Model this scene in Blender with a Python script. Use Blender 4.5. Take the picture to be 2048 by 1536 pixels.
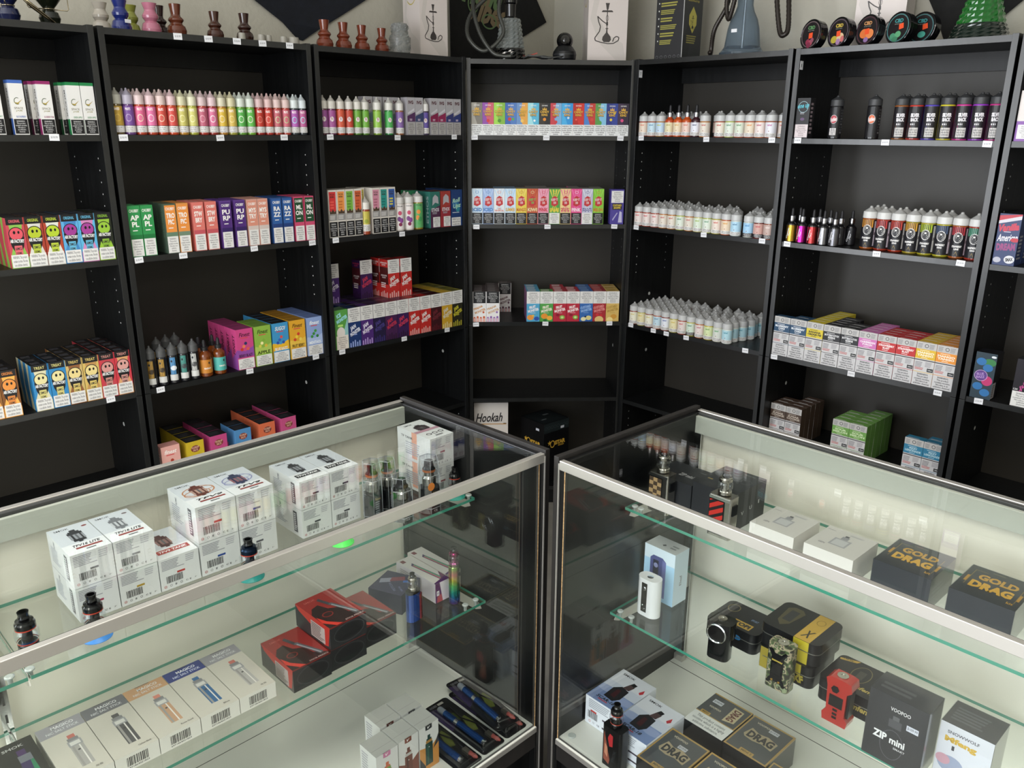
import bpy, math, random
from mathutils import Matrix, Vector, Euler

R = random.Random(7)
PI = math.pi
rad = math.radians
S = bpy.context.scene
COL = S.collection
for o in list(bpy.data.objects):
    bpy.data.objects.remove(o)

# ------------------------------------------------------------ camera
CAMZ = 1.563
cd = bpy.data.cameras.new('camera')
cam = bpy.data.objects.new('camera', cd)
COL.objects.link(cam)
cd.sensor_width = 36
cd.lens = 1642.5 * 36 / 2048
cd.clip_start = .02
cam.matrix_world = Matrix.Translation((0, 0, CAMZ)) @ Matrix.Rotation(rad(90 - 17.204), 4, 'X') @ Matrix.Rotation(rad(.406), 4, 'Z')
S.camera = cam

# ------------------------------------------------------------ world, exposure
wd = bpy.data.worlds.new('daylight')
S.world = wd
wd.use_nodes = True
bg = wd.node_tree.nodes['Background']
bg.inputs[0].default_value = (.78, .88, 1, 1)
bg.inputs[1].default_value = .6
S.view_settings.view_transform = 'Standard'
S.view_settings.look = 'None'
S.view_settings.gamma = 1
S.view_settings.use_curve_mapping = False
S.view_settings.exposure = 0.36
S.cycles.transparent_max_bounces = 24
S.cycles.max_bounces = 8
S.cycles.sample_clamp_indirect = 4

# ------------------------------------------------------------ plan frames
class Frame:
    def __init__(s, x, y, deg):
        s.o = Vector((x, y, 0)); s.a = rad(deg)
        s.X = Vector((math.cos(s.a), math.sin(s.a), 0)); s.Y = Vector((-math.sin(s.a), math.cos(s.a), 0))
    def at(s, x, y, z=0):
        return s.o + s.X * x + s.Y * y + Vector((0, 0, z))
    def shift(s, d):
        q = s.at(d, 0)
        return Frame(q.x, q.y, math.degrees(s.a))
AL, AR = 44.73, -46.6
U = {2: Frame(-1.090, 2.321, AL), 4: Frame(-.178, 3.256, 3.0), 5: Frame(.452, 3.274, AR)}
U[3] = U[2].shift(.647); U[1] = U[2].shift(-.645); U[6] = U[5].shift(.645); U[7] = U[5].shift(1.290)
CL = Frame(.0749, 1.4888, 45)      # left case: items use x = -a
CR = Frame(.0810, 1.4533, -47)     # right case: items use x = a
WORLD = Frame(0, 0, 0)

def area(name, loc, tgt, sx, sy, power, col):
    d = bpy.data.lights.new(name, 'AREA'); d.shape = 'RECTANGLE'; d.size = sx; d.size_y = sy
    d.energy = power; d.color = col
    o = bpy.data.objects.new(name, d); COL.objects.link(o); o.location = loc
    o.rotation_euler = (Vector(tgt) - Vector(loc)).to_track_quat('-Z', 'Y').to_euler()
    return o
# room corners (plan): C inner corner behind the corner bookcase, A and B along the two walls, D behind the camera
Cc = Vector((.179, 4.043, 0)); LX, RX = U[2].X, U[5].X
A_ = Cc - LX * 6.0; B_ = Cc + RX * 6.0; D_ = A_ + RX * 6.0
# daylight through the shop windows
p = Cc - LX * 4.1 + RX * -.02
w1 = area('side_window_daylight', (p.x, p.y, 1.25), (p.x + RX.x, p.y + RX.y, 1.25), 2.2, 2.2, 135, (.93, .96, 1))
p = A_ + RX * 2.6 - LX * .02
w2 = area('shop_window_daylight', (p.x, p.y, 1.45), (p.x + LX.x, p.y + LX.y, 1.45), 4.4, 2.3, 150, (.93, .96, 1))
# ------------------------------------------------------------ materials
def lin(h):
    h = h.lstrip('#')
    if len(h) == 3: h = ''.join(c * 2 for c in h)
    v = [int(h[i:i + 2], 16) / 255 for i in (0, 2, 4)]
    return tuple(c / 12.92 if c < .04045 else ((c + .055) / 1.055) ** 2.4 for c in v) + (1,)
MATS = {}
def pm(name, color, rough=.5, metal=0, coat=0, trans=0, ior=1.45, spec=.5, emis=None, alpha=1):
    if name in MATS: return MATS[name]
    m = bpy.data.materials.new(name); m.use_nodes = True
    b = m.node_tree.nodes['Principled BSDF']
    b.inputs['Base Color'].default_value = lin(color) if isinstance(color, str) else color
    b.inputs['Roughness'].default_value = rough
    b.inputs['Metallic'].default_value = metal
    b.inputs['Coat Weight'].default_value = coat
    b.inputs['Transmission Weight'].default_value = trans
    b.inputs['IOR'].default_value = ior
    b.inputs['Specular IOR Level'].default_value = spec
    b.inputs['Alpha'].default_value = alpha
    if emis:
        b.inputs['Emission Color'].default_value = lin(emis[0]); b.inputs['Emission Strength'].default_value = emis[1]
    MATS[name] = m
    return m
def ink(h, rough=.38):
    if not isinstance(h, str): return h
    return pm('ink_' + h.lstrip('#') + ('' if rough == .38 else '_%d' % (rough * 100)), h, rough)
def nodes(m): return m.node_tree.nodes, m.node_tree.links
def noisy(m, c1, c2, scale=(8, 8, 8), bump=0, rough=None, detail=4, bscale=None):
    n, l = nodes(m); b = n['Principled BSDF']
    tc = n.new('ShaderNodeTexCoord'); mp = n.new('ShaderNodeMapping'); mp.inputs['Scale'].default_value = scale
    nz = n.new('ShaderNodeTexNoise'); nz.inputs['Scale'].default_value = 1; nz.inputs['Detail'].default_value = detail
    l.new(tc.outputs['Object'], mp.inputs[0]); l.new(mp.outputs[0], nz.inputs[0])
    r = n.new('ShaderNodeValToRGB'); r.color_ramp.elements[0].color = lin(c1); r.color_ramp.elements[1].color = lin(c2)
    r.color_ramp.elements[0].position = .3; r.color_ramp.elements[1].position = .7
    l.new(nz.outputs[0], r.inputs[0]); l.new(r.outputs[0], b.inputs['Base Color'])
    if bump:
        bp = n.new('ShaderNodeBump'); bp.inputs['Strength'].default_value = bump; bp.inputs['Distance'].default_value = .004
        src = nz
        if bscale:
            src = n.new('ShaderNodeTexNoise'); src.inputs['Scale'].default_value = bscale; src.inputs['Detail'].default_value = 3
            l.new(tc.outputs['Object'], src.inputs[0])
        l.new(src.outputs[0], bp.inputs['Height']); l.new(bp.outputs[0], b.inputs['Normal'])
    return m
def pane(name, tint=(.975, .99, .985), f0=.045, rough=0.0):
    """thin clear sheet: lets light straight through and mirrors by the Schlick rule"""
    m = bpy.data.materials.new(name); m.use_nodes = True; n, l = nodes(m); n.clear()
    out = n.new('ShaderNodeOutputMaterial'); mix = n.new('ShaderNodeMixShader')
    tr = n.new('ShaderNodeBsdfTransparent'); tr.inputs[0].default_value = tint + (1,)
    gl = n.new('ShaderNodeBsdfGlossy'); gl.inputs['Roughness'].default_value = rough; gl.inputs[0].default_value = (1, 1, 1, 1)
    ge = n.new('ShaderNodeNewGeometry'); dt = n.new('ShaderNodeVectorMath'); dt.operation = 'DOT_PRODUCT'
    l.new(ge.outputs['Normal'], dt.inputs[0]); l.new(ge.outputs['Incoming'], dt.inputs[1])
    def mth(op, a, b=None):
        q = n.new('ShaderNodeMath'); q.operation = op
        for i, v in enumerate((a, b)):
            if v is None: continue
            if isinstance(v, (int, float)): q.inputs[i].default_value = v
            else: l.new(v, q.inputs[i])
        return q.outputs[0]
    c = mth('ABSOLUTE', dt.outputs['Value']); f = mth('POWER', mth('SUBTRACT', 1.0, c), 5.0)
    f = mth('ADD', mth('MULTIPLY', f, 1 - f0), f0)
    l.new(f, mix.inputs[0]); l.new(tr.outputs[0], mix.inputs[1]); l.new(gl.outputs[0], mix.inputs[2]); l.new(mix.outputs[0], out.inputs[0])
    MATS[name] = m
    return m
M_board = noisy(pm('black_woodgrain_laminate', '#0c0c0d', .4, spec=.35), '#08090a', '#121314', (60, 60, 3), .12)
M_back = noisy(pm('black_hardboard', '#26241f', .47, spec=.5), '#282520', '#2d2a25', (5, 5, 2), .04)
M_edge = noisy(pm('black_edge_band', '#1d1f21', .3, spec=.9), '#0e0f10', '#181a1b', (30, 30, 4), .1)
M_wall = noisy(pm('warm_grey_wall_paint', '#b9b5a8', .85), '#b4b0a3', '#bcb8ab', (3, 3, 3), .5, bscale=45)
M_ceil = pm('ceiling_white', '#d9d8d2', .9)
M_floor = noisy(pm('grey_vinyl_floor', '#77746d', .45), '#6d6a64', '#827f78', (6, 6, 6), .05)
M_tag = pm('tag_paper', '#dfe0e4', .6)
M_hole = pm('pale_peg_hole', '#c4c5c2', .6)
M_glass = pane('clear_sheet_glass')
M_gedge = pm('green_glass_edge', '#3f8a74', .12, coat=.3)
M_alu = pm('brushed_aluminium', '#cfccc6', .36, .75)
M_chrome = pm('polished_chrome', '#cfd1d2', .12, 1)
M_white = pm('white_melamine', '#dcdcd2', .45)
M_black = pm('black_plastic', '#0c0c0d', .35)
M_gloss = pm('gloss_black_plastic', '#08080a', .12, coat=.5)
M_clearpl = pane('clear_blister_plastic', (.96, .97, .98), .05, .02)

# ------------------------------------------------------------ text outlines
GL = {}
def glyphs(body, bold=0, shear=0):
    k = (body, bold, shear)
    if k in GL: return GL[k]
    cu = bpy.data.curves.new('lettering', 'FONT')
    cu.body = body; cu.align_x = 'CENTER'; cu.resolution_u = 1 if len(body) > 14 else 2
    cu.offset = bold; cu.shear = shear; cu.space_line = .95
    ob = bpy.data.objects.new('lettering', cu)
    me = bpy.data.meshes.new_from_object(ob)
    vs = [(v.co.x, v.co.y) for v in me.vertices]; fs = [tuple(q.vertices) for q in me.polygons]
    bpy.data.objects.remove(ob); bpy.data.curves.remove(cu); bpy.data.meshes.remove(me)
    if not vs: vs = [(0, 0), (1, 0), (1, 1)]; fs = [(0, 1, 2)]
    x0 = min(v[0] for v in vs); x1 = max(v[0] for v in vs); y0 = min(v[1] for v in vs); y1 = max(v[1] for v in vs)
    vs = [((v[0] - x0) / (x1 - x0) - .5, (v[1] - y0) / max(1e-6, y1 - y0) - .5) for v in vs]
    GL[k] = (vs, fs)
    return GL[k]
WTXT = 'WARNING:\nThis product\ncontains nicotine.\nNicotine is an\naddictive\nchemical.'
WTXT2 = 'WARNING: This product\ncontains nicotine. Nicotine\nis an addictive chemical.'

def clip2(P, W, H):
    for ax, lim, sg in ((0, 0, 1), (0, W, -1), (1, 0, 1), (1, H, -1)):
        out = []
        for i in range(len(P)):
            a, b = P[i - 1], P[i]; da, db = (a[ax] - lim) * sg, (b[ax] - lim) * sg
            if (da >= 0) != (db >= 0): t = da / (da - db); out.append((a[0] + (b[0] - a[0]) * t, a[1] + (b[1] - a[1]) * t))
            if db >= 0: out.append(b)
        P = out
    return P
# ------------------------------------------------------------ mesh builder
class MB:
    def __init__(s): s.v = []; s.f = []; s.mi = []; s.sm = []; s.m = []; s.k = 0
    def mat(s, m):
        m = ink(m)
        if m not in s.m: s.m.append(m)
        return s.m.index(m)
    def add(s, vs, fs, m, smooth=False, M=None):
        b = len(s.v); i = s.mat(m)
        if M is not None: vs = [tuple(M @ Vector(v)) for v in vs]
        s.v += [tuple(v) for v in vs]
        for q in fs: s.f.append(tuple(b + j for j in q)); s.mi.append(i); s.sm.append(smooth)
        return s
    def box(s, x0, y0, z0, x1, y1, z1, m, M=None, edge=None):
        vs = [(x0, y0, z0), (x1, y0, z0), (x1, y1, z0), (x0, y1, z0), (x0, y0, z1), (x1, y0, z1), (x1, y1, z1), (x0, y1, z1)]
        fs = [(0, 3, 2, 1), (4, 5, 6, 7), (0, 1, 5, 4), (1, 2, 6, 5), (2, 3, 7, 6), (3, 0, 4, 7)]
        if edge is None: return s.add(vs, fs, m, M=M)
        s.add(vs, fs[:2], m, M=M); return s.add(vs, fs[2:], edge, M=M)
    def lathe(s, prof, m, seg=18, M=None, caps=True, smooth=True):
        """prof: list of (r, z) or (r, z, mat) - the mat is used for the band that follows"""
        b = []
        n = len(prof)
        for q in prof:
            b += [(q[0] * math.cos(2 * PI * i / seg), q[0] * math.sin(2 * PI * i / seg), q[1]) for i in range(seg)]
        cur = m
        for j in range(n - 1):
            if len(prof[j]) > 2: cur = prof[j][2]
            vs = b[j * seg:(j + 2) * seg]
            fs = [(i, (i + 1) % seg, seg + (i + 1) % seg, seg + i) for i in range(seg)]
            s.add(vs, fs, cur, smooth and abs(prof[j][0] - prof[j + 1][0]) * .25 < abs(prof[j][1] - prof[j + 1][1]), M)
        if caps:
            s.add(b[:seg], [tuple(range(seg))[::-1]], prof[0][2] if len(prof[0]) > 2 else m, M=M)
            s.add(b[-seg:], [tuple(range(seg))], cur, M=M)
        return s
    def prism(s, poly, z0, z1, m, M=None, side=None, smooth=False):
        n = len(poly); vs = [(x, y, z0) for x, y in poly] + [(x, y, z1) for x, y in poly]
        s.add(vs, [tuple(range(n))[::-1], tuple(range(n, 2 * n))], m, M=M)
        return s.add(vs, [(i, (i + 1) % n, n + (i + 1) % n, n + i) for i in range(n)], side or m, smooth, M)
    def tube(s, pts, r, m, seg=8, M=None, closed=False, ridges=0):
        P = [Vector(p) for p in pts]; n = len(P); rings = []; up = Vector((.13, .21, .97))
        for i, p in enumerate(P):
            t = (P[(i + 1) % n] - P[i - 1]) if closed or 0 < i < n - 1 else (P[1] - P[0] if i == 0 else P[-1] - P[-2])
            t.normalize(); u = (up - t * up.dot(t)).normalized(); w = t.cross(u); up = u
            rr = (r[i] if isinstance(r, (list, tuple)) else r) * (1 + (ridges if i % 2 else 0))
            rings += [tuple(p + (u * math.cos(2 * PI * k / seg) + w * math.sin(2 * PI * k / seg)) * rr) for k in range(seg)]
        fs = []
        for i in range(n if closed else n - 1):
            a, b = i * seg, ((i + 1) % n) * seg
            fs += [(a + k, a + (k + 1) % seg, b + (k + 1) % seg, b + k) for k in range(seg)]
        if not closed: fs += [tuple(range(seg))[::-1], tuple(range((n - 1) * seg, n * seg))]
        return s.add(rings, fs, m, True, M)
    # ---- printed faces. P(x, y, off) maps metres on the face to a point
    def paint(s, P, W, H, ops, step=.00002, curved=0):
        for op in ops:
            s.k += 1; off = step * (s.k + 2); k = op[0]
            def q(pts, fs, m): s.add([P(x, y, off) for x, y in pts], fs, m)
            if k == 'r':
                x0, y0, x1, y1 = op[1] * W, op[2] * H, op[3] * W, op[4] * H
                n = max(1, int(abs(x1 - x0) / curved)) if curved else 1
                q([(x0 + (x1 - x0) * i / n, y) for y in (y0, y1) for i in range(n + 1)], [(i, i + 1, n + 2 + i, n + 1 + i) for i in range(n)], op[5])
            elif k == 'e' and not curved:
                cx, cy, rx, ry = op[1] * W, op[2] * H, op[3] * W, op[4] * W
                pts = clip2([(cx + rx * math.cos(2 * PI * i / 20), cy + ry * math.sin(2 * PI * i / 20)) for i in range(20)], W, H)
                if pts: q(pts, [tuple(range(len(pts)))], op[5])
            elif k == 'e':
                cx, cy, rx, ry = op[1] * W, op[2] * H, op[3] * W, op[4] * W
                n = 20; rg = 3 if curved else 1
                pts = [(cx, cy)] + [(cx + rx * j / rg * math.cos(2 * PI * i / n), cy + ry * j / rg * math.sin(2 * PI * i / n)) for j in range(1, rg + 1) for i in range(n)]
                fs = [(0, 1 + i, 1 + (i + 1) % n) for i in range(n)]
                for j in range(rg - 1): fs += [(1 + j * n + i, 1 + j * n + n + i, 1 + j * n + n + (i + 1) % n, 1 + j * n + (i + 1) % n) for i in range(n)]
                q(pts, fs, op[5])
            elif k == 'o':      # ring outline: cx cy rx ry thickness(frac of W) col
                cx, cy, rx, ry, th = op[1] * W, op[2] * H, op[3] * W, op[4] * W, op[5] * W; n = 24
                pts = [(cx + (rx - d) * math.cos(2 * PI * i / n), cy + (ry - d) * math.sin(2 * PI * i / n)) for d in (0, th) for i in range(n)]
                q(pts, [(i, (i + 1) % n, n + (i + 1) % n, n + i) for i in range(n)], op[6])
            elif k == 'p':
                pts = clip2([(x * W, y * H) for x, y in op[1]], W, H)
                if pts: q(pts, [tuple(range(len(pts)))], op[2])
            elif k == 't':      # text cx cy w h col rot bold shear
                body, cx, cy, w, h, c = op[1:7]; rot = rad(op[7]) if len(op) > 7 else 0
                vs, fs = glyphs(body, op[8] if len(op) > 8 else .02, op[9] if len(op) > 9 else 0)
                cr, sr = math.cos(rot), math.sin(rot); w, h = (w * H, h * W) if abs(sr) > .8 else (w * W, h * H)
                q([(cx * W + x * w * cr - y * h * sr, cy * H + x * w * sr + y * h * cr) for x, y in vs], fs, c)
            elif k == 'b':
                x0, y0, x1, y1 = op[1:5]; x = x0; rr = random.Random(3)
                while x < x1:
                    w = rr.choice((.012, .02, .03)) * (x1 - x0) * 1.6
                    q([(x * W, y0 * H), (min(x + w, x1) * W, y0 * H), (min(x + w, x1) * W, y1 * H), (x * W, y1 * H)], [(0, 1, 2, 3)], '#1a1a1c'); x += w + rr.choice((.012, .02)) * (x1 - x0) * 1.8
            elif k == 'l':      # fine print: n ruled lines
                x0, y0, x1, y1, n, c = op[1:7]; rr = random.Random(5)
                for i in range(n):
                    y = y1 - (y1 - y0) * (i + .5) / n; h = (y1 - y0) / n * .28; xe = x1 - (x1 - x0) * rr.random() * .35
                    q([(x0 * W, (y - h) * H), (xe * W, (y - h) * H), (xe * W, (y + h) * H), (x0 * W, (y + h) * H)], [(0, 1, 2, 3)], c)
            elif k == 'w':
                x0, y0, x1, y1, b_, f_ = op[1:7]; t = op[7] if len(op) > 7 else WTXT
                s.paint(P, W, H, [('r', x0, y0, x1, y1, b_), ('t', t, (x0 + x1) / 2, (y0 + y1) / 2, (x1 - x0) * .86, (y1 - y0) * .82, f_, 0, .012)], step, curved)
        return s
    def face(s, w, d, h, f, ops, x=0, y=0, z=0, M=None):
        T = (lambda p: tuple(M @ Vector(p))) if M is not None else (lambda p: p)
        s.k = 0
        if f == 'F': return s.paint(lambda a, b, o: T((x + a, y - o, z + b)), w, h, ops)
        if f == 'B': return s.paint(lambda a, b, o: T((x + w - a, y + d + o, z + b)), w, h, ops)
        if f == 'L': return s.paint(lambda a, b, o: T((x - o, y + d - a, z + b)), d, h, ops)
        if f == 'R': return s.paint(lambda a, b, o: T((x + w + o, y + a, z + b)), d, h, ops)
        if f == 'T': return s.paint(lambda a, b, o: T((x + a, y + b, z + h + o)), w, d, ops)
    def mesh(s, name):
        me = bpy.data.meshes.new(name); me.from_pydata(s.v, [], s.f)
        for m in s.m: me.materials.append(m)
        me.polygons.foreach_set('material_index', s.mi); me.polygons.foreach_set('use_smooth', s.sm)
        me.update(); return me
    def obj(s, name, parent=None, loc=(0, 0, 0), rz=0, bevel=0):
        return new(name, s.mesh(name), parent, loc, rz, bevel)
def new(name, me, parent=None, loc=(0, 0, 0), rz=0, bevel=0):
    o = bpy.data.objects.new(name, me); COL.objects.link(o); o.parent = parent; o.location = loc; o.rotation_euler = (0, 0, rz)
    if bevel:
        b = o.modifiers.new('soft_edges', 'BEVEL'); b.width = bevel; b.segments = 2; b.limit_method = 'ANGLE'; b.angle_limit = .6
    return o
def empty(name, loc=(0, 0, 0), rz=0):
    return new(name, None, None, loc, rz)
def tag(o, label, cat, group=None):
    o['label'] = label; o['category'] = cat
    if group: o['group'] = group
    return o
def struct(o): o['kind'] = 'structure'; return o
def rrect(w, h, r, n=5, x=0, y=0):
    pts = []
    for cx, cy, a0 in ((w - r, r, -90), (w - r, h - r, 0), (r, h - r, 90), (r, r, 180)):
        pts += [(x + cx + r * math.cos(rad(a0 + 90 * i / n)), y + cy + r * math.sin(rad(a0 + 90 * i / n))) for i in range(n + 1)]
    return pts
def setin(o, fr, x, y, z, rot=0):
    q = fr.at(x, y, z); o.location = q; o.rotation_euler = (0, 0, fr.a + rad(rot)); return o
def ordn(i): return ('first', 'second', 'third', 'fourth', 'fifth', 'sixth', 'seventh', 'eighth', 'ninth', 'tenth', 'eleventh', 'twelfth', 'thirteenth', 'fourteenth', 'fifteenth', 'sixteenth', 'seventeenth', 'eighteenth', 'nineteenth', 'twentieth')[i]

# ============================================================ room
def wallbox(name, p, q, z0, z1, holes, m, th=.12, out=1):
    """wall along p->q with rectangular holes (a0, a1, z0, z1); the room is on the right-hand side when out=1"""
    d = q - p; L = d.length; mb = MB()
    xs = [0] + [v for h in holes for v in h[:2]] + [L]
    for i in range(len(xs) - 1):
        a, b = xs[i], xs[i + 1]
        if i % 2 == 0: mb.box(a, 0, z0, b, th * out, z1, m)
        else:
            h = holes[i // 2]; mb.box(a, 0, z0, b, th * out, h[2], m); mb.box(a, 0, h[3], b, th * out, z1, m)
    o = mb.obj(name, None, p, math.atan2(d.y, d.x)); return struct(o)
wallbox('wall_left', A_, Cc, 0, 2.75, [(.8, 3.0, .15, 2.35)], M_wall)
wallbox('wall_right', Cc, B_, 0, 2.75, [], M_wall)
wallbox('wall_front', D_, A_, 0, 2.75, [(1.2, 5.6, .3, 2.6)], M_wall)
wallbox('wall_back', B_, D_, 0, 2.75, [], M_wall)
def slab(name, z, th, m):
    mb = MB(); P = [A_, D_, B_, Cc]; ext = [Vector((p.x, p.y, 0)) for p in P]
    mb.prism([(p.x, p.y) for p in ext], z, z + th, m); return struct(mb.obj(name))
slab('floor', -.05, .05, M_floor); slab('ceiling', 2.75, .05, M_ceil)
M_frame = pm('dark_bronze_frame', '#2a2724', .4, .6)
def winframe(n, fr, x0, x1, z0, z1, cols):
    mb = MB(); t = .03
    mb.box(x0, .03, z0, x1, .07, z0 + t, M_frame); mb.box(x0, .03, z1 - t, x1, .07, z1, M_frame)
    for i in range(cols + 1):
        x = x0 + (x1 - x0 - t) * i / cols; mb.box(x, .03, z0, x + t, .07, z1, M_frame)
    o = mb.obj('window_%d' % n); struct(o); return setin(o, fr, 0, 0, 0)
winframe(1, Frame(A_.x, A_.y, AL), .8, 3.0, .15, 2.35, 2)
dd = A_ - D_
winframe(2, Frame(D_.x, D_.y, math.degrees(math.atan2(dd.y, dd.x))), 1.2, 5.6, .3, 2.6, 4)
# ceiling troffers behind and over the counter
M_diff = pm('lamp_diffuser', '#f4f2ea', .6, emis=('#fff4e2', 2.2))
for i, (x, y) in enumerate(((-.3, .55), (1.5, -.6), (-1.4, -.7))):
    t = empty('ceiling_light', (x, y, 2.70)); mb = MB()
    mb.box(-.31, -.61, 0, .31, -.57, .05, M_white); mb.box(-.31, .57, 0, .31, .61, .05, M_white); mb.box(-.31, -.57, 0, -.27, .57, .05, M_white); mb.box(.27, -.57, 0, .31, .57, .05, M_white)
    mb.obj('frame', t); mb = MB(); mb.box(-.27, -.57, .015, .27, .57, .03, M_diff); mb.obj('diffuser', t)
    tag(t, 'recessed ceiling light, ' + ('over the counter', 'to the right behind the counter', 'to the left behind the counter')[i], 'ceiling light', 'ceiling lights')
    d = bpy.data.lights.new('lamp', 'AREA'); d.shape = 'RECTANGLE'; d.size = .5; d.size_y = 1.1; d.energy = (16, 12, 12)[i]; d.color = (1, .95, .87)
    o = bpy.data.objects.new('lamp', d); COL.objects.link(o); o.location = (x, y, 2.69)

# ============================================================ bookcases
TAGS = {1: [(.503, 1.536), (.548, .81)],
 2: [(.213, 1.805), (.302, 1.805), (.389, 1.805), (.471, 1.805), (.562, 1.805), (.032, 1.535), (.311, 1.534), (.522, 1.535), (.032, 1.2), (.161, 1.2), (.389, 1.2), (.598, 1.2), (.047, .808), (.337, .808), (.583, .81)],
 3: [(.043, 1.536), (.317, 1.534), (.578, 1.536), (.042, 1.2), (.323, 1.199), (.043, .808), (.317, .809), (.528, .809)],
 4: [(.029, 1.534), (.303, 1.534), (.588, 1.534), (.034, 1.198), (.314, 1.199), (.579, 1.2), (.03, .806), (.313, .808), (.576, .808)],
 5: [(.042, 1.536), (.332, 1.535), (.588, 1.536), (.04, 1.202), (.351, 1.202), (.588, 1.203), (.038, .811), (.151, .808), (.214, .807), (.307, .808), (.563, .808)],
 6: [(.036, 1.536), (.32, 1.534), (.602, 1.534), (.037, 1.202), (.34, 1.202), (.585, 1.202), (.033, .808), (.311, .807), (.582, .806)],
 7: [(.052, .808)]}
SH = [1.542, 1.208, .815, .489, .085]
UW, UD, UH = .635, .295, 1.816
NAME = {1: 'leftmost bookcase', 2: 'second bookcase', 3: 'third bookcase', 4: 'corner bookcase', 5: 'fifth bookcase', 6: 'sixth bookcase', 7: 'rightmost bookcase'}
SHN = {1.542: 'top shelf', 1.208: 'second shelf', .815: 'third shelf', .489: 'fourth shelf', .085: 'bottom shelf'}
BL = {1: 'black bookcase at the left edge, holding tall white cartons on top shelf', 2: 'black bookcase under the coloured clay bowls, left wall',
      3: 'black bookcase under four brown clay bowls, left of the corner', 4: 'black bookcase set across the room corner',
      5: 'black bookcase right of the corner, full of small white-capped bottles', 6: 'black bookcase under the round tins on the right wall', 7: 'black bookcase cut by the right edge of the photo'}
tm = MB(); tm.box(-.012, -.0012, -.0085, .012, -.0002, .0085, M_tag); tm.paint(lambda a, b, o: (a - .012, -.0012 - o, b - .0085), .024, .017, [('t', '$18.99', .5, .5, .7, .34, '#77777c', 0, .01)])
TAGME = tm.mesh('price_tag')
for u, fr in U.items():
    t = empty('bookcase', fr.at(0, 0), fr.a); tag(t, BL[u], 'bookcase', 'black bookcases round the corner')
    T = .016
    for sx in (0, UW - T):
        mb = MB(); mb.box(sx, 0, 0, sx + T, UD - .006, .803, M_board); mb.box(sx, 0, .8045, sx + T, UD - .006, UH, M_board)
        mb.box(sx, -.0008, 0, sx + T, 0, .803, M_edge); mb.box(sx, -.0008, .8045, sx + T, 0, UH, M_edge)
        xi, dr = (sx + T + .0003, 1) if sx == 0 else (sx - .0003, -1)
        def disc(y, z, r):
            vs = [(xi, y + r * math.cos(2 * PI * k / 8), z + r * math.sin(2 * PI * k / 8)) for k in range(8)]
            mb.add(vs, [tuple(range(8)) if dr > 0 else tuple(range(8))[::-1]], M_hole)
        for z in SH[:4]:
            if z == .815: continue
            for yy in (.045, .235):
                for k in range(1, 6): disc(yy, z - .03 - .032 * k, .0024)
        for z in (.92, .68): disc(.14, z, .007)
        mb.obj('side_panel', t, bevel=.0008)
    mb = MB(); mb.box(T, .001, UH - .02, UW - T, UD - .006, UH - .003, M_board); mb.box(T, .0002, UH - .02, UW - T, .001, UH - .003, M_edge); mb.obj('top_panel', t)
    for z in SH:
        mb = MB(); mb.box(T, .004, z - .016, UW - T, UD - .008, z, M_board); mb.box(T, .0032, z - .016, UW - T, .004, z, M_edge); mb.obj('shelf', t)
    mb = MB(); mb.box(T, UD - .008, .02, UW - T, UD - .003, UH - .02, M_back); mb.obj('back_panel', t)
    mb = MB(); mb.box(T, UD - .022, UH - .075, UW - T, UD - .008, UH - .02, M_board); mb.obj('back_rail', t)
    mb = MB(); mb.box(T, .02, 0, UW - T, .034, .07, M_board); mb.obj('kick_board', t)
    for x, z in TAGS[u]:
        o = new('price_tag', TAGME, t, (x, .0 if z > 1.7 else .0025, z), 0); o.rotation_euler = (0, R.uniform(-.05, .05), 0); o['label'] = 'white paper price tag'
for u, ch in ((5, '7'), (6, '8')):
    mb = MB(); mb.box(0, 0, 0, .0006, .018, .026, M_tag); mb.paint(lambda a, b, o: (.0006 + o, a, b), .018, .026, [('t', ch, .5, .5, .3, .4, '#333338')])
    o = mb.obj('number_tag', None, (.0165, .003, 1.752)); o['label'] = 'white sticker with a number'
    o.parent = [b for b in bpy.data.objects if b.name.startswith('bookcase') and b.get('label') == BL[u]][0]

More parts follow.
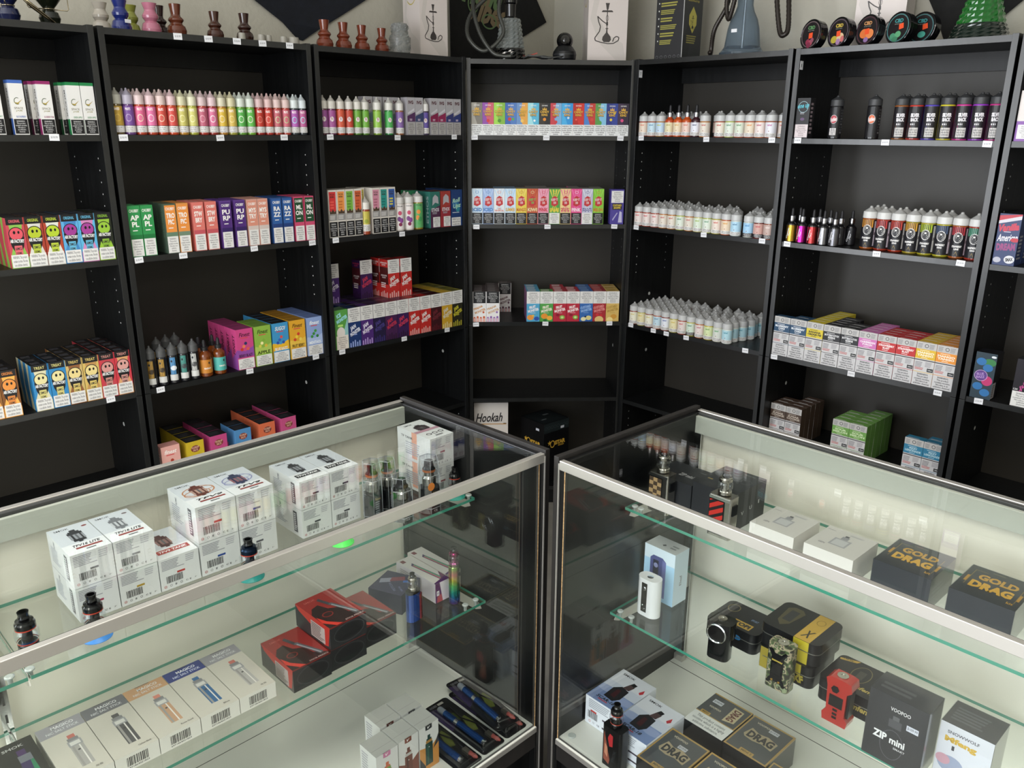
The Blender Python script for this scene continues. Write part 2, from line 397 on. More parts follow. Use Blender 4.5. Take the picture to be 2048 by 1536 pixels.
# ============================================================ glass display cases
CLEN, CDEP, ZT, DK = 1.78, .46, .965, .335
M_cblack = noisy(pm('case_black_laminate', '#1d1a19', .6), '#191716', '#23201e', (40, 40, 4), .06)
M_inner = pm('case_inner_black', '#0d0e0f', .3)
M_chip = noisy(pm('raw_chipboard_edge', '#b08d5e', .8), '#8d6c42', '#c4a478', (200, 200, 200))
M_cream = pm('cream_sliding_panel', '#dedacb', .5)
M_valance = pm('pale_green_white_valance', '#bcbfb4', .5)
M_rail_d = pm('dark_grey_rail_gap', '#3a3b3a', .5, .3)
M_deck = noisy(pm('white_deck_board', '#d5d6cf', .42), '#d2d3cc', '#d9dad3', (4, 4, 4))
M_disc = pm('clear_grey_suction_pad', '#aab0ac', .2, coat=.3)
def build_case(fr, s, label):
    """s = +1: the case runs towards +x, s = -1: towards -x"""
    t = empty('display_case', fr.at(0, 0), fr.a); tag(t, label, 'display case', 'glass display cases')
    def bx(mb, a0, a1, y0, y1, z0, z1, m, **k):
        x0, x1 = sorted((a0 * s, a1 * s)); return mb.box(x0, y0, z0, x1, y1, z1, m, **k)
    for e in (0, 1):
        q = (lambda v: v) if e == 0 else (lambda v: CLEN - v)
        mb = MB(); bx(mb, *sorted((q(0), q(.0125))), 0, CDEP, 0, ZT + .006, M_cblack); bx(mb, *sorted((q(.0145), q(.0245))), .003, CDEP - .01, 0, ZT - .002, M_inner)
        bx(mb, *sorted((q(.0125), q(.0145))), .002, CDEP, 0, ZT - .004, M_inner); mb.obj('end_panel', t, bevel=.0008)
        mb = MB(); bx(mb, *sorted((q(.0124), q(.0148))), -.001, .002, .0, ZT - .006, M_alu); mb.obj('chrome_trim', t)
        mb = MB(); bx(mb, *sorted((q(.0245), q(.0268))), .004, .009, DK, ZT - .018, M_chip); mb.obj('chipboard_strip', t)
    a0, a1 = .0145, CLEN - .0145
    mb = MB(); bx(mb, a0, a1, 0, .0115, ZT - .019, ZT, M_alu); bx(mb, a0 + .004, a1 - .004, .0115, .017, ZT - .012, ZT - .004, M_rail_d); mb.obj('front_top_rail', t, bevel=.001)
    mb = MB(); bx(mb, a0, a1, .447, .46, ZT - .03, ZT, M_alu); bx(mb, a0, a1, .437, .447, ZT - .012, ZT - .002, M_rail_d); mb.obj('back_top_rail', t, bevel=.001)
    mb = MB(); bx(mb, .0245, CLEN - .0245, .428, .436, ZT - .047, ZT - .008, M_valance); mb.obj('back_valance', t)
    for k in (0, 1):
        mb = MB(); b0 = .0245 + (CLEN / 2 - .03) * k; bx(mb, b0, b0 + CLEN / 2 + .0 - .02 * k, .438 + .008 * k, .443 + .008 * k, DK, ZT - .04, M_cream); mb.obj('sliding_door', t)
    mb = MB(); bx(mb, .0245, CLEN - .0245, 0, .437, DK - .012, DK, M_deck); bx(mb, .0245, CLEN - .0245, .0045, .0065, DK, DK + .0003, M_rail_d); bx(mb, .0245, CLEN - .0245, .395, .3965, DK, DK + .0003, M_rail_d); mb.obj('deck', t)
    mb = MB(); bx(mb, .0245, CLEN - .0245, -.0012, -.0002, DK - .0125, DK - .001, M_alu); mb.obj('deck_edge_trim', t)
    mb = MB(); bx(mb, .0245, CLEN - .0245, .003, .015, .28, DK - .014, M_cblack); bx(mb, .0245, CLEN - .0245, .02, .03, .0, .28, M_inner); bx(mb, .0245, CLEN - .0245, .43, .44, 0, DK - .014, M_inner); mb.obj('base_front', t)
    def sheet(name, A0, A1, y0, y1, z0, z1, vert=False, em=None):
        mb = MB(); x0, x1 = sorted((A0 * s, A1 * s))
        vs = [(x0, y0, z0), (x1, y0, z0), (x1, y1, z0), (x0, y1, z0), (x0, y0, z1), (x1, y0, z1), (x1, y1, z1), (x0, y1, z1)]
        fs = [(0, 3, 2, 1), (4, 5, 6, 7), (0, 1, 5, 4), (1, 2, 6, 5), (2, 3, 7, 6), (3, 0, 4, 7)]
        big = (2, 4) if vert else (0, 1)
        for i, f in enumerate(fs): mb.add(vs, [f], M_glass if i in big else (em or M_gedge))
        return mb.obj(name, t)
    sheet('top_glass', .016, CLEN - .016, .0175, .4365, ZT - .0085, ZT - .0035, em=M_rail_d)
    sheet('front_glass', .0272, CLEN - .0272, .0042, .0085, DK + .0005, ZT - .0195, True, em=M_rail_d)
    for z, y0 in ((.815, .185), (.58, .152)):
        for A in ((.031, .886), (.890, CLEN - .031)): sheet('glass_shelf', A[0], A[1], y0, .420, z - .006, z)
    for A in (.036, .888, CLEN - .036):
        mb = MB(); mb.box(A * s - .008, .423, DK + .02, A * s + .008, .427, ZT - .045, M_chrome)
        for z in [DK + .05 + .035 * k for k in range(15)]: mb.box(A * s - .0018, .4222, z, A * s + .0018, .4232, z + .016, M_rail_d)
        bx(mb, *(A - .012, A + .012), .412, .427, DK + .0003, DK + .016, M_alu); mb.obj('shelf_standard', t)
        for z, y0 in ((.815, .185), (.58, .152)):
            mb = MB(); AA = A + .004 if A < .1 else (A - .004 if A > 1.5 else A)
            pts = [(y0 + .012, z - .0065), (y0 + .004, z - .018), (y0 + .02, z - .026), (.423, z - .045), (.423, z - .0065)]
            n = len(pts); vs = [(AA * s - .001, y, zz) for y, zz in pts] + [(AA * s + .001, y, zz) for y, zz in pts]
            mb.add(vs, [tuple(range(n)), tuple(range(n, 2 * n))[::-1]] + [(i, n + i, n + (i + 1) % n, (i + 1) % n) for i in range(n)], M_alu)
            br = mb.obj('shelf_bracket', t)
            for dx in ((-.005, .021) if .5 < A < 1.5 else (((-.006,) if s < 0 and z > .7 else ((.006, .036) if z < .7 else (.004, .020))) if A < .1 else (-.014,))):
                mb = MB(); mb.lathe([(.0035, -.012), (.0035, 0), (.0068, .0003), (.0068, .0022), (.005, .0034)], M_disc, 14, Matrix.Translation((AA * s + dx * s, y0 + .016, z + .0002))); mb.obj('suction_pad', br)
    return t
build_case(CL, -1, 'long glass display case on the left with white boxes on its upper shelf')
rc = build_case(CR, 1, 'long glass display case on the right with two black and gold boxes')
mb = MB(); mb.lathe([(.0085, 0), (.0085, .0014), (.007, .0024)], M_disc, 20); o = mb.obj('rubber_bumper', rc, (.042, .031, DK + .0003)); o['label'] = 'clear round bumper'

# ============================================================ packed boxes in the cases
def pbox(fr, a0, a1, b0, b1, z0, h, base, F=(), T=(), L=(), Rr=(), name='product_box', label='', group=None, rot=0, cat='box', wrap=None, bev=.0006, top=None):
    """box standing at a0..a1 along the case, b0..b1 into it"""
    s = -1 if fr is CL else 1
    x0, x1 = sorted((a0 * s, a1 * s)); w, d = x1 - x0 - (.0006 if not wrap else .0018), b1 - b0 - (.0006 if not wrap else .0018)
    mb = MB(); ox, oy = -w / 2, -d / 2
    mb.box(ox, oy, 0, ox + w, oy + d, h, base)
    for f, ops in (('F', F), ('T', T), ('L', L), ('R', Rr)):
        if ops: mb.face(w, d, h, f, ops, ox, oy, 0)
    if wrap:
        mb.box(ox - .0007, oy - .0007, -.0, ox + w + .0007, oy + d + .0007, h + .001, wrap)
    o = mb.obj(name); tag(o, label, cat, group)
    return setin(o, fr, (x0 + x1) / 2, (b0 + b1) / 2, z0 + .0003, rot)
def tank_art(cx, cy, w, h, c='#2c2c30', g='#8d9095', rot=0):
    """a little drawn tank, upright in a box w x h (fractions)"""
    r = lambda x0, y0, x1, y1, col: ('r', cx + x0 * w, cy + y0 * h, cx + x1 * w, cy + y1 * h, col)
    return [r(-.5, -.3, .5, .18, g), r(-.34, -.3, -.2, .14, c), r(-.05, -.3, .08, .14, '#5a5c60'), r(.25, -.3, .36, .14, c), r(-.5, .15, .5, .32, c), r(-.38, .3, .38, .42, c), r(-.2, .4, .2, .56, c), r(-.42, -.46, .42, -.28, c), r(-.14, -.54, .14, -.44, c)]
def slant(pts, col): return ('p', pts, col)
def ticks(col='#3a3a3e'):
    return [('o', .1, .11, .035, .035, .008, '#b0302c'), ('t', '21', .1, .11, .035, .035, '#b0302c'), ('o', .24, .11, .03, .03, .007, col), ('l', .34, .08, .4, .14, 3, col), ('o', .5, .11, .03, .03, .009, col), ('t', 'C E', .68, .11, .14, .05, col, 0, .01), ('t', 'V', .87, .11, .05, .05, col, -20, .0, .4)]
def smok_front(strip='#3b3b3f'):
    return [('l', .06, .62, .62, .94, 7, '#9a9aa0'), ('l', .66, .7, .95, .94, 4, '#b5b5ba'), ('r', .42, .44, .62, .5, strip), ('b', .14, .2, .56, .42)] + ticks()
def smok_side():
    return [('l', .12, .2, .5, .7, 8, '#a9adb6'), ('t', 'SMOK', .3, .8, .22, .06, '#6b6e75', -90), ('r', .72, .12, .84, .86, '#55565c'), ('l', .735, .16, .825, .8, 9, '#d8d8da')]
def tf_top(title, c='#2c2c30', band=None, dot=None, g='#8d9095', swirl=None):
    o = [('r', 0, 0, 1, 1, '#d9dadb'), ('r', 0, .34, 1, 1, '#c2c6cb'), ('t', 'SMOK', .3, .9, .36, .055, '#3a3a3e', 0, .012)]
    if swirl: o += [('o', .5, .58, .4, .3, .035, swirl), ('o', .42, .5, .33, .2, .03, swirl), ('o', .6, .62, .3, .14, .02, swirl)]
    if dot: o += [('e', .84, .86, .07, .045, dot)]
    o += tank_art(.5, .58, .36, .42, c, g)
    if band: o += [('r', .12, .16, .92, .29, band), ('t', title, .52, .225, .7, .07, '#f0f0f0', 0, .02, .2)]
    else: o += [('t', title, .55, .25, .66, .075, '#26262a', 0, .02, .3), ('r', .25, .14, .88, .185, '#8c3a36'), ('r', .45, .07, .68, .095, '#55565a')]
    return o
W_ = '#dcdddc'; G1 = 'white boxed tanks on the upper shelf'
def smok(a0, a1, lvl, h, top, strip, label, b0=.274, d=.112, z=None):
    z0 = z if z is not None else (.815 if lvl == 0 else .815 + h + .001)
    return pbox(CL, a0, a1, b0, b0 + d, z0, h, W_, smok_front(strip), top, smok_side(), name='tank_box', label=label, group=G1)
A_T = tf_top('TFV16 LITE', dot='#7c2f2c')
smok(.727, .790, 1, .058, A_T, '#55565a', 'white tank box with a red dot on its lid, leftmost of the top layer')
smok(.662, .726, 1, .058, tf_top('TFV16 LITE', c='#6c6e72', g='#b9bbbe', dot='#6a5a5c'), '#77787c', 'white tank box with a grey tank on its lid, second of the top layer')
smok(.727, .790, 0, .058, A_T, '#a03050', 'white tank box with a dark pink strip, underneath the red-dotted lid')
smok(.662, .726, 0, .058, A_T, '#b09030', 'white tank box with a mustard strip, underneath the grey tank lid')
smok(.592, .661, 0, .058, tf_top('TFV9 TANK', c='#4a2e2e', band='#a8423c', g='#8a6a66'), '#b03028', 'white tank box with a red band on its lid, lying between two stacks')
smok(.517, .590, 1, .068, tf_top('TFV9', c='#5c2f28', swirl='#b0764f', g='#a8897c'), '#a8423c', 'large white tank box with a copper swirl printed on its lid', z=.878)
smok(.444, .516, 1, .068, tf_top('TFV9', c='#2f3550', swirl='#7f83a8', g='#8a5a62'), '#2f4a90', 'large white tank box with a blue swirl printed on its lid', z=.878)
smok(.517, .590, 0, .062, A_T, '#2f4a90', 'white tank box with a blue strip, below the copper swirl box')
smok(.444, .516, 0, .062, A_T, '#55565a', 'white tank box mostly behind a small tank, below the blue swirl box')
for (a0, a1, n) in ((.326, .391, 'left'), (.259, .325, 'right')):
    smok(a0, a1, 1, .058, tf_top('TFV9 TANK', band='#2b2b2e', c='#303034'), '#2b2b2e', 'white tank box with a black band on its lid, %s one of the pair' % n)
    smok(a0, a1, 0, .058, A_T, '#44454a', 'white tank box supporting the %s black-banded one' % n)
TFT = [('t', 'SMOK', .3, .88, .34, .06, '#3a3a3e')] + tank_art(.52, .62, .5, .3, '#2a1f22', '#4a3a3c') + [('r', 0, .4, 1, .5, '#b98f9c'), ('o', .3, .24, .1, .09, .03, '#3a2f32'), ('o', .55, .24, .1, .09, .03, '#3a2f32'), ('o', .8, .24, .1, .09, .03, '#3a2f32'), ('l', .4, .08, .8, .14, 2, '#55565a')]
TFS = [('r', .44, .1, .6, 1, '#e0a892'), ('t', 'TF TANK', .3, .78, .36, .08, '#4a4a50'), ('l', .25, .2, .8, .65, 6, '#a9adb6')]
for k, lb in ((1, 'white tank box with a pink stripe across its lid, near the corner end'), (0, 'white tank box under the pink-striped one at the corner end')):
    pbox(CL, .036, .1, .245, .357, .815 + .0665 * k, .066, W_, smok_front('#9a5a60'), TFT, TFS, name='tank_box', label=lb, group=G1)
pbox(CL, .275, .335, .389, .416, .815, .085, '#d5d6d6', (), [('r', .2, .3, .8, .7, '#8a8c90')], (), name='coil_box', label='small white box behind the clear tubes on the upper shelf')

# ---- right case, upper shelf
GD = [('r', 0, 0, 1, 1, '#3a3c40'), ('t', 'VOOPOO', .45, .92, .2, .035, '#8a8468', 0, .01), ('t', 'GOLD', .52, .68, .62, .2, '#c99a3c', 0, .05), ('t', 'DRAG', .5, .4, .66, .24, '#d6a63c', 0, .06), ('t', 'kit', .86, .17, .1, .07, '#c99a3c'),
      ('r', .1, .3, .112, .85, '#8a7440'), ('r', .1, .85, .3, .86, '#8a7440'), ('r', .9, .2, .912, .75, '#8a7440'), ('r', .06, .4, .1, .62, '#b98a34'), ('r', .91, .3, .95, .52, '#b98a34')]
M_wrap = pane('shrink_wrap_film', (.97, .97, .97), .04, .12)
pbox(CR, .519, .615, .240, .347, .815, .061, '#3c3e42', (), GD, (), [('l', .1, .3, .6, .7, 3, '#55575b')], label='black box with gold lettering in shrink wrap, nearer the corner', group='black and gold shrink-wrapped boxes', wrap=M_wrap, name='kit_box')
pbox(CR, .641, .737, .237, .345, .815, .062, '#3c3e42', (), GD, (), [('l', .1, .3, .6, .7, 3, '#55575b')], label='black box with gold lettering in shrink wrap, cut by the right edge', group='black and gold shrink-wrapped boxes', wrap=M_wrap, name='kit_box')
PW = [('r', 0, 0, 1, 1, '#bfbcb6'), ('t', 'VAPORESSO', .12, .86, .17, .03, '#77777a'), ('l', .5, .84, .85, .9, 2, '#9a9a9c'), ('r', .32, .3, .66, .62, '#9b9b9c'), ('r', .36, .34, .62, .58, '#b5b5b5'), ('r', .42, .62, .56, .74, '#8a8b8d'), ('r', .45, .74, .53, .8, '#4a4a4c'), ('t', 'GEN', .22, .26, .13, .06, '#6a6a6e')]
pbox(CR, .293, .383, .227, .325, .815, .05, '#d8d4cd', (), PW, (), (), label='plain white kit box with a grey device drawing, nearer the corner', group='white kit boxes on the right case upper shelf', name='kit_box')
pbox(CR, .402, .493, .227, .325, .815, .05, '#d8d4cd', (), PW, (), (), label='plain white kit box with a grey device drawing, beside the gold lettering', group='white kit boxes on the right case upper shelf', name='kit_box')
pbox(CR, .048, .149, .2445, .332, .815, .068, '#2c2d30', (), [('t', 'VOOPOO', .85, .8, .22, .04, '#8a8a8a'), ('t', 'ZIP mini', .62, .42, .34, .16, '#9c9c9c', 0, .03)], (), label='matte black kit box behind the checkered device', group='matte black kit boxes', name='kit_box')
pbox(CR, .151, .246, .2445, .362, .815, .08, '#2c2d30', [('l', .5, .3, .8, .5, 2, '#6a6a6a')], [('t', 'VOOPOO', .68, .9, .24, .03, '#8a8a8a'), ('o', .8, .62, .12, .12, .015, '#4c4d50'), ('r', .1, .3, .22, .34, '#8a7a50')], (), [('t', 'V', .3, .4, .08, .1, '#c8c8c8'), ('t', 'U', .55, .45, .08, .1, '#b8b8b8'), ('t', 'I', .8, .5, .03, .1, '#c8c8c8')], label='matte black kit box behind the red striped device', group='matte black kit boxes', name='kit_box')

# ---- right case, lower shelf
pbox(CR, .030, .111, .262, .312, .58, .125, '#c9dbe6', [('r', 0, 0, 1, 1, '#a9d0ea'), ('r', 0, .75, 1, 1, '#d5e4ee'), ('p', [(.2, .08), (.72, .08), (.72, .78), (.6, .84), (.3, .84), (.2, .78)], '#4a4f86'), ('r', .3, .1, .48, .76, '#1d2036'), ('e', .39, .66, .07, .07, '#8f94c0'), ('r', .335, .25, .44, .5, '#30345a'), ('p', [(.6, .08), (.72, .08), (.72, .78), (.6, .8)], '#6a70a8')],
     [('r', 0, 0, 1, 1, '#c4c8c9'), ('p', [(.4, .4), (.46, .52), (.52, .4), (.46, .3)], '#55585c'), ('l', .65, .3, .9, .7, 2, '#8a8c90')], (), [('t', 'Eleaf', .5, .45, .2, .16, '#7a8088', 90)], label='tall pale blue box picturing a violet device, behind the white one', name='kit_box')
ZB = [('r', 0, 0, 1, 1, '#2b2c2f'), ('t', 'VOOPOO', .55, .83, .34, .055, '#d8d8d8', 0, .015), ('r', .38, .56, .6, .68, '#4a4b4e'), ('r', .44, .68, .55, .74, '#5a5b5e'), ('o', .48, .3, .2, .3, .012, '#55565a'), ('t', 'ZIP', .27, .38, .24, .11, '#e2e2e2', 0, .04), ('t', 'mini', .57, .37, .26, .1, '#e2e2e2', 0, .03), ('t', 'SMART', .62, .27, .2, .03, '#c8c8c8'), ('r', .68, .62, .88, .7, '#c9ccd6'), ('t', '$109.99', .78, .66, .17, .045, '#3a3a44', 0, .01)]
pbox(CR, .581, .675, .147, .207, .58, .124, '#333437', ZB, [('l', .1, .2, .8, .6, 2, '#505154')], (), (), label='tall shrink-wrapped black box with white lettering and a price sticker', name='kit_box', wrap=M_wrap)
MF = [('r', 0, 0, 1, 1, '#d4d6de'), ('r', 0, .72, 1, 1, '#cfd1d8'), ('e', .3, .3, .25, .2, '#9aa3bc'), ('e', .15, .35, .14, .12, '#c79aa8'), ('e', .7, .25, .22, .2, '#a8b0c4'), ('p', [(.35, 0), (.62, .22), (.9, .12), (.9, 0)], '#3b3d46'), ('e', .68, .28, .12, .08, '#2c2e35'), ('t', 'SNOWWOLF', .45, .86, .6, .055, '#55565e', 0, .02), ('t', 'Mfeng', .42, .72, .6, .13, '#c9a53a', 0, .05), ('t', '1', .3, .6, .05, .08, '#3a3a40')]
pbox(CR, .681, .76, .181, .250, .58, .102, '#3a3b3e', MF, [('l', .1, .2, .9, .8, 5, '#55565a')], (), (), label='black-topped box with a smoky white front, rightmost on the lower shelf', name='kit_box', wrap=M_wrap)

# ---- right case deck
SC = [('r', 0, 0, 1, 1, '#b5bcca'), ('r', 0, 0, 1, .4, '#6f82aa'), ('e', .2, .38, .3, .12, '#8d9bbb'), ('e', .8, .3, .25, .12, '#8795b8'), ('r', 0, .62, 1, 1, '#c3c7cf'), ('t', 'SMOK', .3, .9, .36, .05, '#26262a', 0, .02),
      ('p', [(.3, .2), (.58, .18), (.68, .3), (.66, .56), (.42, .6), (.28, .48)], '#1e1f22'), ('p', [(.4, .28), (.54, .27), (.5, .5), (.4, .5)], '#3c1d20'), ('p', [(.44, .58), (.62, .58), (.66, .72), (.5, .74)], '#4a3a3a'), ('p', [(.5, .74), (.64, .72), (.66, .8), (.54, .82)], '#17181a'), ('p', [(.82, .68), (.88, .8), (.93, .7), (.88, .64)], '#a8323a'), ('t', 'SCAR-18', .45, .13, .52, .07, '#1c1d22', 0, .03, .2), ('r', .28, .065, .55, .085, '#a8323a')]
SF = [('l', .1, .62, .9, .94, 5, '#a9adb6'), ('r', .16, .5, .34, .56, '#c03a36'), ('b', .08, .25, .38, .5), ('r', .52, .4, .9, .46, '#4a4450'), ('r', .52, .12, .9, .18, '#4a4450'), ('o', .14, .13, .03, .03, .008, '#c03a36'), ('o', .26, .13, .025, .025, .006, '#4a4450'), ('t', 'CE', .4, .13, .08, .06, '#4a4450')]
pbox(CR, .029, .121, .086, .212, DK, .07, '#e2e6ee', SF, SC, (), (), label='white and blue kit box with a dark device, against the case end', group='white and blue kit boxes on the deck', name='kit_box')
pbox(CR, .123, .215, .058, .184, DK, .07, '#e2e6ee', SF, SC, (), (), label='white and blue kit box with a dark device, behind the red and black mod', group='white and blue kit boxes on the deck', name='kit_box')
def drag(title=True, sticker=(.5, .72)):
    o = [('r', 0, 0, 1, 1, '#a98a4e'), ('r', .035, .035, .965, .965, '#4c4e50'), ('t', 'VOOPOO', .36, .86, .36, .05, '#c9c0a8', 0, .02)]
    o += [('r', sticker[0], sticker[1], sticker[0] + .22, sticker[1] + .09, '#b9bcc2'), ('t', '$119.99', sticker[0] + .11, sticker[1] + .045, .18, .045, '#44454c', 0, .01)]
    o += [('p', [(.2, .4), (.14, .46), (.2, .68), (.4, .62), (.6, .66), (.86, .6), (.84, .38), (.6, .42), (.4, .38)], '#a5977a'), ('t', 'DRAG', .51, .52, .6, .19, '#2a2a2c', 0, .05)]
    return o + [('r', .34, .035, .66, .12, '#a98a4e'), ('t', 'MINI 2', .5, .075, .24, .05, '#5a4a2a')]
for i, (a0, a1, b0, b1, lb, st) in enumerate(((.307, .402, .184, .302, 'dark grey and gold kit box, middle one in the block of gold-edged boxes', (.5, .78)), (.215, .306, .026, .144, 'dark grey and gold kit box in front, closest to the two blue boxes', (.44, .66)), (.309, .402, .062, .182, 'dark grey and gold kit box at the bottom edge of the photo', (.5, .7)), (.405, .48, .09, .21, 'dark grey and gold kit box, only its corner in view', (.5, .7)))):
    if i == 2: b0, b1 = .026, .144
    pbox(CR, a0, a1, b0, b1, DK, .065, '#232426', [('r', 0, .0, 1, .02, '#a98a4e')], drag(True, st), (), [('r', 0, .95, 1, 1, '#a98a4e')], label=lb, group='grey and gold kit boxes', wrap=M_wrap if i != 2 else None, name='kit_box')
DR2 = [('r', 0, 0, 1, 1, '#4c4e50'), ('r', 0, 0, 1, .36, '#c9cbc8'), ('t', 'This product contains\nnicotine which is a highly\naddictive substance.', .5, .18, .82, .26, '#4a4c50', 0, .01), ('r', 0, .36, 1, .38, '#a98a4e'), ('r', 0, .97, 1, 1, '#a98a4e'), ('r', .97, .36, 1, 1, '#a98a4e'), ('t', 'VOOPOO', .3, .62, .3, .05, '#c9c0a8', 0, .02), ('r', .12, .74, .36, .85, '#b9bcc2'), ('t', '$109.99', .24, .795, .2, .05, '#44454c'), ('p', [(.62, .44), (.6, .9), (.86, .88), (.88, .5)], '#b5a888'), ('t', 'DRAG', .74, .68, .34, .18, '#5c2a26', -90, .04), ('r', .1, .38, .34, .45, '#a98a4e'), ('t', 'MINI', .22, .415, .16, .04, '#5a4a2a')]
pbox(CR, .213, .305, .184, .302, DK, .065, '#1b1c1e', (), DR2, (), (), label='grey kit box with a white nicotine notice across its lid', name='kit_box')

# ---- left case, lower shelf
RB = [('r', 0, 0, 1, 1, '#8f2a28'), ('t', 'SMOK', .28, .88, .3, .05, '#b8625c', 0, .01), ('p', [(0, .5), (.14, .66), (.34, .7), (.44, .5), (.66, .42), (.72, .2), (.9, .1), (1, .06), (1, 0), (0, 0)], '#2a1b1c'), ('p', [(.02, .4), (.12, .2), (.3, .04), (.36, 0), (.2, 0), (0, .2)], '#c8362c'), ('o', .3, .36, .14, .11, .03, '#7c2622'),
      ('p', [(.42, .82), (.5, .86), (.62, .6), (.54, .56)], '#3c3e44'), ('p', [(.54, .6), (.64, .62), (.92, .12), (.82, .08)], '#55585e'), ('p', [(.58, .56), (.61, .57), (.87, .12), (.84, .11)], '#9a9da2'), ('t', 'STICK PRINCE', .72, .03, .5, .035, '#c9a5a0', 0, .01)]
RF = [('r', 0, 0, 1, 1, '#262628'), ('r', 0, .94, 1, 1, '#7c2420'), ('o', .52, .5, .42, .24, .01, '#4c4d50'), ('e', .52, .5, .38, .2, '#1a1a1c')]
RL = [('r', 0, 0, 1, 1, '#343436'), ('p', [(0, 1), (1, 1), (.94, .12), (.82, .05), (.5, .55), (.1, .8)], '#b5322a'), ('r', .45, .1, .85, .8, '#b5a8a4'), ('l', .47, .14, .83, .76, 8, '#6a5c5a')]
G3 = 'red and black kit boxes in the left case'
for a0, a1, b0, b1, z, rot, lb in ((.411, .4925, .168, .285, .58, 0, 'red and black kit box at the left of the bottom layer'), (.328, .410, .173, .29, .58, 0, 'red and black kit box underneath the top one'), (.328, .4105, .171, .29, .6285, 1, 'red and black kit box on top of the other red ones'), (.243, .325, .189, .306, .58, 0, 'red and black kit box at the right of the stack, behind it')):
    pbox(CL, a0, a1, b0, b1, z, .048, '#262628', RF, RB, RL, (), name='kit_box', label=lb, group=G3, rot=rot, wrap=M_wrap if rot == 0 else None)
pbox(CL, .135, .215, .245, .327, .58, .046, '#26243e', [('r', .1, .1, .9, .9, '#1f1d34')], [('r', 0, 0, 1, 1, '#2b2a48'), ('t', 'SMOK', .3, .2, .3, .06, '#6a6a90', 50), ('t', 'FETCH', .3, .45, .44, .07, '#6a6a90', 50), ('p', [(.35, .88), (.55, .95), (.7, .7), (.5, .62)], '#8a8ca0'), ('p', [(.52, .66), (.72, .7), (.9, .4), (.72, .3)], '#7a2f40'), ('p', [(.6, .3), (.7, .34), (.8, .1), (.7, .06)], '#3a66b0')], (), (), name='kit_box', label='dark violet box turned at an angle behind the blue mod', rot=22)
VP = [('r', 0, 0, 1, 1, '#c9c6c2'), ('r', .1, .86, .34, .95, '#6a2430'), ('p', [(.3, .72), (.5, .78), (.8, .1), (.55, .06)], '#3c2c58'), ('p', [(.42, .7), (.5, .72), (.76, .12), (.68, .1)], '#4f9a78'), ('p', [(.36, .7), (.42, .71), (.66, .1), (.6, .08)], '#c05a6a'), ('p', [(1, 0), (1, .3), (.5, 0)], '#5a1f4a'), ('p', [(0, 0), (1, 0), (1, .12), (0, .03)], '#4a1f5a')]
VF = [('r', 0, 0, 1, 1, '#d9cdd6'), ('p', [(0, 0), (.5, 0), (.3, 1), (0, 1)], '#5a2a5c'), ('p', [(.1, 0), (.5, 0), (.4, .4), (.12, .3)], '#b0505a'), ('r', .08, .35, .26, .6, '#e0dde0'), ('t', 'V', .17, .47, .1, .14, '#5a2a5c')]
pbox(CL, .0765, .118, .217, .355, .58, .047, '#cfc9cf', VF, VP, [('l', .1, .3, .7, .8, 5, '#a5a0a8')], (), name='kit_box', label='white box picturing a rainbow pen, front one of the two', group='white rainbow pen boxes')
pbox(CL, .033, .0745, .232, .37, .58, .047, '#cfc9c2', [('r', 0, 0, 1, 1, '#b9b2a4'), ('r', .1, .48, .9, .5, '#8a8478')], VP, (), (), name='kit_box', label='white box picturing a rainbow pen, back one at the case end', group='white rainbow pen boxes')
def magico(c, pc, tip, title):
    T = [('r', 0, 0, 1, 1, '#b9b5ab'), ('r', 0, .8, 1, 1, c), ('t', 'MAGICO', .56, .93, .5, .05, '#d5d6d8' if c != '#2c3c78' else '#e8eaf2', 0, .02), ('t', 'NIC SALT STICK', .52, .86, .72, .04, '#c9cacd' if c != '#2c3c78' else '#d8dcf0', 0, .01), ('r', .3, .985, .66, .995, '#4a4a4c')]
    P = lambda x0, y0, x1, y1: [(x0, y0), (x1, y0), (x1, y1), (x0, y1)]
    T += [('p', P(.44, .14, .72, .5), pc), ('p', P(.47, .14, .52, .5), '#8d8b88'), ('p', P(.62, .14, .65, .5), '#d0cdc8'), ('p', P(.43, .5, .73, .6), '#8f9092'), ('p', P(.47, .52, .69, .58), '#c4c3bf'), ('p', P(.46, .6, .7, .65), '#77787a'), ('p', P(.5, .65, .66, .71), tip), ('e', .58, .42, .03, .03, '#3a3a3c')]
    return T + [('t', title, .74, .06, .3 if len(title) > 5 else .16, .025, '#5a5852')]
MFN = [('r', 0, 0, 1, 1, '#dedbd2'), ('b', .25, .26, .75, .8), ('t', '6971864021823', .5, .16, .5, .1, '#4a4a4c')]
for i, (c, pc, tip, tt, cl, n) in enumerate((('#8d8c92', '#a5a3a0', '#b0665c', 'SS', 'pale grey', 'rightmost'), ('#2c3c78', '#2c5c88', '#2c5c88', 'Blue', 'blue', 'second from the right'), ('#b8906c', '#b08c70', '#c07a6a', 'Rose Gold', 'tan', 'in the middle'), ('#66676c', '#4c4d4f', '#4a4a4c', 'Carbon Black', 'dark grey', 'second from the left'), ('#8d8c92', '#9b9996', '#b0665c', 'SS', 'pale grey', 'leftmost'))):
    a = .518 + .0701 * i
    pbox(CL, a, a + .0694, .185, .343, .58, .031, '#cfccc2', MFN, magico(c, pc, tip, tt), (), (), name='pen_kit_box', label='flat white pen kit box with a %s band, %s of five' % (cl, n), group='flat white pen kit boxes in a row')
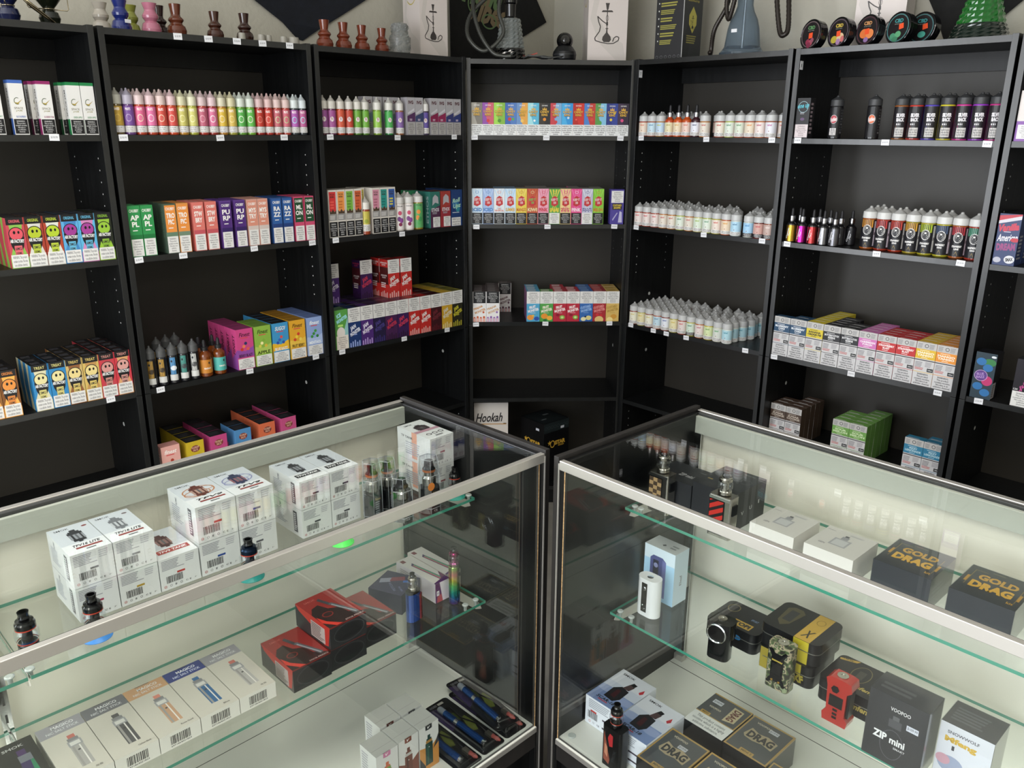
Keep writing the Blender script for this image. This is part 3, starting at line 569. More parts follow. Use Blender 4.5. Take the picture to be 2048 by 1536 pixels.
pbox(CL, .873, .95, .19, .343, .58, .031, '#1e1f1e', (), [('r', 0, 0, 1, 1, '#2a2c2a'), ('t', 'SMOK', .6, .9, .4, .045, '#b0b2b0', 0, .015), ('p', [(.55, .3), (.75, .3), (.78, .6), (.6, .6)], '#3a2f58'), ('p', [(.75, .3), (.85, .3), (.84, .6), (.78, .6)], '#2f7a58'), ('r', .6, .6, .84, .72, '#6c7078'), ('r', .62, .72, .78, .82, '#44305a')], (), (), name='kit_box', label='black box with a violet and green pod at the left edge')

# ---- left case deck: five tall white boxes
def vbox(c, art, deco):
    F = [('r', 0, 0, 1, 1, '#d8d8d6')]
    F += [('p', x, col) for x, col in deco]
    F += [('r', .32, .9, .66, 1, c), ('p', [(.32, .9), (.49, .89), (.66, .9), (.66, .91), (.32, .91)], c), ('t', 'V', .49, .945, .14, .05, '#ecebe8', 0, .04, .3)]
    F += [('r', .3, .1, .68, .6, art[0]), ('r', .33, .6, .65, .66, art[1]), ('r', .36, .66, .62, .7, art[0]), ('r', .42, .7, .56, .78, art[0]), ('r', .4, .12, .46, .58, art[2]), ('e', .49, .5, .025, .025, '#d8d8d8')]
    return F
VT = [('r', 0, 0, 1, 1, '#a9aaa5'), ('r', .02, .33, .98, .345, '#8a8b86'), ('r', .3, -.0, .62, .02, '#5c5a55')]
VL = [('l', .1, .35, .6, .92, 10, '#a9aab0')]
VB = (('pink', '#c87ca0', ('#c86a4a', '#6a9a4a', '#3f5c9a'), [([(0, .0), (1, 0), (1, .2), (.5, .34), (0, .2)], '#d0a0b8')], .342, .393, .065, .118, 'front left'),
      ('brown', '#7a4436', ('#6a3a2e', '#b9b7b3', '#4a2a22'), [([(0, 0), (1, 0), (1, .55), (.5, .38), (0, .5)], '#7a4436')], .291, .340, .067, .119, 'front middle'),
      ('black', '#2c2f33', ('#1f3f3a', '#a87c3c', '#2f5c4a'), [([(0, 0), (1, 0), (1, .62), (.6, .48), (0, .55)], '#c88a44'), ([(0, .35), (.3, .1), (.3, 0), (0, 0)], '#3c3d40'), ([(.7, .4), (1, .7), (1, .5)], '#33363a')], .240, .289, .067, .119, 'front right'),
      ('brown', '#5a2f2a', ('#6a3a2e', '#b9b7b3', '#4a2a22'), [], .289, .340, .1255, .178, 'back left'), ('grey', '#44464a', ('#55575b', '#8a8c90', '#333538'), [], .237, .287, .1235, .176, 'back right'))
for n, c, art, deco, a0, a1, b0, b1, pos in VB:
    pbox(CL, a0, a1, b0, b1, DK, .105, '#d8d9d6', vbox(c, art, deco), VT, VL, (), name='pen_kit_box', label='tall white pen box, %s of the block of five, %s badge' % (pos, n), group='tall white pen boxes on the deck')

# ============================================================ cartons on the bookcases
CART = {}
def carton(key, w, d, h, base, F=(), T=(), L=(), Rr=(), wrap=None):
    if key in CART: return CART[key]
    mb = MB(); mb.box(0, 0, 0, w, d, h, base)
    for f, ops in (('F', F), ('T', T), ('L', L), ('R', Rr)):
        if ops: mb.face(w, d, h, f, ops)
    CART[key] = mb.mesh('carton'); return CART[key]
def put(un, u, v, z, me, label, group, cat='carton', name='liquid_carton', rot=0):
    o = new(name, me); tag(o, label, cat, group); return setin(o, U[un], u, v, z + .0003, rot)
def where(un, z): return SHN[z] + ', ' + NAME[un]
def column(un, u, z, me, n, d, desc, group, v0=.008, gap=.0012, pos=''):
    """n cartons one behind the other"""
    for k in range(n):
        lb = (desc + ', ' + (pos + ', ' if pos else '') if k == 0 else '%s behind the front %s, ' % (ordn(k), desc)) + where(un, z)
        put(un, u + R.uniform(-.0003, .0003), v0 + k * (d + gap) + (R.uniform(0, .0008)), z, me, lb, group)
WP = '#d9d8d6'; BK = '#18181a'
g1 = 'tall white cartons, leftmost bookcase'
def sj(col, flav, ins='WARNING:\nThis product\ncontains nicotine.\nNicotine is\nan addictive\nchemical.'):
    F = [('r', 0, .94, 1, 1, col), ('o', .47, .62, .22, .26, .05, '#55604a'), ('e', .56, .62, .18, .2, WP), ('p', [(.2, .6), (.5, .56), (.86, .66), (.5, .59)], '#a08b3a'), ('t', 'SPACE', .5, .49, .6, .04, '#6c6a52', 0, .01), ('t', 'JAM', .5, .44, .44, .035, '#9a9570', 0, .01), ('t', flav, .6, .335, .66, .035, col, 0, .01),
         ('w', .04, .02, .97, .29, BK, '#c9c9c9', ins)]
    return carton('sj' + flav, .033, .033, .131, WP, F, [('r', 0, 0, 1, 1, col)], [('r', 0, .94, 1, 1, col), ('r', 0, 0, .45, .3, BK), ('r', .45, 0, 1, .3, col), ('t', 'SPACE JAM', .55, .6, .5, .3, '#2a2a2c', 90)])
GRN, BLU, BUR = '#1f7a45', '#3f63ad', '#8a2460'
for u, v, c, fl, ds in ((.372, .008, GRN, 'SWEET MINT', 'green-topped white carton cut by the left edge'), (.425, .008, BLU, 'BLUE RASPBERRY', 'blue-topped white carton'), (.489, .008, BUR, 'BLUEBERRY POM', 'burgundy-topped white carton in front'), (.4795, .0425, BUR, 'BLUEBERRY POM', 'burgundy-topped white carton, second in its file'),
                       (.559, .008, GRN, 'GREEN APPLE', 'green-topped white carton in front, left of two'), (.5935, .008, GRN, 'GREEN APPLE', 'green-topped white carton against the side panel'), (.551, .0425, GRN, 'GREEN APPLE', 'green-topped white carton peeking out behind another')):
    put(1, u - .009, v, 1.542, sj(c, fl), ds + ', ' + where(1, 1.542), g1)

def airf(kind, mg, ball, side, side2, tagc, dark='#1a1a1c'):
    F = [('r', 0, 0, 1, 1, side2), ('p', [(0, .2), (.3, .5), (.1, 1), (0, 1)], side), ('p', [(1, .2), (.72, .5), (.95, 1), (1, 1)], side), ('r', .03, .86, .97, 1, BK), ('t', kind, .5, .93, .62, .06, tagc, 0, .02),
         ('p', [(.08, .62), (.92, .62), (.84, .44), (.66, .3), (.34, .3), (.16, .44)], dark), ('e', .5, .68, .42, .42, dark), ('e', .5, .68, .37, .37, ball), ('e', .4, .71, .07, .1, '#151515'), ('e', .64, .71, .06, .09, '#151515'), ('r', .12, .5, .88, .58, dark), ('t', 'AIR FACTORY', .5, .54, .76, .07, '#ececec', -2, .03),
         ('r', .3, .26, .72, .45, tagc), ('t', mg, .51, .39, .34, .06, '#2c2a26', 0, .02), ('t', '100ML', .51, .3, .34, .05, '#2c2a26', 0, .02), ('w', .04, .015, .96, .27, WP, '#4a4a50', WTXT2)]
    T = [('r', 0, 0, 1, 1, '#151517'), ('l', .15, .2, .85, .8, 2, '#4a4a50')]
    return carton('af' + kind + mg + ball, .0424, .0424, .13, side, F, T, [('p', [(0, 0), (.6, 0), (.2, .5), (.5, 1), (0, 1)], side2)])
AF = [('ORIGINAL', '6MG', '#d0525e', '#b84450', '#7fae4c', '#cf5f68', 'red'), ('ORIGINAL', '3MG', '#aab92f', '#9c3a2c', '#c9c8c0', '#a8b53c', 'olive, red-edged'), ('ORIGINAL', '6MG', '#a8bf30', '#a4402c', '#cfd0c8', '#b0c23c', 'lime, red-edged'),
      ('ORIGINAL', '3MG', '#96388a', '#5aa0cf', '#3f7fb8', '#5ea8c8', 'purple and blue'), ('ORIGINAL', '6MG', '#9c3f8f', '#58a8d0', '#c47fb0', '#5ea8c8', 'purple, pink-edged'), ('ORIGINAL', '6MG', '#8fb83a', '#23281c', '#8fb83a', '#7fa838', 'green and black')]
ga = 'skull-ball cartons'
ga = 'colourful ball-logo cartons, leftmost bookcase'
for i, (k, mg, b, s1, s2, tg, ds) in enumerate(AF):
    column(1, .358 + .0435 * i, 1.208, airf(k, mg, b, s1, s2, tg), 3, .0424, ds + ' ball carton', ga)
AF3 = [(.2395, 'ORIGINAL', '3MG', '#d08a3c', '#8a5a2a', '#e0a050', '#c9803c', 'orange', 3), (.283, 'ORIGINAL', '6MG', '#d98a3f', '#7a4a20', '#e8a850', '#cf7f3c', 'bright orange', 3),
       (.360, 'TREAT', '3MG', '#d8cf9a', '#2f7fb5', '#cfcaa8', '#c9c07a', 'cream and blue, 3mg', 3), (.4035, 'TREAT', '6MG', '#d9cf98', '#2f7fb5', '#2f7fb5', '#c9c07a', 'cream and blue, 6mg', 3), (.447, 'TREAT', '3MG', '#dcc98a', '#c2a86a', '#8a5a34', '#cfb86a', 'tan, 3mg', 4), (.4905, 'TREAT', '6MG', '#dcc988', '#c9ac60', '#b58a50', '#cfb868', 'yellow, 6mg', 4),
       (.534, 'TREAT', '6MG', '#c98f88', '#c03a44', '#b5404a', '#bf857c', 'red, 6mg', 5), (.5775, 'TREAT', '3MG', '#d09a92', '#c43c48', '#cf9a6a', '#c48c84', 'red, 3mg', 5)]
for u, k, mg, b, s1, s2, tg, ds, n in AF3:
    column(1, u - .002, .815, airf(k, mg, b, s1, s2, tg), n, .0424, ds + ' ball carton', ga)

# second bookcase
def chub(txt, bgc, strip, side, tc='#e9e6e2'):
    F = [('r', 0, 0, 1, 1, side), ('r', .05, .4, .95, .97, bgc), ('t', 'CHUBBY', .5, .9, .76, .06, tc, 0, .02), ('t', txt, .5, .7, .72, .23, tc, 0, .035), ('l', .25, .5, .75, .53, 1, tc), ('r', .0, .33, 1, .43, strip), ('w', .04, .01, .96, .345, WP, '#55555a')]
    return carton('ch' + txt + strip, .0345, .0345, .143, side, F, [('r', 0, 0, 1, 1, side), ('t', 'CHUBBY', .5, .5, .7, .22, bgc if side != bgc else tc, 0, .02)], [('t', 'CHUBBY', .5, .62, .6, .2, strip, 90, .03)])
CH = [('AP\nPL', '#2f8a4c', '#1f6e3a', '#2f8a4c', .0195, 2, 'green'), ('AP\nPL', '#2f8a4c', '#1f6e3a', '#2f8a4c', .0555, 1, 'rightmost green'),
      ('TRO\nPIC', '#dd8b40', '#5f7a64', '#46584a', .122, 3, 'orange and dark green'), ('TRO\nPIC', '#dd8b40', '#6a806a', '#d08a48', .1585, 3, 'orange'), ('STW\nBRY', '#cf7168', '#b8525a', '#cf7168', .2055, 3, 'left salmon'), ('STW\nBRY', '#cf7168', '#b8525a', '#cc7068', .2455, 3, 'right salmon'),
      ('PU\nRP', '#4a2a70', '#33205a', '#5a3a80', .2925, 3, 'left purple'), ('PU\nRP', '#4a2a70', '#33205a', '#523a78', .3385, 3, 'right purple'), ('MYS\nTRY', '#cf8a76', '#c8bab4', '#c9988a', .3795, 3, 'left peach'), ('MYS\nTRY', '#cf8a76', '#c8bab4', '#c48a7c', .4155, 3, 'right peach'),
      ('RA\nZZ', '#2f5a98', '#223c74', '#2a4a80', .4635, 3, 'left blue'), ('RA\nZZ', '#2f5a98', '#223c74', '#2c4f88', .5015, 3, 'right blue'), ('ML\nON', '#23482f', '#c24a6c', '#c24a6c', .5435, 3, 'left green and pink'), ('ML\nON', '#23482f', '#c24a6c', '#a8485c', .5815, 3, 'right green and pink')]
for t_, bgc, st, sd, u, n, ds in CH:
    column(2, u, 1.208, chub(t_, bgc, st, sd), n, .0345, ds + ' slim carton', 'slim two-tone cartons, second bookcase')
def finest(key, c, c2, lid, title, tc, fruit, d=.038, low=None):
    F = [('r', 0, 0, 1, 1, c), ('p', [(0, .3), (1, .3), (1, .55), (.5, .45), (0, .5)], c2), ('t', title, .5, .86, .66, .1, tc, 0, .02, .3), ('l', .25, .76, .8, .8, 1, '#c9484a')]
    F += [('e', .3 + .12 * (i % 4), .5 + .07 * (i % 3), .09, .09, f) for i, f in enumerate(fruit)]
    F += [('t', low or 'BLAST', .5, .34, .8, .08, '#3a2a2a' if not low else tc, 0, .03), ('w', .03, .01, .97, .27, WP, '#5a5a60', 'WARNING:\nTHIS PRODUCT\nCONTAINS NICOTINE.\nNICOTINE IS AN\nADDICTIVE CHEMICAL.')]
    return carton('fi' + key, .058, d, .133, c, F, [('r', 0, 0, 1, 1, lid)], [('p', [(0, 0), (1, 0), (1, .5), (0, .25)], c2), ('t', title.upper() or 'FINEST', .5, .62, .5, .4, tc, 90, .02, .2)])
gf = 'bright fruit cartons, second bookcase'
for key, u, n, c, c2, lid, tt, tc, fr_, ds, low in (('pk', .303, 6, '#c2467f', '#8a4a9a', '#7a3058', 'Finest', '#3c1626', ('#c0392b', '#e07a50', '#2c3560', '#d65a4a'), 'pink berry carton', 'BERRY BLAST'), ('gr', .3665, 3, '#86ad45', '#a8c05a', '#5f7f34', 'Finest', '#26360f', ('#c9c850', '#e8e0a0', '#7fa83c', '#d0b040'), 'green apple carton', 'APPLE'),
        ('bl', .4305, 5, '#3f8fc0', '#e0b030', '#1c1c20', 'SUGOI', '#e8e4e0', ('#2c4fa0', '#3a60b0', '#d0504a', '#2c4fa0'), 'blue candy carton with black lid', 'BLUE RAZZ'), ('ye', .4945, 5, '#d8a02f', '#e0b84a', '#8a6420', 'Finest', '#3a2410', ('#c8442c', '#e8c840', '#d04030', '#e8d060'), 'amber citrus carton', 'FRUIT BERRY'), ('mi', .5598, 5, '#8aa0cf', '#a8bade', '#5a6c9a', 'finest', '#e8ecf0', ('#3f8f3f', '#3a8a3a', '#46983f', '#2f7a34'), 'pale blue mint carton', 'MENTHOL')):
    column(2, u, .815, finest(key, c, c2, lid, tt, tc, fr_, low=low), min(n, 5), .038, ds, gf)
def salt(key, c, c2, lid, lo):
    F = [('r', 0, 0, 1, 1, c2), ('p', [(0, .35), (.5, .5), (1, .45), (1, 1), (0, 1)], c), ('e', .5, .8, .26, .2, '#7a3a34'), ('t', 'HI-DROP\nSALTS', .5, .8, .42, .12, '#e0b8a0', 0, .02), ('t', lo, .5, .52, .84, .16, '#b02a50' if c != '#c2a82c' else '#3f7a2c', 4, .05), ('w', .03, .01, .97, .27, WP, '#5a5a60')]
    return carton('sa' + key, .056, .05, .128, c, F, [('r', 0, 0, 1, 1, lid), ('l', .1, .2, .9, .8, 3, '#33333a')], [('p', [(0, 0), (1, 0), (1, .6), (0, .4)], c2)])
column(2, .027, .489, finest('pale', '#dba49c', '#e0b0a8', '#c08a84', 'finest', '#f0e8e4', ('#b04a34', '#c0583c', '#a84030', '#c05a3c'), low='STRAWBERRY'), 1, .038, 'pale pink carton low by the counter', gf)
for key, u, n, c, c2, lid, lo, ds in (('y', .106, 4, '#c2a82c', '#b5b83a', '#1c1b18', 'Apple', 'yellow sour carton'), ('p', .184, 4, '#b8467c', '#4a7fb5', '#1e1a1e', 'RAINBOW', 'pink and blue candy carton'), ('b', .268, 2, '#4f86b8', '#c87a9c', '#1a1c20', 'COTTON\nCLOUDS', 'sky blue candy carton'), ('o', .356, 4, '#cf6a48', '#b02f38', '#1e1a1a', 'SOUR', 'orange and red candy carton'), ('k', .436, 4, '#bf4f80', '#a83f60', '#1e1a1c', 'WATERMELON', 'rose pink candy carton')):
    column(2, u, .489, salt(key, c, c2, lid, lo), n, .05, ds, 'candy cartons with black lids')

# third bookcase
def ivg(c):
    F = [('r', 0, 0, 1, 1, '#8d8a92'), ('r', 0, .56, 1, 1, '#a9a7ab'), ('t', 'IVG', .5, .87, .6, .09, '#4a1c22', 0, .05), ('p', [(0, .36), (1, .36), (1, .62), (0, .5)], c), ('p', [(.1, .54), (.9, .66), (.9, .72), (.1, .6)], '#c4c2c8'), ('l', .3, .38, .7, .44, 2, '#c9b8c8'), ('w', .05, .015, .95, .34, '#a8a5a3', '#3c3c42')]
    return carton('ivg' + c, .0355, .0355, .127, '#9a979c', F, [('r', 0, 0, 1, 1, '#86848a')])
for u, c, ds in ((.367, '#4f2f55', 'grey and plum carton'), (.4035, '#3a4468', 'grey and slate blue carton'), (.4725, '#7f2348', 'left grey and crimson carton'), (.509, '#8a2750', 'right grey and crimson carton'), (.5455, '#34396c', 'left grey and navy carton'), (.5822, '#2f3a70', 'right grey and navy carton')):
    column(3, u, 1.542, ivg(c), 1, .0355, ds, 'grey-topped slim cartons, third bookcase')
for i, (u, v) in enumerate(((.222, .06), (.262, .06), (.302, .06), (.338, .06))):
    put(3, u, v, 1.542, ivg('#7d95a0'), ('grey-blue carton hidden behind the green bottles, %s from left, ' % ordn(i)) + where(3, 1.542), 'grey-topped slim cartons, third bookcase')
def pacha(c, c2):
    F = [('r', 0, 0, 1, 1, '#cfcac2'), ('r', .1, .55, .9, .96, c), ('t', 'PACHA\nMAMA', .5, .88, .56, .09, '#3a2c28', 0, .02), ('l', .2, .6, .8, .78, 3, c2), ('p', [(.1, .5), (.9, .5), (.9, .58), (.7, .54), (.5, .6), (.3, .54), (.1, .58)], '#4a3a2c'), ('r', .02, .36, .98, .5, '#8f8d8c'), ('l', .1, .38, .9, .47, 3, '#c9c7c4'), ('w', .03, .015, .97, .33, BK, '#d0d0d0')]
    return carton('pa' + c, .0325, .0325, .158, '#cfcac2', F, [('r', 0, 0, 1, 1, '#8a857c')])
for i, (u, c, c2, ds) in enumerate(((.025, '#c9383a', '#e05a50', 'red-fronted'), (.0585, '#e0904c', '#c07034', 'orange-fronted'), (.093, '#76ad45', '#5a8a34', 'leaf green-fronted'), (.1275, '#c9603a', '#a84830', 'rust-fronted'), (.162, '#b5a84c', '#8a8038', 'mustard-fronted'), (.203, '#c9889c', '#a86478', 'rose-fronted'), (.2365, '#2f8f86', '#237068', 'teal-fronted'), (.27, '#34589a', '#c9c050', 'blue-fronted'))):
    column(3, u, 1.208, pacha(c, c2), 2, .0325, ds + ' narrow carton', 'tall narrow white cartons, third bookcase', v0=.042 if i == 4 else .008)
def ethos(c, c2, big='ETHOS'):
    F = [('r', 0, 0, 1, 1, c), ('p', [(0, .5), (1, .62), (1, 1), (0, 1)], c2), ('p', [(.2, .62), (.5, .7), (.85, .66), (.8, .85), (.5, .92), (.25, .84)], '#a8a6ac'), ('t', big, .5, .5, .76, .1, '#d0cdd2', 0, .03), ('l', .2, .38, .8, .44, 2, '#9a98a0'), ('w', .25, .02, .98, .3, WP, '#4a4a50')]
    return carton('et' + c + big, .046, .046, .133, c, F, [('r', 0, 0, 1, 1, '#2a2a30'), ('l', .1, .2, .9, .8, 2, '#77757c')], [('r', 0, 0, 1, 1, c2), ('t', 'ETHOS', .6, .5, .75, .3, '#8aa0a0', 90, .03)])
column(3, .463, 1.208, ethos('#4a2a44', '#2f6a60'), 2, .046, 'plum and teal carton', 'dark cartons beside the tall bottles')
column(3, .5145, 1.208, ethos('#8f2f38', '#9a3a34'), 2, .046, 'brick red carton', 'dark cartons beside the tall bottles')
put(3, .443, .115, 1.208, ethos('#2f7f5c', '#3a8a60', 'FRUITS'), 'green carton peeking out behind the bottles, ' + where(3, 1.208), 'dark cartons beside the tall bottles')
RU = carton('rollupz', .054, .05, .136, '#1c3058', [('r', 0, 0, 1, 1, '#1f3a6c'), ('e', .4, .6, .3, .3, '#2c6a9c'), ('e', .6, .5, .2, .3, '#2f8090'), ('t', 'Roll\nUpz', .5, .62, .76, .3, '#a8d0b8', 8, .03, .3), ('l', .1, .36, .9, .39, 1, '#c9cfd8'), ('w', .02, .01, .86, .24, WP, '#4a4a50', WTXT2)], [('r', 0, 0, 1, 1, '#1a2230'), ('l', .1, .2, .9, .8, 3, '#4a6a8a')])
column(3, .5643, 1.208, RU, 3, .05, 'navy carton with mint script', 'dark cartons beside the tall bottles')
def jam(c, tc, drip, lid='#2a1218'):
    F = [('r', 0, 0, 1, 1, c), ('t', 'JAM', .38, .49, .52, .13, tc, 24, .05, .2), ('t', 'MONSTER', .52, .38, .88, .1, tc, 24, .05, .2), ('r', .42, .3, .66, .33, drip)]
    for i, x in enumerate((.08, .26, .44, .62, .8)): F += [('r', x, 0, x + .1, .1 + .06 * ((i * 7) % 3) / 2, drip), ('e', x + .05, .1 + .06 * ((i * 7) % 3) / 2, .05, .05, drip)]
    F += [('w', .0, .64, 1, 1, WP, '#4a4a50')]
    L = [('r', 0, 0, 1, 1, c), ('r', 0, .35, 1, .8, lid), ('t', 'JAM MONSTER\nLIQUIDS', .5, .88, .8, .1, tc), ('t', 'JAM MONSTER\nE-LIQUID', .5, .55, .7, .1, '#d9cfcf'), ('l', .15, .25, .85, .4, 3, '#d9cfcf')] + [op for op in F if op[0] in 're' and op[2] < .2 and len(op) > 5 and op[5] == drip]
    return carton('jam' + c + tc, .0525, .0525, .142, c, F, [('r', 0, 0, 1, 1, lid), ('l', .1, .1, .9, .9, 3, c if c != lid else tc)], L)
ICE = carton('ice', .0525, .0525, .142, '#57a048', [('r', 0, 0, 1, 1, '#579a48'), ('p', [(.6, .3), (1, .3), (1, .8), (.7, .5)], '#8fbfc0'), ('t', 'ICE', .3, .86, .4, .1, '#9fdce8', 24, .05, .2), ('t', 'MONSTER', .52, .76, .9, .09, '#9fdce8', 24, .05, .2), ('r', .2, .58, .6, .63, '#b5e07a'), ('e', .42, .42, .32, .4, '#dcd6d0'), ('w', .05, .0, .98, .35, '#e0d8cf', '#4a4a50')], [('r', 0, 0, 1, 1, '#39632f')], [('r', 0, 0, 1, 1, '#7fc06a')])
gj = 'monster cartons in rows, third bookcase'
column(3, .0245, .815, ICE, 1, .0525, 'green ice carton with the notice at its foot', gj)
JM = [('#1c3568', '#d9dcea', '#8f9fd0', 'royal blue', '#16141e'), ('#4a2a70', '#d9d2e4', '#a890c8', 'violet', '#1c1424'), ('#241c3c', '#4a3f80', '#3a2f6c', 'midnight purple', '#1c1420'), ('#42204a', '#b8344c', '#2c1830', 'plum with red lettering', '#4a1c26'), ('#3a1f50', '#c23a54', '#2c1834', 'purple with rose lettering', '#4a1c24'),
      ('#b82c28', '#e0d8d6', '#d8a8a4', 'left scarlet', '#4a1a1a'), ('#b82c28', '#e4dcda', '#d8a8a2', 'right scarlet', '#501c1c'), ('#3a151a', '#702a34', '#5a1c24', 'maroon', '#2c1216'), ('#c49a2c', '#cfcab8', '#d8c890', 'golden yellow', '#b0953a'), ('#2b2a1c', '#c9c238', '#b0a834', 'black and yellow', '#7f7a34')]
for i, (c, tc, dp, ds, lid) in enumerate(JM):
    column(3, .0783 + .0538 * i, .815, jam(c, tc, dp, lid), (4, 4, 4, 4, 4, 4, 4, 4, 4, 4)[i], .0525, ds + ' monster carton', gj)
z2 = .815 + .1425
for u, v, cc, lb in ((.068, .118, JM[1], 'violet monster carton alone on the second layer, by the side panel'), (.213, .118, JM[4], 'purple monster carton alone on the second layer, middle'), (.298, .118, JM[5], 'scarlet monster carton on the second layer, back left'), (.298, .063, JM[5], 'scarlet monster carton on the second layer, left of the front one'), (.3535, .0605, JM[6], 'scarlet monster carton on the second layer, in front')):
    put(3, u, v, z2, jam(cc[0], cc[1], cc[2], cc[4]), lb, gj)

# corner bookcase
def candy(i, c, c2, blobs):
    F = [('r', 0, .33, 1, 1, c), ('p', [(0, .33), (.55, .33), (.3, .6), (.5, 1), (0, 1)], c2)] + [('e', x, y, r, r, col) for x, y, r, col in blobs]
    F += [('t', 'DRIP MORE', .5, .92, .5, .04, '#e8e4e0', 0, .01), ('p', [(.3, .78), (.34, .86), (.42, .8), (.5, .88), (.58, .8), (.66, .86), (.7, .78)], '#d9a93c'), ('t', 'CANDY\nKING', .5, .68, .84, .18, '#2c1c14', 0, .07), ('t', 'CANDY\nKING', .5, .685, .8, .165, '#dcae3c', 0, .03),
          ('r', 0, 0, 1, .34, '#dfe0e0'), ('t', 'WARNING: This\nproduct contains\nnicotine. Nicotine\nis an addictive\nchemical.', .5, .17, .9, .29, '#2a2a2e', 0, .02)]
    return carton('ck%d' % i, .0425, .0425, .118, c, F, [('r', 0, 0, 1, 1, c2)])
CK = [('#77726a', '#a5a097', [], 'grey-brown'), ('#c4586a', '#8a4aa0', [(.5, .45, .14, '#c8323a')], 'rose and purple'), ('#7fb040', '#9ccf50', [(.5, .45, .16, '#4f8a2c')], 'green apple'), ('#4f78b8', '#3a62a8', [(.4, .5, .16, '#c03a34'), (.7, .5, .12, '#58a04a')], 'blue with red berries'), ('#dca04a', '#6a8fc0', [(.5, .45, .14, '#e8c060')], 'amber and blue'), ('#58b0d0', '#9fd8e0', [(.6, .46, .1, '#e8ecec')], 'turquoise shark'),
      ('#232225', '#34302c', [(.5, .5, .14, '#d8862c')], 'black'), ('#78a8d0', '#c0404a', [(.4, .6, .16, '#b83040'), (.5, .42, .14, '#c03a40')], 'red worm'), ('#2f8fd0', '#48a8dc', [(.6, .55, .1, '#c8dce8')], 'bright blue'), ('#c4322c', '#b02824', [(.3, .5, .08, '#e05a50')], 'plain red'), ('#b83a34', '#4a7cc0', [(.7, .5, .14, '#c8423a')], 'red and blue'), ('#7fb8d8', '#58904a', [(.4, .4, .2, '#4f9a48')], 'sky and meadow'), ('#2f3f8c', '#28367c', [(.4, .5, .12, '#d8c040'), (.7, .7, .1, '#d8c850')], 'navy with lemons'), ('#2a2034', '#3c2c48', [(.4, .48, .14, '#d0487c')], 'black and pink')]
for i, (c, c2, bl, ds) in enumerate(CK):
    column(4, .0165 + .04299 * i, 1.542, candy(i, c, c2, bl), 1, .0425, ds + ' candy carton', 'candy cartons in a full row, corner bookcase')
def k100(i, c, c2, tc, sub, wn):
    F = [('r', 0, .33, 1, 1, c)] + [('p', [(.5, .6), (x, .34 if j % 2 else .98), (x + .14, .34 if j % 2 else .98)], c2) for j, x in enumerate((0, .1, .3, .42, .6, .74, .86))]
    F += [('o', .5, .9, .16, .12, .03, tc), ('p', [(.2, .54), (.24, .74), (.5, .8), (.78, .75), (.84, .56), (.5, .5)], '#b82f34'), ('t', 'KEEP IT\n100', .5, .65, .62, .16, '#d8c4c4' if i != 5 else '#58b058', 3, .03), ('t', sub, .5, .41, .86, .1, tc, 0, .04), ('w', .03, .01, .97, .32, wn, '#c8c8c8' if wn == BK else '#4a4a50')]
    return carton('k1%d' % i, .0425, .0425, .136, c, F, [('r', 0, 0, 1, 1, '#8a8884' if i not in (2, 3) else '#7d9ab8')])
K1 = [('#c9d8e4', '#b5cfe4', '#2f6aa8', 'ICED', BK, 'white and ice blue', 1), ('#9ab0d8', '#b0c4e4', '#3f78b8', 'ICED', BK, 'periwinkle', 1), ('#d8dce0', '#b8d0e4', '#d06a3a', 'OG\nTROPICAL', BK, 'white, orange-lettered', 3), ('#c4d8e8', '#a8c8e4', '#c9a03c', 'SUMMER', BK, 'white, gold-lettered', 3), ('#d8c04a', '#e0cc6a', '#b86a2c', 'MANGO', BK, 'yellow', 2), ('#c05a3a', '#b04830', '#d8d0a0', 'KIWI', BK, 'brick orange', 4), ('#e0a0b4', '#d88098', '#c03a4a', 'PINK', BK, 'pale pink', 4), ('#4f9a44', '#d0c050', '#d8c040', 'SHAKE', WP, 'green sunburst', 2), ('#e0c888', '#d88090', '#b83a44', 'PEACHY\nPUNCH', BK, 'cream and pink sunburst', 2), ('#d84a86', '#e06a9c', '#e8d0dc', 'PINK', BK, 'hot pink', 4), ('#b5b5cc', '#d0d0dc', '#5a5a8c', 'BLUE\nMAN', WP, 'lilac grey', 2), ('#7fb83c', '#90c84a', '#b8702c', 'MELON', BK, 'lime green', 3)]
for i, (c, c2, tc, sub, wn, ds, n) in enumerate(K1):
    column(4, .0165 + .0432 * i, 1.208, k100(i, c, c2, tc, sub, wn), n, .0425, ds + ' jelly carton', 'jelly cartons in a row, corner bookcase')
CUS = carton('custard', .0525, .05, .134, '#5548a0', [('r', 0, 0, 1, 1, '#473c8c'), ('w', .05, .62, .95, .96, WP, '#4a4a50'), ('r', .14, .42, .86, .6, '#2c2a30'), ('t', 'CUSTARD\nSHOPPE', .5, .51, .64, .13, '#c9b040', 0, .04), ('p', [(.6, .05), (.9, .05), (.86, .35), (.7, .38)], '#b8b4d0'), ('p', [(.2, .1), (.55, .32), (.5, .34), (.16, .14)], '#a8a4c8')], [('r', 0, 0, 1, 1, '#3c3478')])
column(4, .562, 1.208, CUS, 1, .05, 'violet carton with a yellow-lettered black plaque', 'jelly cartons in a row, corner bookcase')
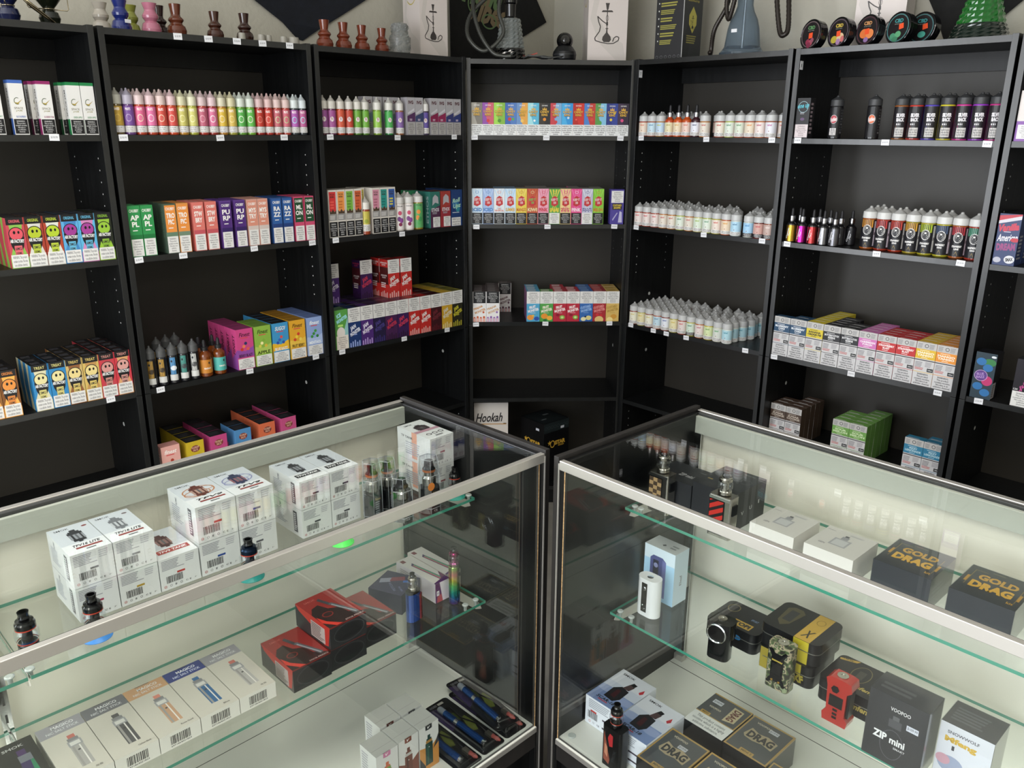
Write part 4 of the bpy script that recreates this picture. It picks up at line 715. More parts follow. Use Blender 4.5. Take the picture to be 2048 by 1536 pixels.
def pbj(c, t):
    F = [('r', 0, 0, 1, 1, '#dedcdc'), ('t', 'PB&JAM', .4, .46, .7, .09, t, 22, .04), ('t', 'MONSTER', .55, .36, .86, .08, t, 22, .04), ('e', .8, .32, .08, .08, c)]
    for i, x in enumerate((.04, .28, .52, .76)): F += [('r', x, 0, x + .16, .13 + .03 * (i % 2), c), ('e', x + .08, .13 + .03 * (i % 2), .08, .08, c), ('r', x + .04, 0, x + .12, .12, '#e8c4c0')]
    return carton('pbj' + c, .0535, .05, .124, '#cfcdcd', F + [('w', .03, .62, .97, 1, BK, '#c4c4c4')], [('r', 0, 0, 1, 1, '#4a3f40'), ('l', .1, .1, .9, .9, 3, '#8a8484')])
column(4, .018, .815, pbj('#c05a30', '#c08a50'), 3, .05, 'white carton with orange drips', 'black-topped white cartons, corner bookcase', pos='left')
column(4, .0725, .815, pbj('#8a60a8', '#c09a70'), 4, .05, 'white carton with purple drips', 'black-topped white cartons, corner bookcase', pos='right')
put(4, .1285, .20, .815, pbj('#5a3a4c', '#6a4c50'), 'shaded carton half hidden behind the purple-dripped ones, third shelf', 'black-topped white cartons, corner bookcase')
def fm(i, c, t, blobs, title='FRUIT\nMONSTER'):
    F = [('r', 0, 0, 1, .6, c), ('t', title, .48, .43, .86, .2, t, 14, .05, .1), ('l', .3, .28, .8, .3, 1, t)] + [('e', x, y, r, r * .8, col) for x, y, r, col in blobs]
    return carton('fm%d' % i, .053, .053, .124, c, F + [('w', .0, .6, 1, 1, WP, '#4a4a50')], [('r', 0, 0, 1, 1, c), ('l', .1, .1, .9, .9, 2, t)], [('r', 0, 0, 1, 1, '#7a3a6c' if i == 0 else c)])
FM = [('#4f9fc4', '#e4e0e4', [(.3, .14, .26, '#e0903c'), (.78, .1, .2, '#2c4fa0'), (.5, .2, .1, '#d8b050')], 3, 'sky blue fruit', 'FRUIT\nMONSTER'), ('#4f9a4a', '#e8e0d0', [(.35, .18, .26, '#e08f34'), (.75, .12, .22, '#e8a83c'), (.4, .04, .14, '#2c6a34')], 1, 'green and orange fruit', 'FRUIT\nMONSTER'), ('#b02a3c', '#ecdcdc', [(.7, .14, .2, '#7fb04a'), (.7, .14, .1, '#c8d890'), (.35, .22, .14, '#8a1c30')], 3, 'crimson kiwi, left', 'FRUIT\nMONSTER'), ('#b22a3e', '#ecdcdc', [(.7, .14, .2, '#7fb04a'), (.7, .14, .1, '#c8d890'), (.35, .22, .14, '#8a1c30')], 2, 'crimson kiwi, right', 'FRUIT\nMONSTER'),
      ('#3564a8', '#8fb0dc', [(.3, .08, .2, '#e0d8a8'), (.7, .12, .22, '#d8cc88'), (.45, .16, .08, '#1c2434')], 3, 'blue and cream', 'CUSTARD\nMONSTER'), ('#a02c34', '#d88a88', [(.35, .22, .12, '#c8323a'), (.65, .2, .12, '#c03038'), (.5, .06, .34, '#d8b878')], 3, 'dark red and cream', 'CUSTARD\nMONSTER'), ('#cfae64', '#a8863c', [(.6, .16, .24, '#c8923c'), (.3, .06, .24, '#e4d08c')], 3, 'butterscotch yellow', 'CUSTARD\nMONSTER')]
for i, (c, t, bl, n, ds, tt) in enumerate(FM):
    column(4, .236 + .0542 * i, .815, fm(i, c, t, bl, tt), min(n, 2) + (n > 2), .053, ds + ' carton', 'square fruit cartons, corner bookcase')

# sixth and seventh bookcases
def baz(c, t, title, sub):
    F = [('r', 0, .84, 1, 1, '#b8b6b4'), ('l', .06, .86, .36, .97, 4, '#8a8a8c'), ('l', .64, .86, .96, .97, 4, '#8a8a8c'), ('o', .5, .92, .1, .1, .03, '#4a4a4c'), ('r', 0, .62, 1, .84, c), ('t', title, .5, .73, .84, .11, t, 0, .05), ('l', .3, .64, .7, .66, 1, t), ('l', .2, .8, .8, .82, 1, t), ('r', 0, .58, 1, .6, '#2a2228'),
         ('l', .05, .42, .5, .55, 4, '#8a888c'), ('l', .55, .44, .97, .56, 4, '#9a989c'), ('l', .05, .36, .6, .42, 2, '#b86a68'), ('r', .68, .34, .98, .42, '#222226'), ('t', '100ml', .83, .38, .2, .035, '#c9c9c9'), ('r', 0, .31, 1, .32, c), ('t', 'WARNING:\nThis product\ncontains nicotine.\nNicotine is an\naddictive chemical.', .5, .16, .84, .26, '#3a3a40', 0, .015)]
    return carton('bz' + title + c, .0585, .0325, .137, '#c6c5c6', F, [('r', 0, 0, 1, 1, c), ('l', .1, .1, .9, .3, 1, '#d8d8d8')], [('r', 0, 0, 1, 1, c)], [('r', 0, 0, 1, 1, c)])
BZ = [('#2a4a68', '#d8dde2', 'BLUEBERRY\nCAKE', 1, 'left navy'), ('#2a4a68', '#d8dde2', 'BLUEBERRY\nCAKE', 2, 'right navy'), ('#d0bc30', '#33301c', 'BANANA\nCREAM PIE', 7, 'lemon yellow'), ('#202024', '#d8d8da', 'BUTTERSCOTCH\nRESERVE', 5, 'left black'), ('#202024', '#d8d8da', 'BUTTERSCOTCH\nRESERVE', 3, 'right black'), ('#c870b0', '#e8dce6', 'CARIBBEAN\nPUNCH', 5, 'orchid pink'), ('#b8282c', '#ecdcdc', 'STRAWBERRY\nBLAST', 4, 'left red'), ('#b8282c', '#ecdcdc', 'STRAWBERRY\nBLAST', 4, 'right red'), ('#d8b030', '#ece4c8', 'MANGO\nTANGO', 5, 'golden'), ('#e08f34', '#f0e4d0', 'MANGO\nTANGO', 5, 'orange')]
for i, (c, t, tt, n, ds) in enumerate(BZ):
    column(6, .0175 + .0601 * i, .815, baz(c, t, tt, ''), n, .0325, ds + '-banded carton', 'white cartons with a colour band, sixth bookcase')
for u, v, c, t, tt, n, ds in ((.018, .045, '#4a3a30', '#b8aca0', 'SUGAR\nCOOKIE', 3, 'left brown'), (.0775, .045, '#4a3a30', '#b8aca0', 'SUGAR\nCOOKIE', 5, 'right brown'), (.252, .045, '#6a9a4a', '#c8dcb0', 'SOUR\nMELON', 4, 'left green'), (.3115, .045, '#6a9a4a', '#c8dcb0', 'SOUR\nMELON', 6, 'right green'), (.492, .05, '#2f7a9c', '#b0d0dc', 'FIZZY\nLEMONADE', 1, 'left blue'), (.5515, .05, '#2f7a9c', '#b0d0dc', 'FIZZY\nLEMONADE', 2, 'right blue')):
    column(6, u, .489, baz(c, t, tt, ''), n, .0325, ds + '-banded carton', 'banded cartons seen through the glass', v0=v)
ONE = carton('oneup', .0455, .032, .124, '#17171a', [('r', 0, 0, 1, 1, '#1b1b1e'), ('o', .5, .78, .38, .38, .03, '#8fb0b8'), ('t', 'one up', .5, .78, .86, .12, '#48a8b8', 6, .03, .3), ('l', .3, .6, .7, .65, 2, '#9a9aa0'), ('e', .5, .48, .16, .1, '#5c4468'), ('w', .02, .03, .98, .35, '#d0c4c6', '#5a5054')], [('r', 0, 0, 1, 1, '#2a2a2c')], (), [('l', .2, .1, .8, .9, 8, '#8a7a80')])
column(6, .0175, 1.542, ONE, 1, .032, 'black carton with a blue script logo', 'odd cartons on the right wall')
PUR = carton('purple', .05, .05, .13, '#c9b8cf', [('r', 0, 0, 1, .4, '#7a4a98'), ('r', 0, .4, 1, 1, '#cfc8c4'), ('w', .1, .05, .95, .33, WP, '#4a4a50')])
column(7, .018, 1.542, PUR, 1, .05, 'lilac-based carton at the very edge of the photo', 'odd cartons on the right wall')
AME = carton('amer', .056, .056, .142, '#26345c', [('r', 0, 0, 1, 1, '#27355e'), ('p', [(0, .8), (1, .9), (1, 1), (0, .92)], '#c4c0c8'), ('p', [(0, .86), (1, .97), (1, 1), (0, .96)], '#b03040'), ('t', 'Vanilla', .5, .74, .9, .14, '#b83048', 8, .05, .3), ('l', .3, .64, .7, .66, 1, '#c8c4d0'), ('t', 'American', .5, .54, .92, .14, '#dcd8e0', 4, .02, .4), ('t', 'DREAM', .5, .36, .84, .14, '#8a3a70', 4, .06), ('e', .2, .1, .18, .14, '#a8a8b4'), ('e', .75, .12, .24, .2, '#c8c8cc'), ('t', 'SMAX', .75, .12, .34, .07, '#2a2a30', 10, .05), ('e', .85, .5, .2, .1, '#b02c3c')], [('r', 0, 0, 1, 1, '#1c1c22')], (), [('l', .2, .1, .8, .6, 7, '#8a8a90')])
AME2 = carton('amer2', .056, .056, .142, '#26345c', [('r', 0, 0, 1, 1, '#27355e'), ('t', 'Vanilla', .5, .74, .9, .14, '#b83048', 8, .05, .3), ('t', 'American', .5, .54, .92, .14, '#dcd8e0', 4, .02, .4)])
column(7, .019, 1.208, AME, 3, .056, 'navy and red carton with American lettering', 'odd cartons on the right wall')
RAZ = carton('razz', .056, .056, .138, '#1e2430', [('r', 0, 0, 1, 1, '#2a3a44'), ('e', .7, .8, .3, .2, '#3a7a48'), ('e', .3, .8, .24, .2, '#2f6ca4'), ('e', .65, .68, .24, .2, '#2f6ca4'), ('e', .3, .26, .24, .2, '#2f6ca4'), ('e', .68, .14, .24, .2, '#2f6ca4'), ('e', .7, .4, .26, .26, '#b8386c'), ('o', .38, .5, .32, .3, .03, '#b89ac8'), ('e', .38, .5, .28, .26, '#5c3c84'), ('t', 'BLUE\nRAZZ', .36, .5, .4, .12, '#a88ac0', 10, .04), ('e', .85, .93, .12, .06, '#d8dce0')], [('r', 0, 0, 1, 1, '#17171b')], (), [('r', 0, 0, 1, 1, '#141418'), ('r', 0, .02, .5, .36, '#a8a4a4'), ('l', .05, .05, .45, .33, 6, '#5a5658')])
column(7, .0225, .815, RAZ, 1, .056, 'carton covered in blue and purple raspberries', 'odd cartons on the right wall')
HUM = carton('hum', .056, .056, .138, '#1c1a20', [('r', 0, 0, 1, 1, '#201d24'), ('t', 'Humble', .55, .6, .8, .18, '#b84a88', 72, .03, .4), ('t', '120', .14, .36, .2, .04, '#d0d0d0'), ('w', .02, .0, .98, .32, WP, '#4a4a50')], [('r', 0, 0, 1, 1, '#17171b')])
column(7, .13, .815, HUM, 1, .056, 'black carton with upright pink script', 'odd cartons on the right wall')

# ============================================================ bottles
def cyl(r): return lambda x, y, o, ph=0: ((r + o) * math.sin(x / r), -(r + o) * math.cos(x / r), y)
BOT = {}
def bottle_meshes(key, kind, body, cap, F, zl0, zl1, r, zb, zc, ztip, arc=1.35, capm=None):
    """r radius, zb height of body shoulder, zc top of the straight collar, ztip top of the nozzle"""
    if key in BOT: return BOT[key]
    mb = MB(); bm = pm('liquid_' + body, body, .12, coat=.4)
    if kind == 'dropper':
        mb.lathe([(r * .92, 0), (r, .002), (r, zb * .82), (r * .93, zb * .9), (r * .5, zb), (r * .45, zb + .004)], bm, 20)
    else: mb.lathe([(r * .93, 0), (r, .002), (r, zb - .003), (r * .95, zb), (r * .9, zb + .001)], bm, 20)
    body_me = mb.mesh('bottle'); mb = MB(); cm = capm or pm('cap_' + cap, cap, .32)
    if kind == 'dropper':
        col = pm('silver_collar', '#a9a9ac', .2, 1) if cap != '#1c1c1e' else pm('black_collar', '#1e1e20', .35)
        mb.lathe([(r * .56, zb + .0035), (r * .58, zc - .001), (r * .5, zc)], col, 18); q = pm('rubber_bulb', '#1d1d20', .5)
        mb.lathe([(r * .32, zc), (r * .3, zc + (ztip - zc) * .3), (r * .26, ztip - .004), (r * .14, ztip - .0008), (0.0004, ztip)], q, 14)
    else:
        cone = pm('clear_nozzle_' + cap, cap, .25, trans=.35) if capm is None else capm
        mb.lathe([(r * .985, zb + .0008), (r * 1.0, zb + .002), (r * .97, zc - .001), (r * .93, zc, cone), (r * .5, zc + (ztip - zc) * .42), (r * .24, zc + (ztip - zc) * .66), (r * .2, ztip - .002), (r * .1, ztip - .0003)], cm, 20)
    cap_me = mb.mesh('cap'); W = 2 * arc * r; mb = MB(); c = cyl(r)
    mb.paint(lambda x, y, o: c(x - W / 2, y + zl0, o + .00018), W, zl1 - zl0, F, .00002, curved=r * .2)
    BOT[key] = (body_me, cap_me, mb.mesh('label')); return BOT[key]
def bottle(un, u, v, z, key, label, group, rot=0, name='liquid_bottle', zoff=0):
    b, c, l = BOT[key]
    o = new(name, b); tag(o, label, 'bottle', group); setin(o, U[un], u, v, z + .0003 + zoff, 0)
    k = new('cap', c, o); k = new('label', l, o); k.rotation_euler = (0, 0, (.4 if un > 4 else -.4) + R.uniform(-.08, .08))
    return o
# facing angle: labels look out from the shelf towards the counter
def n60(key, body, cap, lab, l2, txt='FRUITS'):
    F = [('r', 0, 0, 1, 1, '#d5d2cf'), ('r', 0, .26, 1, 1, lab), ('p', [(0, .26), (.28, .26), (.2, .6), (.3, 1), (0, 1)], l2), ('t', txt, .5, .9, .34, .1, '#ece4e2', 0, .03), ('e', .5, .56, .21, .26, l2), ('e', .5, .56, .17, .2, lab), ('l', .38, .44, .62, .68, 4, '#dcd6dc'), ('r', 0, .25, 1, .265, '#2a2a2c'), ('r', 0, 0, 1, .25, '#dad8d6'), ('t', 'This product contains\nnicotine. Nicotine is\nan addictive chemical.', .5, .125, .42, .2, '#55555a', 0, .02)]
    bottle_meshes(key, 'b', body, cap, F, .007, .075, .0143, .080, .1045, .1235)
B1 = [('#5a4a2a', '#a8a69c', '#b08f3a', '#c9a84a', 'mustard'), ('#5c3a70', '#aaa4b4', '#704a90', '#a890b8', 'violet'), ('#a03a24', '#cdb8b8', '#cf6088', '#dcc4b0', 'pink'), ('#a03a24', '#cdb4b8', '#d06a98', '#e0c8d0', 'rose pink'), ('#b04020', '#cdb8b4', '#bf4a40', '#dcb8a0', 'red'), ('#b04020', '#ccb2b4', '#c44a44', '#d8b0a0', 'coral red'), ('#a8782a', '#c2bfa0', '#b8b060', '#d8d49a', 'khaki yellow'), ('#9a9a3a', '#cfcdb4', '#c4c070', '#dcd8a8', 'pale yellow'), ('#9c3428', '#c4aeb0', '#b05a70', '#cf98a4', 'dusty rose'), ('#8a2c24', '#ccb4b8', '#c8688c', '#dcd0d4', 'white-striped pink'),
      ('#a0702a', '#c4bfa8', '#c9a83c', '#dcd0a8', 'gold'), ('#94903a', '#c2bc9c', '#c4a850', '#d8c888', 'amber yellow'), ('#5a8a34', '#c6cdc4', '#4f9f48', '#cfe0c4', 'green'), ('#6a9a34', '#c8cfc6', '#5cac4c', '#dcdcc8', 'bright green'), ('#8a2420', '#c4a8a8', '#b03428', '#d0766a', 'dark red'), ('#9c2c24', '#caacaa', '#bc3a30', '#e0a090', 'tomato red'), ('#9a3c2c', '#ccb4b0', '#b85c68', '#b8c89c', 'pink and sage'), ('#a03c30', '#ccb4b0', '#bf6070', '#a8c08c', 'pink and green'), ('#2f3438', '#ccd4d4', '#a858a8', '#9cd0dc', 'cyan and magenta'), ('#2c3034', '#c8d0d4', '#b0588c', '#a4d4dc', 'aqua and pink')]
UB = [.0318, .0622, .0926, .1226, .1526, .1826, .2126, .2426, .2728, .3030, .3332, .3634, .3936, .4238, .4540, .4842, .5144, .5446, .5746, .6036]
for i, (b, c, l, l2, ds) in enumerate(B1):
    n60('a%d' % i, b, c, l, l2, 'FRUITS' if i not in (0,) else 'BAKED')
    for k in range(3 if i % 3 == 2 else 2):
        lb = '%s-labelled bottle, %s' % (ds, ('front row' if k == 0 else ordn(k) + ' row')) + ', ' + where(2, 1.542)
        bottle(2, UB[i] + (.0 if k == 0 else (.0008 if i < 18 else -.0)), .024 + .0315 * k, 1.542, 'a%d' % i, lb, 'slim tinted bottles in a full row, second bookcase', rot=-.1)
n60('yy', '#7a4a20', '#cfcac0', '#c8b84a', '#8a9a3c')
B3 = [('#4a2030', '#c8c4bc', '#8a4a84', '#6a3464', 'mauve'), ('#5a2448', '#ccc8c0', '#9a508c', '#7c3c74', 'plum pink'), ('#a83c20', '#ccc6be', '#c4543c', '#e08a60', 'orange red'), ('#8a2c20', '#ccc8c2', '#b84434', '#a83428', 'scarlet'), ('#4f7a2c', '#cfccc4', '#6aa03c', '#4f8a34', 'left grass green'), ('#4f7a2c', '#ccc9c2', '#6ca43e', '#549038', 'right grass green'), ('#7a9a38', '#d0cec8', '#8cb84c', '#5c9a3c', 'yellow green'), ('#2f7a3c', '#d2d0ca', '#48a050', '#3a8a60', 'emerald'), ('#8a5a3c', '#cfccc8', '#7a5c98', '#5a6cb0', 'violet blue'), ('#40344c', '#d8d6d4', '#5c4c94', '#c8b040', 'indigo and yellow')]
for i, (u, (b, c, l, l2, ds)) in enumerate(zip((.035, .066, .1, .1335, .166, .198, .2485, .298, .3445, .4556), B3)):
    F = [('r', 0, 0, 1, 1, l), ('p', [(.1, .55), (.9, .75), (.9, 1), (.1, 1)], l2), ('e', .5, .62, .16, .2, '#e0dcdc'), ('t', 'N', .5, .62, .16, .2, '#8a2430', 0, .08), ('l', .3, .38, .7, .44, 1, '#e8e0a0'), ('r', 0, 0, 1, .26, '#d8d6d4'), ('t', WTXT2, .5, .13, .5, .18, '#4a4a50', 0, .02)]
    bottle_meshes('c%d' % i, 'b', b, c, F, .006, .077, .0146, .0815, .106, .1245)
    bottle(3, u, .024 if i < 9 else .0215, 1.542, 'c%d' % i, '%s-labelled bottle with an N badge, ' % ds + where(3, 1.542), 'bottles with N badges, third bookcase')
for o in [x for x in bpy.data.objects if x.get('group') == 'grey-topped slim cartons, third bookcase' and 'slate' in x['label'] and 'behind' not in x['label']]: pass
# second shelf, third bookcase
F = [('r', 0, 0, 1, 1, '#b8ac4c'), ('l', .34, .7, .66, .9, 3, '#4a4a2a'), ('e', .5, .5, .16, .16, '#8f9a3c'), ('r', 0, 0, 1, .34, '#d8d6d0'), ('t', WTXT2, .5, .17, .5, .26, '#4a4a50', 0, .02)]
bottle_meshes('pm', 'b', '#8a3a20', '#d2cec6', F, .012, .08, .0165, .086, .110, .130)
bottle(3, .1785, .0195, 1.208, 'pm', 'yellow-labelled bottle standing before the narrow cartons, ' + where(3, 1.208), 'lone bottles, third bookcase')
for k, (l, l2, ds) in enumerate((('#dcd6d4', '#6a3a78', 'left white bottle with purple fruit'), ('#dcd6d4', '#74407c', 'right white bottle with purple fruit'), ('#5aa060', '#d8863c', 'green label bottle with orange fruit'))):
    F = [('r', 0, 0, 1, 1, l), ('t', 'TINTED BREW', .5, .93, .4, .05, '#3a3a3c', 0, .02), ('e', .48, .66, .13, .14, l2 if k == 2 else '#c0506c'), ('e', .42, .42, .12, .16, l2), ('e', .58, .36, .14, .16, '#8a4a94' if k < 2 else '#3f8a50'), ('e', .5, .2, .12, .12, '#7a2c4c' if k < 2 else '#4f9a58')]
    bottle_meshes('tb%d' % k, 'b', '#c9c2bc' if k < 2 else '#8f7a2c', '#cfcdca', F, .006, .094, .0205, .097, .119, .137)
    bottle(3, .331 + .0435 * k, .03, 1.208, 'tb%d' % k, ds + ', ' + where(3, 1.208), 'stout bottles, third bookcase')
    if k < 2: bottle(3, .349 + .0435 * k, .073, 1.208, 'tb0', 'white bottle behind the stout front ones, ' + ('left' if k == 0 else 'right') + ', ' + where(3, 1.208), 'stout bottles, third bookcase')

# naked-style small bottles, fifth bookcase
def nk(key, body, lab, tc, warn='#dcdad8', wt='#3a3a40', l2=None, kind='b'):
    F = [('r', 0, 0, 1, 1, lab)] + ([('p', [(.5, .3), (1, .3), (1, 1), (.62, 1)], l2)] if l2 else []) + [('t', 'naked', .44, .82, .3, .15, tc, 0, .03), ('l', .34, .52, .6, .62, 2, tc), ('p', [(.38, .42), (.46, .42), (.42, .34)], '#8a4a3a'), ('r', 0, 0, 1, .26, warn), ('t', 'WARNING: This product\ncontains nicotine. Nicotine is\nan addictive chemical.', .5, .13, .62, .2, wt, 0, .03)]
    if kind == 'b': bottle_meshes(key, 'b', body, '#bcbdbd', F, .003, .050, .0192, .053, .0735, .089)
    else: bottle_meshes(key, 'dropper', body, '#bcbdbd', F, .005, .05, .0182, .066, .085, .112)
NK = {'pe': ('#a0402c', '#d8c8b8', '#d07a5c', 'peach'), 'lb': ('#a85a3c', '#b8d0dc', '#4f80a0', 'light blue'), 'by': ('#b0803c', '#b4cce0', '#b8bc4a', 'blue and yellow'), 'bg': ('#b0702c', '#d4ccc0', '#b04a44', 'beige'), 'cr': ('#a04a30', '#dcd4c8', '#b8443c', 'cream, red-lettered'), 'gp': ('#a8b050', '#cfd8cc', '#4f8a68', 'mint and pink'), 'gn': ('#b05030', '#ccd4c4', '#5a8a5c', 'sage'), 'or': ('#a84c2c', '#d8ccb8', '#d0883c', 'sand'), 'pw': ('#b0602c', '#dcd0cc', '#b05068', 'blush'), 'wm': ('#9a5038', '#d8d8e0', '#b05a94', 'white, magenta-lettered'), 'rb': ('#b06a34', '#d4c8c0', '#c0585c', 'tan, red-lettered'),
      'pk': ('#a03c28', '#d8ccc8', '#c44a50', 'pale pink'), 'li': ('#b8b070', '#ccd8c8', '#98b440', 'lime and blue'), 'yp': ('#a8a040', '#dcd0c4', '#c4544a', 'rosy cream'), 'og': ('#b0542c', '#dcc8b0', '#d0983c', 'apricot'), 'bl': ('#c0c8c4', '#a8cce0', '#4a7a9c', 'sky blue'), 'bk': ('#b8bcb4', '#9cc4e0', '#3a80b8', 'blue with black notice'), 'ro': ('#6a2420', '#c49c94', '#b03a48', 'rose with black notice'), 'rg': ('#8a5040', '#b8a098', '#dcd0cc', 'rose grey'),
      'yw': ('#8a4030', '#dcdac8', '#c8b860', 'cream white'), 'ye': ('#b0a850', '#d8d0a8', '#c8b048', 'soft yellow'), 'wb': ('#7a3028', '#d8dce4', '#4a60a0', 'white, blue-lettered'), 'mg': ('#b0a840', '#c8d8c8', '#3f7a60', 'mint with black notice'), 'lm': ('#b8a840', '#ccd8a8', '#6a9a50', 'lime'), 'gy': ('#c0c0b0', '#ccd0c8', '#4a9a5c', 'grey mint'), 'aq': ('#c8d0c8', '#a8cdd8', '#4a90a4', 'aqua')}
for k, q in NK.items():
    dk = k in ('bk', 'ro', 'rg', 'mg'); nk(k, q[0], q[1], q[2], '#222226' if dk else '#dcdad8', '#d0d0d0' if dk else '#3a3a40', l2='#d0dcec' if k in ('by', 'li') else ('#dccccc' if k in ('gp', 'yp') else None))
nk('dA', '#b0441c', '#d8d0ac', '#a89a4c', kind='d'); nk('dB', '#c0501c', '#dcccae', '#c89a44', kind='d'); nk('dC', '#b84c1c', '#dcc0b4', '#c8644c', kind='d'); nk('dD', '#3c1c24', '#d8dae4', '#4a5070', kind='d')
gn = 'small white-capped bottles, fifth bookcase'
def nb(u, v, z, key, lb, group=gn): bottle(5, u, v, z, key, lb, group, rot=-.25)
DS = {'dA': 'cream-green', 'dB': 'cream-orange', 'dC': 'peach', 'dD': 'white-blue'}
# the front rows, left to right
row1 = [(.036, 'pe'), (.0755, 'lb'), (.1145, 'by'), (.154, 'dA'), (.193, 'dB'), (.232, 'dC'), (.271, 'dD'), (.3105, 'bg'), (.373, 'cr'), (.4125, 'gp'), (.452, 'gn'), (.4915, 'or'), (.527, 'pw') , (.5665, 'wm'), (.598, 'rb')]
row1 = [(u if i < 12 else .4915 + .0393 * (i - 11) * .905, k) for i, (u, k) in enumerate(row1)]
row1[12] = (.5272, 'pw'); row1[13] = (.5632, 'wm'); row1[14] = (.599, 'rb')
fix = [.036, .0755, .115, .1543, .1925, .2307, .269, .3085, .3725, .412, .4515, .4905]
row1 = [(fix[i] if i < 12 else (.5297, .5690, .5975)[i - 12], k) for i, (u, k) in enumerate(row1)]
for i, (u, k) in enumerate(row1):
    v = .0235 if i != 14 else .052
    nb(u, v, 1.542, k, '%s %s, %s in the front row, %s' % (DS.get(k) or NK[k][3], 'dropper bottle' if k[0] == 'd' else 'bottle', ordn(i), where(5, 1.542)))
for i, (u, k) in enumerate([(.09, 'pe'), (.132, 'cr'), (.175, 'gn'), (.215, 'or'), (.255, 'pe'), (.336, 'rg'), (.47, 'cr'), (.509, 'bg'), (.549, 'gn')]):
    nb(u, .068 if i != 5 else .066, 1.542, k, '%s bottle, %s in the second row, %s' % (NK[k][3], ordn(i), where(5, 1.542)))
row2 = 'pk pk pk bg bg gp bg li gp yp og bl'.split()
for i, k in enumerate(row2): nb(.0365 + .0393 * i, .0225, 1.208, k, '%s bottle, %s in the front row, %s' % (NK[k][3], ordn(i), where(5, 1.208)))
for i, (u, k) in enumerate(((.520, 'bk'), (.5595, 'ro'), (.5985, 'rg'))): nb(u, .0225, 1.208, k, '%s bottle near the right end, front row, %s' % (NK[k][3], where(5, 1.208)))
for r_, cols in enumerate(((0, 1, 2, 3, 4, 5, 6, 7, 8, 9, 10, 12, 13.02, 14.05), (0, 1, 2, 3, 4, 5, 6, 7, 8, 9.4, 13.2, 14.2), (0, 1, 2, 3, 4, 6, 7.4, 9.2, 13), (0, 1, 2, 3, 4, 6.4, 8.4, 11, 12.2, 14.2), (0, 1, 2.2, 3.4, 7, 10, 12, 14.2))):
    for j, cidx in enumerate(cols):
        k = ('pk', 'bg', 'gn', 'yp', 'og', 'bl')[int(cidx) % 6] if cidx < 11 else 'bl'
        nb(min(.0365 + .0393 * cidx, .598), .0225 + .0402 * (r_ + 1), 1.208, k, '%s bottle, %s in the %s row back, %s' % (NK[k][3], ordn(j), ordn(r_ + 1), where(5, 1.208)))
row3 = 'yw ye yw lb wb ye pk mg pw lm gy aq'.split()
for i, k in enumerate(row3): nb(.0365 + .0395 * i, .0225, .815, k, '%s bottle, %s in the front row, %s' % (NK[k][3], ordn(i), where(5, .815)))
for r_, cols in enumerate(((0, 1, 2, 3, 4, 5, 6, 7, 8, 9, 10, 11), (0, 1, 2, 3, 4, 5, 6, 7, 8.3, 9.3, 10.3, 11.3), (0, 1, 2, 3, 4.2, 5.4, 6.6, 7.6, 8.8, 11.5), (0, 1, 2, 3, 6, 7.2, 8.4, 10, 11.2, 12.6), (0, 1, 2, 3, 4, 5, 6.5, 7.7, 8.9, 10.1, 11.4, 12.7, 13.8))):
    for j, cidx in enumerate(cols):
        k = ('yw', 'pe', 'gn', 'lb', 'or', 'wb')[int(cidx) % 6] if cidx < 10.5 else 'aq'
        nb(min(.0365 + .0395 * cidx, .6), .0225 + .0405 * (r_ + 1), .815, k, '%s bottle, %s in the %s row back, %s' % (NK[k][3], ordn(j), ordn(r_ + 1), where(5, .815)))

# sixth bookcase bottles
M_bcap = pm('black_ribbed_cap', '#37383a', .42)
for i, (c, ds) in enumerate((('#b02c3c', 'red'), ('#d0602c', 'orange'))):
    F = [('r', 0, 0, 1, 1, '#161619'), ('o', .42, .6, .2, .24, .02, '#c9c4c4'), ('e', .42, .6, .17, .21, c), ('t', 'Ruthless', .42, .6, .36, .14, '#e0dcdc', 12, .03, .3), ('l', .82, .1, .98, .95, 9, '#9a9a9c')] + ([('r', .24, .06, .6, .3, '#d0cccc'), ('t', WTXT, .42, .18, .3, .2, '#4a4a50')] if i == 0 else [])
    bottle_meshes('ru%d' % i, 'b', '#17171a', '#37383a', F, .006, .094, .0205, .0975, .117, .131, capm=M_bcap)
bottle(6, .138, .04, 1.542, 'ru0', 'black bottle with a red round badge and white notice, ' + where(6, 1.542), 'black bottles, sixth bookcase')
bottle(6, .258, .04, 1.542, 'ru1', 'black bottle with an orange round badge standing alone, ' + where(6, 1.542), 'black bottles, sixth bookcase')
for i, (c, ds) in enumerate((('#8a5024', 'brown'), ('#b8322a', 'red'), ('#4f3fa8', 'violet and red'), ('#c0b42c', 'yellow'), ('#c03488', 'pink'), ('#8a34b0', 'purple'), ('#b02c78', 'magenta'))):
    F = [('r', 0, 0, 1, 1, '#1c1a1e'), ('p', [(.5, .6), (.85, .5), (.85, 1), (.45, 1)], c), ('p', [(.15, 0), (.35, 0), (.3, .4), (.15, .5)], c), ('t', 'SILVER\nBACK', .47, .66, .44, .26, '#dcd8dc', 0, .06), ('r', .3, .42, .5, .47, '#dcd8dc'), ('r', .26, .05, .7, .34, '#c9c5c2'), ('t', WTXT2, .48, .2, .38, .2, '#4a4a50')]
    bottle_meshes('sb%d' % i, 'b', c, '#37383a', F, .004, .094, .0208, .0975, .117, .131, capm=M_bcap)
    for k in range(2): bottle(6, .3335 + .0437 * i - .001 * k, .055 + .043 * k, 1.542, 'sb%d' % i, '%s and black bottle, %s row, %s' % (ds, ordn(k), where(6, 1.542)), 'black bottles, sixth bookcase')
DR = [('#c9a03c', 'gold'), ('#b8288c', 'magenta'), ('#b83a3c', 'red'), ('#8a8a8e', 'silver'), ('#77777c', 'steel')]
